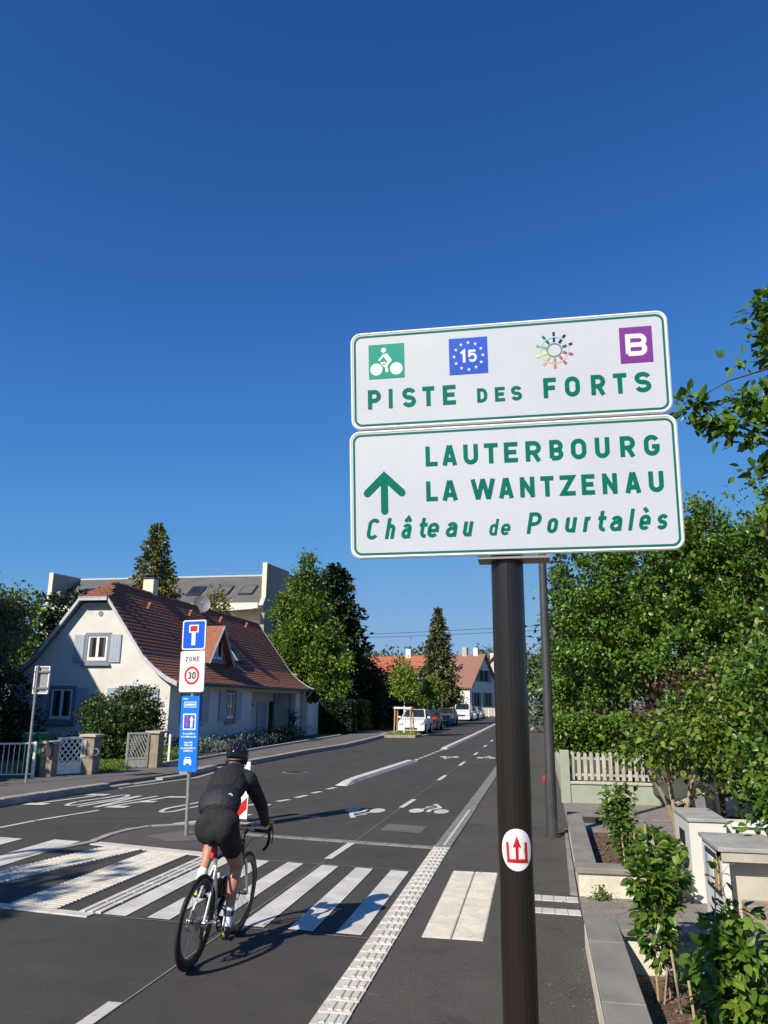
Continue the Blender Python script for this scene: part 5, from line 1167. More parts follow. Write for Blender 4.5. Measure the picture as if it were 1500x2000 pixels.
# ================================================================== BICYCLE
BM = Matrix.Translation((-2.668, 6.145, 0.0)) @ Matrix.Rotation(R(5.0), 4, 'Y')     # x right, y forward, z up; leans right
bike = thing('road_bicycle', 'silver framed road bicycle with black deep rim wheels ridden over the zebra crossing', 'bicycle', (-2.668, 6.145, 0))
def BP(mb, name, m, parent=None, smooth=True, **k): return build(name, mb, m, parent or bike, smooth=smooth, **k)
WR, WB = 0.338, 0.985
def wheel(y, lab):
    t = BP(MB(BM).ring((0, y, WR), (1, 0, 0), WR - 0.014, 0.0145, 64, 10), 'wheel', 'rubber', label=lab)
    mb = MB(BM); n = 64; prof = [(0.0, WR - .028), (0.012, WR - .030), (0.013, WR - .055), (0.003, WR - .082), (-0.003, WR - .082), (-0.013, WR - .055), (-0.012, WR - .030)]
    vs = [(x, y + r_ * math.cos(2 * math.pi * i / n), WR + r_ * math.sin(2 * math.pi * i / n)) for i in range(n) for x, r_ in prof]; k = len(prof)
    mb.add(vs, [(i * k + j, ((i + 1) % n) * k + j, ((i + 1) % n) * k + (j + 1) % k, i * k + (j + 1) % k) for i in range(n) for j in range(k)]); BP(mb, 'rim', 'carbon', t)
    BP(MB(BM).tube([(-.05, y, WR), (-.03, y, WR), (.03, y, WR), (.05, y, WR)], [.012, .020, .020, .012], 12), 'hub', 'plastic', t)
    mb = MB(BM)
    for i in range(24):
        a = 2 * math.pi * i / 24; b = a + (0.35 if i % 4 < 2 else -0.35); sx = 0.028 if i % 2 else -0.028
        mb.tube([(sx, y + .018 * math.cos(b), WR + .018 * math.sin(b)), (0, y + (WR - .082) * math.cos(a), WR + (WR - .082) * math.sin(a))], 0.0013, 4, False)
    o = BP(mb, 'spokes', 'steel', t, False)
    BP(MB(BM).ring((-.042, y, WR), (1, 0, 0), .066, .006, 28, 4, 1.4), 'brake_disc', 'steel', t)
    return t
wheel(0.0, 'rear wheel'); fw = wheel(WB, 'front wheel')
BB = (0, .405, .272); SC = (0, .235, .76); HT = (0, .835, .80); HB = (0, .875, .645); RA = WR
mb = MB(BM).tube([(0, .395, .275), HB], [.025, .024], 10).tube([(0, .24, .745), (0, .84, .785)], [.015, .016], 10).tube([HB, HT], .024, 12)
BP(mb, 'frame', 'gloss_black'); BP(MB(BM).tube([BB, SC], [.019, .016], 10), 'seat_tube', 'silver')
for s_ in (-1, 1):
    BP(MB(BM).tube([(0.012 * s_, .245, .70), (.045 * s_, .12, .52), (.066 * s_, 0.0, WR)], [.011, .009, .009], 8), 'seat_stay', 'silver')
    BP(MB(BM).tube([(.03 * s_, .38, .272), (.062 * s_, .12, .31), (.066 * s_, 0.0, WR)], [.013, .010, .009], 8), 'chain_stay', 'silver')
    BP(MB(BM).tube([(.022 * s_, .878, .64), (.038 * s_, .90, .58), (.05 * s_, WB, WR)], [.014, .013, .008], 8), 'fork_blade', 'silver')
BP(MB(BM).tube([(-.075, 0, WR), (.075, 0, WR)], .008, 8), 'rear_axle', 'steel')
sp = BP(MB(BM).tube([SC, (0, .195, .915)], .0135, 10), 'seatpost', 'carbon')
sd = BP(MB(BM).add([(-.07, .06, .93), (.07, .06, .93), (.072, .10, .935), (-.072, .10, .935), (-.03, .22, .935), (.03, .22, .935), (-.018, .33, .93), (.018, .33, .93),
                    (-.065, .06, .955), (.065, .06, .955), (.068, .10, .965), (-.068, .10, .965), (-.028, .22, .96), (.028, .22, .96), (-.016, .33, .95), (.016, .33, .95)],
                   [(0, 1, 9, 8), (8, 9, 10, 11), (11, 10, 13, 12), (12, 13, 15, 14), (0, 8, 11, 3), (1, 2, 10, 9), (3, 11, 12, 4), (2, 5, 13, 10), (4, 12, 14, 6), (5, 7, 15, 13), (6, 14, 15, 7), (0, 3, 2, 1), (3, 4, 5, 2), (4, 6, 7, 5)]), 'saddle', 'gloss_black')
BP(MB(BM).tube([(0, .185, .845), (0, .155, .77)], [.024, .020], 10), 'tail_light', 'red_lens')
BP(MB(BM).bbox(-.035, .035, .13, .20, .86, .925, .015), 'saddle_bag', 'plastic')
# cockpit
BP(MB(BM).tube([(0, .838, .815), (0, .845, .845), (0, .93, .875)], [.019, .018, .016], 10), 'stem', 'gloss_black')
for s_ in (-1, 1):
    hb = BP(MB(BM).tube([(0, .93, .875), (.10 * s_, .93, .876), (.160 * s_, .935, .878), (.178 * s_, .96, .876), (.182 * s_, 1.00, .855), (.184 * s_, 1.015, .81), (.186 * s_, .99, .765), (.188 * s_, .94, .742), (.190 * s_, .88, .738)], [.016, .0155, .015, .0145, .0145, .0145, .0145, .0145, .0145], 10), 'handlebar', 'rubber')
    lv = BP(MB(BM).tube([(.18 * s_, .985, .868), (.182 * s_, 1.035, .892), (.184 * s_, 1.065, .925), (.184 * s_, 1.07, .95)], [.016, .019, .017, .010], 9), 'brake_hood', 'rubber')
    BP(MB(BM).tube([(.186 * s_, 1.06, .895), (.196 * s_, 1.075, .84), (.202 * s_, 1.05, .78), (.202 * s_, 1.04, .765)], [.007, .006, .005, .005], 6), 'brake_lever', 'gloss_black', lv)
    BP(MB(BM).tube([(.18 * s_, .985, .86), (.13 * s_, .99, .82), (.05 * s_, .93, .80), (0.012 * s_, .88, .72)], .0028, 5), 'cable', 'rubber', lv)
BP(MB(BM).bbox(-.025, .025, .955, 1.03, .895, .912, .006), 'cycle_computer', 'gloss_black')
# drivetrain
ca = R(-68)   # right crank angle from forward
pr = (.41 + .17 * math.cos(ca), .272 + .17 * math.sin(ca)); plft = (.41 - .17 * math.cos(ca), .272 - .17 * math.sin(ca))
crk = BP(MB(BM).ring((.052, .405, .272), (1, 0, 0), .092, .004, 40, 6, 2.0).ring((.046, .405, .272), (1, 0, 0), .072, .004, 36, 6, 2.0).tube([(-.07, .405, .272), (.07, .405, .272)], .018, 10).tube([(.062, .405, .272), (.078, pr[0], pr[1])], [.016, .011], 8).tube([(-.062, .405, .272), (-.078, plft[0], plft[1])], [.016, .011], 8), 'crankset', 'gloss_black')
for s_, pp in ((1, pr), (-1, plft)): BP(MB(BM).tube([(.078 * s_, *pp), (.13 * s_, *pp)], .006, 6).bbox(min(.085 * s_, .15 * s_), max(.085 * s_, .15 * s_), pp[0] - .035, pp[0] + .035, pp[1] - .009, pp[1] + .009, .004), 'pedal', 'plastic', crk)
mb = MB(BM)
for i, r_ in enumerate((.060, .053, .046, .040, .034, .029, .025)): mb.ring((.018 + i * .0042, 0, WR), (1, 0, 0), r_, .0013, 26, 4, 3.0)
BP(mb, 'cassette', 'steel')
BP(MB(BM).tube([(.05, .405, .364), (.036, 0, WR + .046)], .0035, 5).tube([(.05, .39, .182), (.04, .03, .185)], .0035, 5), 'chain', 'plastic')
BP(MB(BM).tube([(.055, .01, .30), (.055, .02, .245), (.048, .04, .185)], [.014, .012, .010], 7).ring((.045, .015, .245), (1, 0, 0), .018, .004, 16, 5).ring((.045, .04, .185), (1, 0, 0), .018, .004, 16, 5), 'rear_derailleur', 'plastic')
for a, b, m_ in (((0, .355, .40), (0, .305, .585), 'gloss_black'), ((0, .50, .37), (0, .62, .505), 'gloss_black')):
    A, B_ = Vector(a), Vector(b); off = Vector((0, .045, .03)) if a[1] < .4 else Vector((0, -.045, .055)); A += off; B_ += off; d_ = (B_ - A).normalized()
    bt = BP(MB(BM).tube([tuple(A), tuple(A + d_ * .01), tuple(A + d_ * .14), tuple(A + d_ * .165)], [.030, .037, .037, .022], 16), 'water_bottle', m_)
    BP(MB(BM).tube([tuple(A + d_ * .165), tuple(A + d_ * .185), tuple(A + d_ * .20)], [.020, .018, .008], 12), 'bottle_cap', 'sock', bt)

# ================================================================== CYCLIST (one continuous body, clothes over it)
cyc = thing('person', 'person in black jersey, shorts and helmet riding a road bicycle, seen from behind', 'person', (-2.56, 6.3, 0.17))
def bw(x, y, z): return BM @ Vector((x, y, z))
J = {}
J['pel'] = bw(.022, .135, 1.045); J['belly'] = Vector((-2.60, 6.40, 1.175)); J['chest'] = Vector((-2.63, 6.575, 1.30)); J['neckb'] = Vector((-2.63, 6.72, 1.395)); J['neckt'] = Vector((-2.645, 6.80, 1.440)); J['head'] = Vector((-2.645, 6.86, 1.502))
J['shR'] = Vector((-2.45, 6.66, 1.335)); J['shL'] = Vector((-2.765, 6.74, 1.295))
J['elR'] = Vector((-2.375, 6.80, 1.115)); J['wrR'] = bw(.155, .935, .948); J['haR'] = bw(.170, 1.005, .935)
J['elL'] = Vector((-2.86, 6.90, 1.09)); J['wrL'] = bw(-.185, .955, .935); J['haL'] = bw(-.184, 1.02, .930)
J['hipR'] = bw(.100, .15, .985); J['hipL'] = bw(-.065, .15, .985)
J['anR'] = bw(.115, pr[0] - .085, pr[1] + .155); J['anL'] = bw(-.115, plft[0] - .085, plft[1] + .150)
def ik(h, a, l1, l2, fwd):
    d = (a - h); L = min(d.length, l1 + l2 - 1e-3); x = (l1 * l1 - l2 * l2 + L * L) / (2 * L); hh = math.sqrt(max(l1 * l1 - x * x, 0)); dn_ = d.normalized(); f_ = (fwd - dn_ * fwd.dot(dn_)).normalized(); return h + dn_ * x + f_ * hh
J['knR'] = ik(J['hipR'], J['anR'], .435, .415, Vector((.02, 1, .25))); J['knL'] = ik(J['hipL'], J['anL'], .435, .415, Vector((-.16, 1, .3)))
body = MB()
def cap(a, b, ra, rb, n=14, k=5):
    a, b = Vector(a), Vector(b); d = (b - a); L = d.length; pts, rs = [], []
    for i in range(4): t = math.pi / 2 * (1 - i / 4); pts.append(a - d / L * ra * math.sin(t)); rs.append(max(ra * math.cos(t), .001))
    for i in range(k + 1): pts.append(a + d * i / k); rs.append(ra + (rb - ra) * i / k)
    for i in range(1, 5): t = math.pi / 2 * i / 4; pts.append(b + d / L * rb * math.sin(t)); rs.append(max(rb * math.cos(t), .001))
    body.tube(pts, rs, n)
def ell(c, r_, rot=None):
    body.m = Matrix.Translation(c) @ (rot or Matrix.Identity(4)) @ Matrix.Diagonal((*r_, 1)); body.ball((0, 0, 0), 1.0, 20, 14); body.m = None
spn = (J['neckb'] - J['pel']).normalized(); sq = spn.to_track_quat('Z', 'X').to_matrix().to_4x4()
Xa = Vector((1, 0, 0)); Xa = (Xa - spn * Xa.dot(spn)).normalized(); Ya = spn.cross(Xa); sq = Matrix(((Xa.x, Ya.x, spn.x, 0), (Xa.y, Ya.y, spn.y, 0), (Xa.z, Ya.z, spn.z, 0), (0, 0, 0, 1)))
ell(J['pel'] + Vector((0, .0, -.01)), (.172, .120, .135), sq); ell(bw(.085, .115, 1.005), (.105, .125, .125)); ell(bw(-.045, .115, 1.005), (.105, .125, .125)); ell(bw(.02, .10, .985), (.11, .12, .10))
ell(J['belly'], (.168, .118, .17), sq); ell(J['chest'] + Vector((.02, 0, 0)), (.162, .118, .185), sq); ell(J['neckb'] - spn * .06 + Vector((.01, 0, 0)), (.132, .090, .085), sq)
cap(J['neckb'], J['neckt'], .066, .058); cap(J['neckb'] - spn * .03, J['shR'], .075, .066); cap(J['neckb'] - spn * .03, J['shL'], .075, .066)
for s_ in 'RL':
    cap(J['sh' + s_], J['el' + s_], .060, .043); cap(J['el' + s_], J['wr' + s_], .043, .028)
    cap(J['hip' + s_], J['kn' + s_], .098, .060); cap(J['kn' + s_] , J['an' + s_], .054, .034)
    c_ = J['kn' + s_].lerp(J['an' + s_], .30) + Vector((0, -.022, 0)); dl_ = (J['an' + s_] - J['kn' + s_]).normalized(); q_ = dl_.to_track_quat('Z', 'X').to_matrix().to_4x4(); ell(c_, (.054, .054, .13), q_)
    g_s = 1 if s_ == 'R' else -1
    # hand laid over the brake hood: palm, four curled fingers, thumb
    P0 = J['wr' + s_]; P1 = J['ha' + s_] + Vector((0, 0, .022)); cap(P0, P1, .026, .030, 10, 3)
    for i, (l_, o_) in enumerate(((.036, .016), (.040, .006), (.037, -.006), (.030, -.017))):
        a_ = P1 + Vector((g_s * .018, .018 + o_ * 1.2, .004)); b_ = a_ + Vector((g_s * .012, .014, -.030)); c2 = b_ + Vector((-g_s * .006, .004, -l_ * .7)); d_ = c2 + Vector((-g_s * .018, -.004, -.012))
        cap(a_, b_, .0095, .009, 8, 2); cap(b_, c2, .009, .0082, 8, 2); cap(c2, d_, .0082, .0072, 8, 2)
    a_ = P1 + Vector((-g_s * .020, .0, .0)); b_ = a_ + Vector((-g_s * .012, .028, -.022)); c2 = b_ + Vector((g_s * .002, .026, -.016)); cap(a_, b_, .0115, .010, 8, 2); cap(b_, c2, .010, .0085, 8, 2)
    cap(J['an' + s_], J['an' + s_] + Vector((0, -.03, -.07)), .036, .034, 10, 2); cap(J['an' + s_] + Vector((0, -.02, -.085)), J['an' + s_] + Vector((g_s * .008, .15, -.115)), .034, .030, 10, 3)
hq = Matrix.Rotation(R(-12), 4, 'X')
ell(J['head'] + Vector((0, .0, .015)), (.076, .096, .108), hq); ell(J['head'] + Vector((0, .035, -.05)), (.058, .062, .062), hq)
ell(J['head'] + Vector((0, .102, -.012)), (.014, .020, .022)); ell(J['head'] + Vector((0, .088, -.055)), (.026, .014, .010))     # nose, lips
for s_ in (-1, 1): ell(J['head'] + Vector((s_ * .082, -.012, -.018)), (.015, .022, .034)); ell(J['head'] + Vector((s_ * .030, .082, .015)), (.014, .012, .009))
tmp = link('tmp_body', body.mesh('tmp_body', 'skin'))
rm = tmp.modifiers.new('r', 'REMESH'); rm.mode = 'VOXEL'; rm.voxel_size = 0.0085; rm.adaptivity = 0
sm = tmp.modifiers.new('s', 'SMOOTH'); sm.factor = 0.6; sm.iterations = 7
dg = bpy.context.evaluated_depsgraph_get(); bme = bpy.data.meshes.new_from_object(tmp.evaluated_get(dg)); bpy.data.objects.remove(tmp)
bme.name = 'body'; bme.materials.clear(); bme.materials.append(M['skin']); bme.polygons.foreach_set('use_smooth', [True] * len(bme.polygons))
bo = link('body', bme, cyc); bo.matrix_parent_inverse = cyc.matrix_basis.inverted()
nv = len(bme.vertices); co = np.empty(nv * 3); bme.vertices.foreach_get('co', co); co = co.reshape(-1, 3)
no = np.empty(nv * 3); bme.vertices.foreach_get('normal', no); no = no.reshape(-1, 3)
def seg(a, b):
    a, b = np.array(a), np.array(b); d = b - a; t = ((co - a) @ d) / (d @ d); tc_ = np.clip(t, 0, 1); return np.linalg.norm(co - a - tc_[:, None] * d, axis=1), t
bones = {'torso1': ('pel', 'belly'), 'torso2': ('belly', 'neckb'), 'uaR': ('shR', 'elR'), 'uaL': ('shL', 'elL'), 'faR': ('elR', 'wrR'), 'faL': ('elL', 'wrL'), 'haR': ('wrR', 'haR'), 'haL': ('wrL', 'haL'),
         'thR': ('hipR', 'knR'), 'thL': ('hipL', 'knL'), 'caR': ('knR', 'anR'), 'caL': ('knL', 'anL'), 'nk': ('neckb', 'neckt'), 'hd': ('neckt', 'head')}
rad = {'torso1': .17, 'torso2': .18, 'uaR': .055, 'uaL': .055, 'faR': .04, 'faL': .04, 'haR': .03, 'haL': .03, 'thR': .08, 'thL': .08, 'caR': .045, 'caL': .045, 'nk': .06, 'hd': .09}
nm = list(bones); DS = []; TS = []
for k in nm:
    d_, t_ = seg(J[bones[k][0]], J[bones[k][1]]); DS.append(d_ - rad[k]); TS.append(t_)
DS = np.array(DS); TS = np.array(TS); who = DS.argmin(0); T_ = TS[who, np.arange(nv)]
nmi = {k: i for i, k in enumerate(nm)}
isn = lambda *ks: np.isin(who, [nmi[k] for k in ks])
sp_t = (co - np.array(J['pel'])) @ np.array(spn)
jersey = (isn('torso1', 'torso2') & (sp_t > .046)) | isn('uaR', 'uaL') | (isn('faR', 'faL') & (T_ < 1.0)) | (isn('nk') & (T_ < .10))
shorts = (isn('torso1') & (sp_t <= .075)) | (isn('thR', 'thL') & (T_ < .56) & (sp_t < .12))
jersey &= np.linalg.norm(co - np.array(J['neckt']), axis=1) > .078
ankv = lambda k: np.linalg.norm(co - np.array(J[k]), axis=1)
sock = {s_: (isn('ca' + s_) & (T_ > (.74 if s_ == 'R' else .80)) & (np.linalg.norm(co - np.array(J['an' + s_]), axis=1) < .16)) for s_ in 'RL'}
F = np.empty(len(bme.polygons) * 4, int)
lt = np.empty(len(bme.polygons), int); bme.polygons.foreach_get('loop_total', lt)
def cloth(name, mask, off, m, lab=None, wr=0.0):
    sel = [p.vertices[:] for p in bme.polygons if all(mask[v] for v in p.vertices)]
    used = sorted({v for f in sel for v in f}); mp_ = {v: i for i, v in enumerate(used)}; V = co[used] + no[used] * off
    if wr:
        fold = np.array([1 - 2.2 * abs(mnoise.noise((p[0] * 13 + p[2] * 6, p[1] * 8, p[2] * 24 - p[0] * 7))) + .5 * mnoise.noise((p[0] * 40, p[1] * 40, p[2] * 40)) for p in V])
        V = V + no[used] * (wr * fold)[:, None]
    mb = MB(); mb.v = [tuple(p) for p in V]; mb.f = [tuple(mp_[v] for v in f) for f in sel]; mb.mi = [0] * len(mb.f)
    me = mb.mesh(name, m); me.polygons.foreach_set('use_smooth', [True] * len(me.polygons)); o = link(name, me, cyc); o.matrix_parent_inverse = cyc.matrix_basis.inverted()
    if lab: o['label'] = lab
    return o
jo = cloth('jersey', jersey, .0085, 'jersey', 'black long sleeved cycling jersey with rear pockets', .0045)
cloth('shorts', shorts, .0055, 'shorts', 'black cycling shorts', .0016)
for s_ in 'RL':
    so_ = cloth('sock', sock[s_], .005, 'sock', 'white ankle sock' + (' with a dark band' if s_ == 'R' else ''))
    A = J['an' + s_]; gs = 1 if s_ == 'R' else -1; mb = MB(); secs = []
    for t_, w_, h_, zc in ((-.075, .022, .030, -.100), (-.06, .034, .048, -.085), (-.03, .037, .060, -.075), (.02, .038, .056, -.085), (.07, .043, .044, -.098), (.12, .046, .034, -.108), (.155, .038, .026, -.114), (.178, .018, .014, -.118)):
        c_ = A + Vector((gs * .004, t_, zc + .004 + t_ * .02)); secs.append([tuple(c_ + Vector((w_ * math.cos(2 * math.pi * i / 14), 0, max(h_ * math.sin(2 * math.pi * i / 14), -(.128 + zc) if False else -.034)))) for i in range(14)])
    vs = [p for s2_ in secs for p in s2_]; mb.add(vs, [(j * 14 + i, j * 14 + (i + 1) % 14, (j + 1) * 14 + (i + 1) % 14, (j + 1) * 14 + i) for j in range(len(secs) - 1) for i in range(14)] + [tuple(range(14)), tuple(len(vs) - 1 - i for i in range(14))])
    sho = build('shoe', mb, 'shoe', cyc, smooth=True)
    build('heel_tab', MB().bbox(A.x - .01, A.x + .01, A.y - .082, A.y - .074, A.z - .105, A.z - .055, .003), 'yellow', sho)
# ankle band on the visible sock
cloth('sock_band', (isn('caR') & (T_ > .80) & (T_ < .93) & (co[:, 1] < J['anR'].y + .5)), .0065, 'navy', 'dark band round the right sock')
# jersey pockets, logo
mb = MB(); PB = Matrix.Translation(J['pel']) @ sq
pk = (np.abs((co - np.array(J['pel'])) @ np.array(Xa)) < .155) & (sp_t > .07) & (sp_t < .20) & (((co - np.array(J['pel'])) @ np.array(Ya)) < -.03 if (Ya.z < 0) else ((co - np.array(J['pel'])) @ np.array(Ya)) > .03) & isn('torso1', 'torso2')
M['pocket'] = mat('jersey_pocket', (0.010, 0.011, 0.018), 0.7, (0.016, 0.017, 0.026), 12.0, bump=0.3, bscale=30)
cloth('jersey_pockets', pk, .0140, 'pocket', 'rear jersey pockets bulging slightly', .003)
lg_i = int(np.argmin(np.linalg.norm(co - np.array(J['pel'] + spn * .165 + Xa * .085 + (Ya if Ya.z > 0 else -Ya) * .12), axis=1))); lc = Vector(co[lg_i] + no[lg_i] * .019); ln = Vector(no[lg_i])
lu = (Xa - ln * Xa.dot(ln)).normalized(); lv_ = ln.cross(lu); lv_ = lv_ if lv_.z > 0 else -lv_
build('small_logo', MB().add([tuple(lc + lu * a + lv_ * b) for a, b in ((-.022, -.006), (-.012, .010), (.004, .012), (.022, -.004), (.010, -.007), (.0, -.002))], [(0, 1, 2, 3, 4, 5)]), 'sock', cyc, label='small white mark on the jersey')
# helmet: vented shell, straps
hc = J['head'] + Vector((0, .004, .030)); hm = MB(Matrix.Translation(hc) @ Matrix.Rotation(R(-14), 4, 'X')); n, m2 = 40, 14; vs = []
for j in range(m2 + 1):
    ph = math.pi * .60 * j / m2
    for i in range(n):
        a = 2 * math.pi * i / n; x, y, z = math.sin(ph) * math.cos(a), math.sin(ph) * math.sin(a), math.cos(ph)
        groove = 1.0
        xs = x * 5.2
        if abs(x) < .80 and j > 1: groove = 1 - .085 * max(0, math.cos(xs * math.pi)) ** 2 * min(1, j / 4) * (1 if (0.15 < math.sin(ph)) else 0)
        vs.append((x * .094 * groove, y * .130 * groove * (1.05 if y < 0 else 1), z * .102 * groove + (-.012 * max(0, -y) if z < .2 else 0)))
hm.add(vs, [(j * n + i, (j + 1) * n + i, (j + 1) * n + (i + 1) % n, j * n + (i + 1) % n) for j in range(m2) for i in range(n)])
he = build('helmet', hm, 'gloss_black', cyc, smooth=True)
hm = MB(Matrix.Translation(hc) @ Matrix.Rotation(R(-14), 4, 'X'))
for k_ in (-2, -1, 0, 1, 2):
    x_ = k_ * .0345
    for a0, a1 in ((8, 34), (42, 76)):
        pts = []
        for i in range(6):
            ph = R(a0 + (a1 - a0) * i / 5); q = math.sqrt(max(1 - (x_ / .094) ** 2, .05))
            pts.append((x_, -.1345 * q * math.cos(ph), .0985 * q * math.sin(ph) + .001))
        hm.tube(pts, [.003, .008, .010, .010, .008, .003], 6)
build('vents', hm, 'dark', he, smooth=True); 
build('cradle', MB(Matrix.Translation(hc) @ Matrix.Rotation(R(-14), 4, 'X')).tube([(-.078, -.04, -.045), (-.055, -.095, -.062), (0, -.113, -.066), (.055, -.095, -.062), (.078, -.04, -.045)], .010, 8), 'plastic', he, smooth=True)
for s_ in (-1, 1): build('strap', MB().tube([tuple(hc + Vector((s_ * .082, -.03, -.03))), tuple(hc + Vector((s_ * .082, .005, -.09))), tuple(hc + Vector((s_ * .03, .055, -.13)))], .005, 5), 'plastic', he)
build('hair', MB(Matrix.Translation(J['head'] + Vector((0, -.012, .012))) @ hq).ball((0, 0, 0), 1, 18, 12, (.0785, .0935, .098)), 'hair', cyc, smooth=True)
# ================================================================== RIGHT-HAND GARDENS
struct('front_garden_soil', MB().prism([(0.45, -1.0), (3.2, -1.0), (3.2, 7.2), (0.5, 7.2)], -0.4, -0.10), 'soil')
struct('far_garden_soil', MB().prism([(0.6, 9.5), (1.9, 9.5), (2.1, 13.4), (0.65, 13.4)], -0.4, 0.03), 'soil')
struct('garden_path', MB().prism([(0.37, 7.62), (4.5, 7.62), (4.5, 9.17), (0.39, 9.17)], -0.3, 0.006), 'gravel')
struct('driveway', MB().prism([(0.47, 13.75), (9, 13.75), (9, 17.5), (0.50, 17.5)], -0.3, 0.008), 'gravel')
struct('garden_ground', MB().prism([(1.92, 9.18), (9, 9.18), (9, 13.74), (2.12, 13.74)], -0.3, 0.0), 'grass')
struct('side_garden_ground', MB().prism([(3.21, -1), (9, -1), (9, 7.6), (3.21, 7.6)], -0.3, -0.02), 'grass')
# near low wall: granite coping stones on cream render
nw = thing('garden_wall', 'low garden wall with grey granite coping along the footway, nearest the camera', 'wall', (0.45, 5, 0))
build('wall_base', MB().prism([(0.292, 0.5), (0.545, 0.5), (0.575, 7.1), (3.4, 7.25), (3.4, 7.50), (0.343, 7.36)], -0.35, 0.185), 'render_cream', nw)
ys = [0.6, 2.2, 3.8, 5.4, 6.66, 7.42]
for a, b in zip(ys[:-1], ys[1:]):
    xa, xb_ = 0.322 + 0.026 * (a - 4) / 3.4, 0.322 + 0.026 * (b - 4) / 3.4
    v, f = stone((xa, a), (xb_, b), 0, -0.262, 0.187, 0.245, 0.003, 0.006); build('coping_stone', MB().add(v, f), 'stone_cap', nw)
for a, b in ((0.612, 1.25), (1.25, 1.9), (1.9, 2.6), (2.6, 3.4)):
    v, f = stone((a, 7.04 + .02 * a), (b, 7.04 + .02 * b), 0, 0.34, 0.187, 0.240, 0.003, 0.006); build('coping_stone', MB().add(v, f), 'stone_cap', nw)
# far low wall (L-shaped bed)
fw_ = thing('garden_wall', 'low cream garden wall with grey coping round the bed beyond the entrance path', 'wall', (0.6, 9.2, 0))
build('wall_base', MB().prism([(0.395, 9.19), (1.62, 9.26), (1.62, 9.46), (0.60, 9.42), (0.67, 13.6), (0.455, 13.6)], -0.05, 0.235), 'render_cream', fw_)
for a, b in ((9.42, 10.5), (10.5, 11.6), (11.6, 12.65), (12.65, 13.68)):
    v, f = stone((0.378 + .016 * (a - 9.2), a), (0.378 + .016 * (b - 9.2), b), 0, -0.225, 0.237, 0.292, 0.003, 0.006); build('coping_stone', MB().add(v, f), 'stone_cap', fw_)
for a, b in ((0.37, 1.0), (1.0, 1.62)):
    v, f = stone((a, 9.145 + .05 * a), (b, 9.145 + .05 * b), 0, 0.31, 0.237, 0.290, 0.003, 0.006); build('coping_stone', MB().add(v, f), 'stone_cap', fw_)
# gate pillar 1
M['cap_light'] = mat('pale_grey_slab', (0.38, 0.37, 0.345), 0.8, (0.29, 0.285, 0.265), 4.0, 8.0, bump=0.3, bscale=70, speck=(14, (0.20, 0.19, 0.17), 0.62, 0.78))
g1 = thing('gate_pillar', 'tall cream gate pillar with grey slab top and a small slot, beside the pale tree trunk', 'gate pillar', (1.7, 9.6, 0))
build('shaft', MB().box(1.56, 1.93, 9.16, 10.05, -0.1, 0.80), 'render_white', g1)
build('cap', MB().bbox(1.545, 1.945, 9.14, 10.07, 0.80, 0.832, .006), 'cap_light', g1)
build('slot', MB().box(1.553, 1.561, 9.45, 9.75, 0.52, 0.66), 'dark', g1)
g1w = thing('garden_wall', 'bright white wall running back behind the cream gate pillar', 'wall', (2.6, 9.6, 0)); build('wall_panel', MB().box(1.96, 4.4, 9.5, 9.72, -.1, 0.72), 'render_white', g1w)
for x in (2.05, 2.5, 2.95, 3.4): build('capping', MB().bbox(x, x + .35, 9.46, 9.76, .72, .76, .01), 'white_paint', g1w)
# letterbox block 2
g2 = thing('letterbox_pillar', 'cream pillar under a grey slab housing letterboxes above a brown meter box', 'gate pillar', (1.7, 7.7, 0))
build('shaft', MB().box(1.50, 1.56, 7.42, 8.2, -.1, .80).box(1.98, 2.04, 7.42, 8.2, -.1, .80).box(1.56, 1.98, 7.60, 8.2, -.1, .80), 'render_white', g2)
build('cap', MB().bbox(1.475, 2.055, 7.385, 8.22, .80, .832, .006), 'cap_light', g2)
build('lintel', MB().box(1.50, 2.04, 7.40, 7.60, .72, .80), 'concrete', g2)
build('back_panel', MB().box(1.56, 1.98, 7.56, 7.60, .0, .72), 'concrete', g2)
mx_ = build('meter_box', MB().bbox(1.66, 1.99, 7.36, 7.56, -.1, .40, .01), 'stone_pillar', g2); build('meter_door', MB().bbox(1.68, 1.97, 7.345, 7.362, .02, .36, .004), 'stone_pillar', mx_)
build('side_niche', MB().box(1.492, 1.503, 7.50, 8.05, .42, .74), 'dark', g2)
for k, (a, b) in enumerate(((7.52, 7.66), (7.69, 7.83), (7.86, 8.0))): build('letterbox', MB().bbox(1.478, 1.492, a, b, .47, .70, .004), ('cane', 'white_paint', 'shutter')[k], g2)
g2w = thing('garden_wall', 'white side wall right of the letterbox pillar', 'wall', (2.1, 7.5, 0)); build('wall_panel', MB().box(2.06, 2.14, 6.7, 8.25, -.1, .74), 'render_white', g2w)
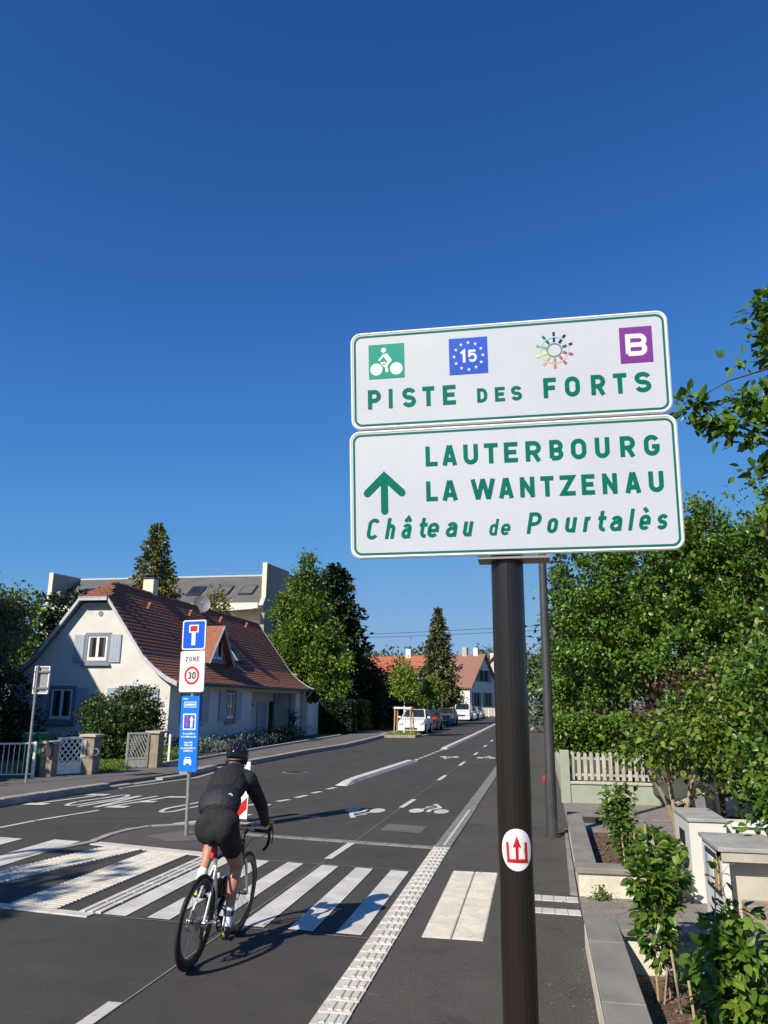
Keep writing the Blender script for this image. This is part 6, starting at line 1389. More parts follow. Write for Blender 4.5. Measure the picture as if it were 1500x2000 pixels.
# picket fence on a sage plinth with a sage post
pf = thing('picket_fence', 'weathered white picket fence on a sage green low wall under the ivy hedge', 'fence', (1.3, 17.4, 0))
build('corner_post', MB().bbox(0.475, 0.665, 17.30, 17.50, 0, 1.05, .01), 'sage', pf)
build('plinth', MB().box(0.665, 2.7, 17.33, 17.50, 0, 0.385), 'sage', pf); build('plinth_cap', MB().bbox(0.667, 2.7, 17.30, 17.53, .385, .43, .01), 'concrete', pf)
for z in (.53, .86): build('rail', MB().box(0.665, 2.7, 17.44, 17.47, z, z + .05), 'picket', pf)
for i in range(15):
    x = 0.70 + i * 0.128; h_ = 1.02 + random.uniform(-.015, .015); l_ = random.uniform(-.006, .006)
    mb = MB().add([(x, 17.415, .455), (x + .072, 17.415, .455), (x + .072 + l_, 17.415, h_ - .03), (x + .036 + l_, 17.415, h_), (x + l_, 17.415, h_ - .03), (x, 17.437, .455), (x + .072, 17.437, .455), (x + .072 + l_, 17.437, h_ - .03), (x + .036 + l_, 17.437, h_), (x + l_, 17.437, h_ - .03)],
                  [(0, 1, 2, 3, 4), (9, 8, 7, 6, 5), (0, 5, 6, 1), (1, 6, 7, 2), (2, 7, 8, 3), (3, 8, 9, 4), (4, 9, 5, 0)])
    build('picket', mb, 'picket', pf)
struct('kerb_edging_right', MB().prism([(0.30, 9.22), (0.375, 9.2), (0.44, 13.7), (0.40, 13.7)], 0, 0.03), 'kerb_grey')
solo('drive_edging', MB().box(0.75, 1.3, 14.55, 14.70, 0, .09), 'plastic', 'short dark kerb piece at the mouth of the driveway', 'edging')
paint('driveway_marks', [line((0.72, 15.25), (1.05, 15.24), .05), line((1.42, 15.2), (1.72, 15.18), .05), line((1.95, 15.15), (2.3, 15.13), .05)], 0.013)

# ================================================================== CARS
def car(name, lab, x, y, face, m, L=4.3, W=1.8, H=1.46, kind='hatch', group='cars parked along the left kerb', rot=0.0):
    """face +1: front towards +y, -1: front towards the camera"""
    t = thing(name, lab, 'van' if kind == 'van' else 'car', (x, y, 0), (0, 0, rot + (0 if face > 0 else math.pi)), group=group)
    T0 = Matrix.Identity(4); h2 = L / 2; w2 = W / 2
    def bp(nm_, mb, mt, par=None, **k):
        o = build(nm_, mb, mt, par or t, world=False, **k); return o
    if kind == 'van': prof = [(-h2, .35, .94), (-h2, .95, 1.0), (-h2 + .05, 1.15, .98), (-h2 + .12, H - .08, .86), (-h2 + .3, H, .82), (h2 - 1.75, H, .82), (h2 - 1.05, 1.22, .92), (h2 - .25, .98, .95), (h2 - .02, .78, .90), (h2, .35, .88)]
    else: prof = [(-h2, .38, .90), (-h2 + .02, .80, .97), (-h2 + .12, .98, .96), (-h2 + .50, H - .06, .74), (-h2 + .95, H, .72), (h2 - 2.05, H - .02, .72), (h2 - 1.25, 1.02, .90), (h2 - .45, .86, .93), (h2 - .06, .68, .88), (h2, .35, .84)]
    n = len(prof); vs = []
    belt = 0.98 if kind != 'van' else 1.12
    for s_ in (-1, 1):
        vs += [(s_ * w2 * wf, y_, z_) for y_, z_, wf in prof]
        vs += [(s_ * w2 * .92, y_, .22) for y_, z_, wf in prof]
        vs += [(s_ * w2, y_, min(z_, belt) * .82) for y_, z_, wf in prof]
    mb = MB(); f = []
    for i in range(n - 1):
        f += [(i, i + 1, 3 * n + i + 1, 3 * n + i)]                                  # top skin
        f += [(2 * n + i, 2 * n + i + 1, i + 1, i), (n + i, n + i + 1, 2 * n + i + 1, 2 * n + i)]
        f += [(3 * n + i, 3 * n + i + 1, 5 * n + i + 1, 5 * n + i), (5 * n + i, 5 * n + i + 1, 4 * n + i + 1, 4 * n + i)]
        f += [(n + i, 4 * n + i, 4 * n + i + 1, n + i + 1)]
    f += [(n, 2 * n, 0, 3 * n, 5 * n, 4 * n), (2 * n - 1, 5 * n - 1, 6 * n - 1, 4 * n - 1, n - 1, 3 * n - 1)]
    mb.add(vs, f); bd = bp('body', mb, m, smooth=False)
    def lerp(a, b, t_): return tuple(a[i] + (b[i] - a[i]) * t_ for i in range(3))
    def pane(nm_, i, j, inset, par=None):
        p, q = prof[i], prof[j]; a = [(-w2 * p[2], p[0], p[1]), (w2 * p[2], p[0], p[1]), (w2 * q[2], q[0], q[1]), (-w2 * q[2], q[0], q[1])]
        c = Vector((sum(v[0] for v in a) / 4, sum(v[1] for v in a) / 4, sum(v[2] for v in a) / 4)); nrm = Vector((0, -(q[1] - p[1]), (q[0] - p[0]))).normalized()
        if nrm.z < 0: nrm = -nrm
        pts = [tuple(Vector(v) * (1 - inset) + c * inset + nrm * .012) for v in a]; bp(nm_, MB().add(pts, [(0, 1, 2, 3)]), 'glass', par)
    if kind == 'van': pane('rear_window', 2, 3, .16); pane('windscreen', 5, 6, .09)
    else: pane('rear_window', 2, 3, .14); pane('windscreen', 5, 6, .09)
    for s_ in (-1, 1):
        if kind == 'van': pts = [(h2 - 1.85, 1.16), (h2 - 1.2, 1.2), (h2 - 1.82, H - .13), (h2 - 2.4, H - .13), (h2 - 2.5, 1.16)]
        else: pts = [(-h2 + .62, 1.0), (h2 - 1.42, 1.0), (h2 - 2.1, H - .10), (-h2 + .98, H - .09)]
        v = []
        for y_, z_ in pts: u = (z_ - belt) / (H - belt); v.append((s_ * w2 * ((.97 if kind != 'van' else .985) - (.225 if kind != 'van' else .145) * max(u, 0)) + s_ * .012, y_, z_))
        bp('side_window', MB().add(v, [tuple(range(len(v)))]), 'glass')
        for y_ in (-h2 + .78, h2 - .82):
            wh = bp('wheel', MB().tube([(s_ * (w2 - .20), y_, .32), (s_ * (w2 + .01), y_, .32)], .32, 22), 'rubber')
            bp('hubcap', MB().tube([(s_ * (w2 + .01), y_, .32), (s_ * (w2 + .022), y_, .32)], [.21, .18], 16), 'galv', wh)
        bp('headlight', MB().bbox(min(s_ * w2 * .58, s_ * w2 * .86), max(s_ * w2 * .58, s_ * w2 * .86), h2 - .14, h2 + .012, .60, .76, .03), 'headlamp')
        bp('tail_light', MB().bbox(min(s_ * w2 * .66, s_ * w2 * .95), max(s_ * w2 * .66, s_ * w2 * .95), -h2 - .015, -h2 + .2, .80, .98, .02), 'red_lens')
        bp('mirror', MB().bbox(min(s_ * w2, s_ * (w2 + .17)), max(s_ * w2, s_ * (w2 + .17)), h2 - 1.55, h2 - 1.43, .98, 1.10, .02), m)
    bp('number_plate', MB().box(-.26, .26, h2 + .002, h2 + .014, .42, .53), 'white_paint'); bp('number_plate', MB().box(-.26, .26, -h2 - .014, -h2 - .002, .60, .71), 'white_paint')
    bp('grille', MB().box(-.42, .42, h2 + .001, h2 + .01, .28 if kind != 'van' else .55, .40 if kind != 'van' else .72), 'plastic'); bp('bumper', MB().bbox(-w2 * .9, w2 * .9, -h2 - .03, -h2 + .1, .26, .46, .03), 'plastic')
    return t
car('parked_car', 'white hatchback parked right behind the nearer timber tree guard', -7.95, 53.2, -1, 'car_white', H=1.55)
car('parked_car', 'black car with red tail lights parked behind the white hatchback', -7.92, 59.6, 1, 'car_black', H=1.50)
car('parked_car', 'dark grey car parked between the black car and the white van', -8.0, 72.5, -1, 'car_grey', H=1.52)
car('parked_van', 'white van parked facing the camera beyond the dark cars', -8.0, 90.0, -1, 'car_white', L=4.6, W=1.85, H=1.9, kind='van')
car('parked_car', 'blue grey car parked just beyond the white van', -7.7, 96.5, -1, 'car_blue', H=1.55)
car('parked_car', 'farthest car of the parked row, grey and small', -7.5, 104.5, -1, 'car_grey', H=1.5)
car('distant_car', 'tiny white car far down the road between mast and lamp column', 0.1, 186, -1, 'car_white', group=None, H=1.5)
car('parked_car', 'dark car in the driveway half hidden by the leafy tree', 3.35, 16.6, -1, 'car_black', group=None, H=1.45, rot=R(14))

# ================================================================== TREE GUARDS AND PLANTERS
def guard(x, y, lab, first=None):
    if first is not None:
        c = copy_tree(first); c.location = (x, y, 0.15); c['label'] = lab; return c
    t = thing('tree_guard', lab, 'tree guard', (x, y, 0.15), group='timber tree guards by the parked cars')
    for sx in (-1, 1):
        for sy in (-1, 1):
            build('stake', MB().tube([(x + sx * .50, y + sy * .50, .15), (x + sx * .46, y + sy * .46, 1.76)], .045, 8), 'wood', t)
    for z in (1.62,):
        build('top_rail', MB().box(x - .52, x + .52, y - .56, y - .52, z, z + .10), 'white_paint', t); build('top_rail', MB().box(x - .52, x + .52, y + .52, y + .56, z, z + .10), 'wood', t)
        build('top_rail', MB().box(x - .56, x - .52, y - .5, y + .5, z, z + .09), 'wood', t); build('top_rail', MB().box(x + .52, x + .56, y - .5, y + .5, z, z + .09), 'wood', t)
    return t
tg = guard(-7.72, 47.0, 'timber tree guard round a whitewashed young trunk, nearer of the two')
guard(-8.42, 66.5, 'timber tree guard standing behind the parked black car', tg)
for k, (x, y) in enumerate(((-7.72, 47.0), (-8.42, 66.5))):
    struct('planter_bed', MB().prism([(x - 1.05, y - 1.3), (x + .75, y - 1.0), (x + .85, y + 1.6), (x - 1.0, y + 1.8)], -.1, .14), 'soil')
    mb = MB(); pl = [(x - 1.15, y - 1.5), (x + .85, y - 1.15), (x + 1.0, y + .2), (x + .8, y + 1.75), (x - 1.1, y + 2.0)]
    for a, b in zip(pl[:-1], pl[1:]): mb.add(*stone(a, b, 0, .16, -.05, .16, .003, .01))
    struct('planter_kerb', mb, 'kerb')
    tree('young_tree', 'young street tree with whitewashed trunk in the ' + ('nearer' if k == 0 else 'farther') + ' timber guard', 'tree', (x, y, .14), (x + .05, y, 3.6),
         [(x, y, 3.35, .62, .62, 1.05), (x + .2, y, 2.7, .55, .6, .5), (x - .3, y, 2.9, .5, .5, .5)], 'leaf_light', 110, 34, .18, .15, r0=.055, limbs=10, bark='white_paint', seed=40 + k, group='young street trees in guards')

# ================================================================== FAR HOUSES
def far_house(name, lab, x0, x1, xr, y0, y1, ze, zr, wall, roof, wins, chim, hip=0.0):
    t = thing(name, lab, 'house', ((x0 + x1) / 2, y0, 0))
    build('wall', MB().prism_y([(x0, 0), (x0, ze), (xr, zr - .15), (x1, ze), (x1, 0)][::-1], y0, y1), wall, t)
    for s_, xe in ((-1, x0), (1, x1)):
        k = (zr - ze) / (xr - xe); e = (xe + s_ * .4, ze - abs(k) * .4); q = []
        for yy in (y0 - .5, y1 + .3): q += [(e[0], yy, e[1]), (xr, yy, zr)]
        v = [q[0], q[1], q[3], q[2]]; v += [(a, b, c - .18) for a, b, c in v]
        f = [(0, 1, 2, 3), (7, 6, 5, 4), (0, 4, 5, 1), (1, 5, 6, 2), (2, 6, 7, 3), (3, 7, 4, 0)]
        build('roof', MB().add(v, f if s_ < 0 else [w_[::-1] for w_ in f]), roof, t)
    for (a, b, c, d) in wins:
        wf_ = build('window', MB().box(a, b, y0 - .04, y0, c, d), 'dark', t); m_ = (b - a) * .42
        build('sash', MB().box((a + b) / 2 - .04, (a + b) / 2 + .04, y0 - .07, y0 - .04, c, d), 'white_paint', wf_)
        for s_, xx in ((-1, a - m_), (1, b)): build('shutter', MB().box(xx, xx + m_, y0 - .09, y0 - .04, c - .05, d + .05), 'trim', wf_)
    for cx, cy, cz, mt in chim: build('chimney', MB().box(cx - .4, cx + .4, cy - .4, cy + .4, cz - 2.2, cz), mt, t)
    return t
ra_ = far_house('red_roofed_house', 'distant red tiled gabled house half hidden between the light tree and the spruce', -20.2, -8.6, -14.4, 108, 118, 3.8, 8.4, 'render_white', 'tile_orange', [(-15.6, -13.2, 4.4, 5.7)], [(-14.4, 111, 9.3, 'render_white')]); ra_.rotation_euler = (0, 0, R(66))
far_house('red_roofed_house', 'low orange roofed house beyond the dark trees, left of the other red roof', -24.5, -17.6, -21.0, 118, 134, 4.2, 8.6, 'render_grey', 'tile_orange', [], [])
hb_ = far_house('village_house', 'distant white gabled house with brown roof and dark shutters at the end of the street', -14.1, -2.1, -8.1, 130, 138.5, 4.7, 9.9, 'render_white', 'tile_far', [(-10.0, -6.4, 5.4, 7.2), (-12.4, -10.4, 1.5, 3.6), (-7.6, -5.4, 1.5, 3.6)], [(-8.1, 133.2, 11.0, 'concrete'), (-8.1, 131.2, 10.9, 'render_white')])
build('climber', MB().add([(-9.9, 129.93, 0), (-9.0, 129.93, 0), (-9.2, 129.93, 3.4), (-9.7, 129.93, 2.8)], [(0, 1, 2, 3)]), 'grass', hb_) if False else None
build('roof_light', MB().box(-11.2, -10.7, 132.6, 133.4, 7.2, 7.8), 'dark', hb_)
hb_.rotation_euler = (0, 0, R(72))
far_house('orange_roof_house', 'orange roofed house behind the distant village house, mostly behind the mast', -11.5, -3.0, -6.9, 141, 156, 5.5, 10.2, 'render_cream', 'tile_orange', [], [(-7.4, 146, 11.0, 'render_white')])
gw = thing('boundary_wall', 'low brownish wall across the far end of the street', 'wall', (-8, 126, 0)); build('wall_body', MB().box(-13, -4.6, 125.5, 125.9, 0, 1.25), 'concrete', gw)
for i in range(3): solo('bollard', MB().tube([(-5.0 - i * .9, 122 - i, 0), (-5.0 - i * .9, 122 - i, 1.1)], .12, 8), 'white_paint', ('nearest and rightmost', 'middle', 'farthest left')[i] + ' of three short white bollards at the far end of the street', 'bollard', 'white bollards at the far end')
# long garden wall along the right footway further on
rw_ = thing('garden_wall', 'long low plastered wall along the far part of the right footway', 'wall', (0.8, 40, 0)); build('wall_body', MB().prism([(0.52, 17.6), (0.68, 17.6), (0.86, 60), (1.5, 160), (1.3, 160), (0.70, 60)], 0, 0.55), 'concrete', rw_)

# ================================================================== TREES AND PLANTS
def T3(*a, **k): return tree(*a, **k)
# left side, behind the white house
GOLD_TREE = ('tall_tree', 'tall golden green pointed tree rising behind the white house roof', -26.2, 50, 14.3, 3.1, 'leaf_gold', 11, .27, 64, .62)
tree('shrub_tree', 'yellowish treetop just showing over the roof ridge behind the dish', 'tree', (-21.3, 50, 0), (-21.3, 50, 9.0), [(-21.3, 50, 8.8, .75, .75, 1.2), (-21.6, 50, 7.4, 1.2, 1.2, 1.2)], 'leaf_gold', 60, 30, .22, .18, seed=12)
tree('weeping_tree', 'drooping olive coloured willow at the left edge beyond the dark hedge', 'tree', (-20.9, 25.6, 0), (-20.6, 25.6, 5.6),
     [(-20.6, 25.6, 5.2, 1.2, 1.1, 1.25), (-19.3, 25.6, 4.7, .85, .9, 1.15), (-18.55, 25.5, 4.15, .42, .5, .75), (-20.0, 25.3, 3.7, 1.0, .8, 1.1), (-19.0, 25.3, 3.5, .5, .5, .7)], 'leaf_olive', 420, 40, .20, .15, r0=.2, seed=13, droop=1.6, tpl=T_NEEDLE)
for i, (x, y, z, r_) in enumerate(((-38.5, 52, 8.6, 2.6), (-35.6, 54, 8.4, 1.9), (-44, 56, 8.2, 3.5))):
    tree('background_tree', ('leafy green tree against the sky at the far left edge', 'narrow dark tree just left of the apartment block', 'broad tree hidden beyond the left edge')[i], 'tree', (x, y, 0), (x, y, z), [(x, y, z - .4, r_, r_, 2.2), (x + .6, y, z - 3, r_ * 1.2, r_, 2.6)], 'leaf_mid' if i != 1 else 'leaf_dark', 150, 30, .4, .32, seed=20 + i)
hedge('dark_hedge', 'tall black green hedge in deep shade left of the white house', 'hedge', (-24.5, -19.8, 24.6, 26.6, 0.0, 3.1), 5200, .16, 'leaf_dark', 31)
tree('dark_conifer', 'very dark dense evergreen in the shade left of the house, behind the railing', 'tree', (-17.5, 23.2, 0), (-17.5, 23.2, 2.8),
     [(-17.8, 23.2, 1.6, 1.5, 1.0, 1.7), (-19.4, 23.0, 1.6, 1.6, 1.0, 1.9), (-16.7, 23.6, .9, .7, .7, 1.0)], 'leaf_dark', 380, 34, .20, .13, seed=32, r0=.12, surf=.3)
tree('garden_bush', 'rounded green bush in front of the white gable', 'bush', (-13.35, 23.9, .1), (-13.2, 23.9, 1.9),
     [(-12.85, 23.9, 1.70, .80, .8, .70), (-14.0, 23.9, 1.40, .70, .75, .72), (-13.4, 23.8, .90, 1.15, .8, .70), (-12.6, 23.9, 1.0, .7, .7, .7)], 'leaf_bush', 460, 50, .10, .085, seed=33, r0=.06, surf=.3)
# flower bed before the street wall of the house
def bed(name, lab, x0, x1, y0, y1, h, n, leaf, seed, size=.07):
    g = np.random.default_rng(seed); t = thing(name, lab, 'flower bed', ((x0 + x1) / 2, y0, .1)); k = int(n / 26)
    cx, cy = x0 + g.random(k) * (x1 - x0), y0 + g.random(k) * (y1 - y0); hh = h * (.55 + .6 * g.random(k)); own = np.repeat(np.arange(k), 26); m = len(own)
    P = np.stack([cx[own] + g.normal(size=m) * .12, cy[own] + g.normal(size=m) * .16, .1 + hh[own] * g.random(m) ** .6], 1); D = g.normal(size=(m, 3)) + np.array([0, 0, 1.0])
    o = link('foliage', leaf_mesh('foliage', P, D, size * (.7 + .7 * g.random(m)), leaf, T_SMALL, g), t); o.matrix_parent_inverse = t.matrix_basis.inverted(); o['kind'] = 'stuff'; return t
bed('flower_bed', 'low grey green lavender bed along the front of the white house', -12.3, -11.1, 25.0, 33.5, .55, 5200, 'leaf_lav', 51)
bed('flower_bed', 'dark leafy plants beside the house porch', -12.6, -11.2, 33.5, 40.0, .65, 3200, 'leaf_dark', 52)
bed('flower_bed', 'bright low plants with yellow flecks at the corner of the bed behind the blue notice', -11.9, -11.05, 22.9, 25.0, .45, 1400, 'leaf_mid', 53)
bed('flower_bed', 'plants in front of the white gable, shade behind the gates put into their dark leaves', -18.5, -11.9, 24.6, 26.2, .6, 5200, 'leaf_dark', 54, .09)  # plants whose near-black leaf colour also carries the shadow behind the gates
gr = np.random.default_rng(60)
def grass(name, lab_kind, x0, x1, y0, y1, n, h, leaf, zf=.1):
    P = np.stack([x0 + gr.random(n) * (x1 - x0), y0 + gr.random(n) * (y1 - y0), np.full(n, zf)], 1); D = gr.normal(size=(n, 3)) * .35 + np.array([0, 0, 1])
    o = link(name, leaf_mesh(name, P, D, h * (.5 + gr.random(n)), leaf, T_NEEDLE, gr)); o['kind'] = 'stuff'; o['label'] = lab_kind; o['category'] = 'grass'; return o
grass('verge_grass', 'short grass between the stone gate pillars of the white house', -13.8, -11.15, 19.3, 24.0, 9000, .09, 'leaf_mid')
grass('planter_grass', 'thin grass in the planter under the nearer tree guard', -8.6, -7.0, 45.9, 48.5, 1600, .12, 'leaf_light', .14)
# porch climber
tree('climbing_plant', 'dark climber beside the porch door of the white house', 'plant', (-12.75, 41.0, .15), (-12.8, 41.0, 1.7), [(-12.75, 41.0, 1.0, .28, .35, .8)], 'leaf_dark', 26, 18, .1, .09, r0=.02, seed=55)
# middle distance
tree('leafy_tree', 'large bright green leafy tree right of the white house', 'tree', (-14.6, 49.5, 0), (-14.4, 49.5, 10.6),
     [(-14.55, 49.5, 10.5, .75, .8, 1.15), (-15.2, 49.5, 9.1, 1.35, 1.2, 1.2), (-16.3, 49.5, 8.0, .95, 1.0, .9), (-14.4, 49.5, 7.6, 1.3, 1.3, 1.4), (-16.6, 49.5, 6.0, .95, 1.1, 1.2), (-15.2, 49, 5.9, 1.3, 1.3, 1.2), (-13.3, 49, 5.9, 1.0, 1.0, 1.2), (-12.6, 49, 4.6, 1.1, 1.1, 1.1), (-14.4, 49, 4.2, 1.5, 1.2, 1.2), (-16.2, 49, 3.9, 1.2, 1.2, 1.2), (-12.7, 48.8, 3.0, 1.2, 1.1, 1.0), (-14.6, 48.8, 2.6, 1.4, 1.2, 1.0), (-16.1, 49, 2.3, 1.1, 1.1, 1.0)],
     'leaf_mid', 520, 56, .26, .20, r0=.24, seed=14, surf=.30)
for _i in range(1):
    spruce_specs = [('dark_conifer', 'broad blackish conifer behind the bright leafy tree', -14.75, 57, 12.3, 3.5, 'leaf_dark', 15, .36, 60, .52)]
tree('shade_tree', 'low dark trees in shade beyond the clipped hedge', 'tree', (-10.9, 56, 0), (-10.9, 56, 4.0), [(-11.9, 56, 3.6, 1.4, 1.5, 1.4), (-11.4, 56, 1.9, 2.0, 1.4, 1.3), (-10.0, 58, 1.6, 1.2, 1.4, 1.0)], 'leaf_dark', 260, 40, .26, .19, seed=16, surf=.35)
tree('light_tree', 'slender yellow green young tree above the tree guard', 'tree', (-10.5, 61, 0), (-10.4, 61, 4.9), [(-10.35, 61, 4.4, .75, .7, 1.0), (-10.5, 61, 3.2, 1.05, 1.0, 1.1), (-10.6, 61, 2.0, 1.3, 1.0, .8)], 'leaf_light', 150, 36, .20, .17, r0=.07, seed=17)
def spruce(name, lab, x, y, H, r_, leaf, seed, size=.3, n=26, pw=.85, z0=0.0):
    g = np.random.default_rng(seed); t = thing(name, lab, 'tree', (x, y, 0)); P, D = [], []; z = max(H * .04, z0); mb = MB().tube([(x, y, 0), (x, y, H * .99)], [r_ * .07, .02], 8)
    while z < H:
        rr = r_ * (1 - z / H) ** pw * (.85 + .3 * g.random()) + .12; k = max(4, int(9 * rr / r_) + 3); a0 = g.random() * 6.28
        for i in range(k):
            a = a0 + 2 * math.pi * i / k + g.normal() * .2; L = rr * (.7 + .45 * g.random()); m = int(n * (0.35 + L / r_)); tt = g.random(m) ** .7
            px = x + math.cos(a) * L * tt; py = y + math.sin(a) * L * tt; pz = z - .25 * L * tt + .10 * L * tt ** 2 * 2
            P.append(np.stack([px, py, pz], 1) + g.normal(size=(m, 3)) * .07 * (1 + rr * .4)); D.append(np.stack([np.full(m, math.cos(a)), np.full(m, math.sin(a)), np.full(m, -.25)], 1) + g.normal(size=(m, 3)) * .55)
        z += H * .022 * (.8 + .5 * g.random())
    P, D = np.concatenate(P), np.concatenate(D); o = link('crown', leaf_mesh('crown', P, D, size * (.6 + .7 * g.random(len(P))), leaf, T_SMALL, g), t); o.matrix_parent_inverse = t.matrix_basis.inverted()
    build('trunk', mb, 'bark', t); return t
spruce(*spruce_specs[0]); spruce(*GOLD_TREE)
spruce('spruce', 'pointed spruce with brownish cones standing alone above the parked cars', -8.95, 75, 11.0, 2.6, 'leaf_conifer', 18, .27, 50, .8, 2.2)
tree('shrub_tree', 'rounded green shrubs at the foot of the spruce', 'bush', (-8.4, 73, 0), (-8.4, 73, 3.0), [(-10.6, 73, 2.2, 1.0, 1, 1.4), (-9.3, 73.6, 2.4, .9, .9, 1.3), (-10.2, 72.5, 1.6, 1.2, 1.0, 1.2), (-8.3, 75, 3.0, .8, .8, .9)], 'leaf_mid', 130, 34, .25, .2, seed=19)
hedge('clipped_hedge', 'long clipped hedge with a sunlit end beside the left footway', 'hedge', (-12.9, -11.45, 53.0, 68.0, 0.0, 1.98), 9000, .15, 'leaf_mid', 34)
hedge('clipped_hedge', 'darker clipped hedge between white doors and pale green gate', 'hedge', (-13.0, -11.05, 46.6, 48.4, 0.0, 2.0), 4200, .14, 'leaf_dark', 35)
gg = thing('garden_gate', 'pale green metal gate panel set between two hedges', 'gate', (-11.1, 48.7, 0)); build('gate_panel', MB().box(-11.75, -11.05, 48.75, 48.8, .15, 1.45), 'green_gate', gg); build('gate_post', MB().box(-11.85, -11.75, 48.7, 48.82, 0, 1.6), 'trim', gg)
solo('letter_box', MB().bbox(-11.6, -11.25, 49.6, 49.8, .15, .55, .02).box(-11.45, -11.40, 49.65, 49.75, 0, .15), 'wood', 'small brown box at the foot of the clipped hedge', 'box')
# distance: rows of trees closing the view
for i, (x, y, z, r_) in enumerate(((-31, 150, 11.0, 4.2), (-26.5, 152, 12.0, 4.4), (-22.0, 150, 12.2, 4.0), (-17.5, 154, 11.2, 4.2), (-8.6, 165, 13.6, 3.6), (-4.0, 168, 14.6, 4.4), (1.5, 165, 12, 4.2), (7, 150, 11.5, 4.5), (13, 160, 12, 5), (-38, 150, 11, 5), (-47, 150, 12, 6), (20, 150, 12, 6))):
    tree('distant_tree', ('first', 'second', 'third', 'fourth', 'fifth', 'sixth', 'seventh', 'eighth', 'ninth', 'tenth', 'eleventh', 'twelfth')[sorted(range(12), key=lambda q: (-47, -38, -31, -26.5, -22, -17.5, -8.6, -4, 1.5, 7, 13, 20)[q])[[-31, -26.5, -22, -17.5, -8.6, -4, 1.5, 7, 13, -38, -47, 20].index(x) if False else sorted([-31, -26.5, -22.0, -17.5, -8.6, -4.0, 1.5, 7, 13, -38, -47, 20]).index(x)]] + ' distant round tree from the left closing the end of the street', 'tree', (x, y, 0), (x, y, z * .8), [(x, y, z - 3.2, r_, r_, 3.2), (x + .8, y, z * .42, r_ * 1.1, r_, z * .34)], 'leaf_far', 110, 26, .75, .62, r0=.35, limbs=4, seed=70 + i, group='distant trees closing the end of the street')
for i, (x, y, h_, r_) in enumerate(((-13.0, 92, 4.2, 2.0), (-12.6, 84, 3.6, 1.8), (-13.6, 101, 4.4, 2.1), (-12.2, 112, 4, 2), (-17, 70, 4.5, 2.6), (-21, 64, 5, 3), (-16, 84, 5, 2.6))):
    tree('roadside_tree', ('smaller', 'dark', 'rounded', 'farthest', 'broad', 'tallest', 'leafy')[i] + ' green roadside tree ' + ('behind the dark grey parked car', 'behind the black parked car', 'left of the white van', 'beyond the white van', 'beyond the clipped hedge', 'behind the dark conifer', 'left of the far red roof')[i], 'tree', (x, y, 0), (x, y, h_ * .8), [(x, y, h_ * .6, r_, r_, h_ * .42)], ('leaf_mid', 'leaf_dark')[i % 2], 90, 30, .4, .32, limbs=5, seed=90 + i, group='roadside trees behind the parked cars')
# right side
tree('broad_tree', 'big dense glossy leaved tree filling the view right of the lamp column', 'tree', (3.4, 23.5, 0), (3.2, 23.5, 6.0),
     [(1.9, 23.0, 5.0, 1.55, 1.6, 1.7), (3.6, 23.0, 5.5, 1.8, 1.8, 1.7), (1.7, 22.6, 3.4, 1.45, 1.4, 1.6), (3.4, 22.3, 3.6, 2.0, 1.6, 1.7), (5.2, 23, 5.6, 1.8, 1.8, 1.9), (5.4, 22.6, 3.6, 1.8, 1.7, 1.8), (1.5, 22.8, 2.3, .95, 1.0, .8), (6.9, 23.5, 6.2, 1.8, 1.8, 2.2), (4.6, 23.5, 7.0, 1.5, 1.5, 1.1)],
     'leaf_glossy', 920, 66, .15, .125, r0=.28, limbs=26, seed=21, surf=.46)
tree('broad_tree', 'dark tree mass behind the glossy leaved tree', 'tree', (5, 28, 0), (5, 28, 6.5), [(2.6, 28, 4.0, 2.0, 1.5, 2.4), (5, 28, 5, 2.4, 1.6, 2.8), (8, 28, 5, 2.6, 1.6, 3.4), (11, 27, 5, 3, 2, 4)], 'leaf_dark', 420, 40, .32, .24, seed=22)
spruce('distant_conifer', 'feathery blue green conifer seen between mast and lamp column', 2.2, 58, 13.4, 2.7, 'leaf_blue', 23, .34, 22)
for i, (x, y, z, r_, lf) in enumerate(((1.9, 34, 4.6, 1.3, 'leaf_mid'), (2.0, 41, 5.2, 1.5, 'leaf_mid'), (2.4, 50, 5.8, 1.9, 'leaf_dark'), (2.6, 66, 6, 2.1, 'leaf_mid'), (3.2, 82, 6.5, 2.4, 'leaf_mid'), (3.8, 105, 7, 2.6, 'leaf_dark'), (4.2, 130, 8, 3, 'leaf_mid'))):
    tree('garden_tree', ('first', 'second', 'third', 'fourth', 'fifth', 'sixth', 'last')[i] + ' of the green trees lining the right footway beyond the lamp column', 'tree', (x, y, 0), (x, y, z * .8), [(x, y, z * .62, r_, r_, z * .40)], lf, 120, 30, .3, .24, limbs=6, seed=110 + i)
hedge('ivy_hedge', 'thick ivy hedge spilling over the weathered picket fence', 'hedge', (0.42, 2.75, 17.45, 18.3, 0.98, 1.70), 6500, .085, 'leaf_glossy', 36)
build('supporting_stems', MB().tube([(.9, 17.8, 0), (.9, 17.8, 1.2)], .03, 6).tube([(1.9, 17.8, 0), (1.9, 17.8, 1.2)], .03, 6), 'bark', bpy.data.objects['ivy_hedge'])
tree('purple_shrub', 'dark purple leaved shrub between the glossy tree and the yellow green one', 'shrub', (3.1, 15.0, 0), (3.1, 15, 2.4), [(2.7, 15.0, 2.0, .9, .6, .55), (3.8, 15, 2.2, .8, .6, .7), (1.6, 18.9, 1.95, .7, .4, .22)], 'leaf_purple', 130, 36, .12, .075, r0=.04, seed=24)
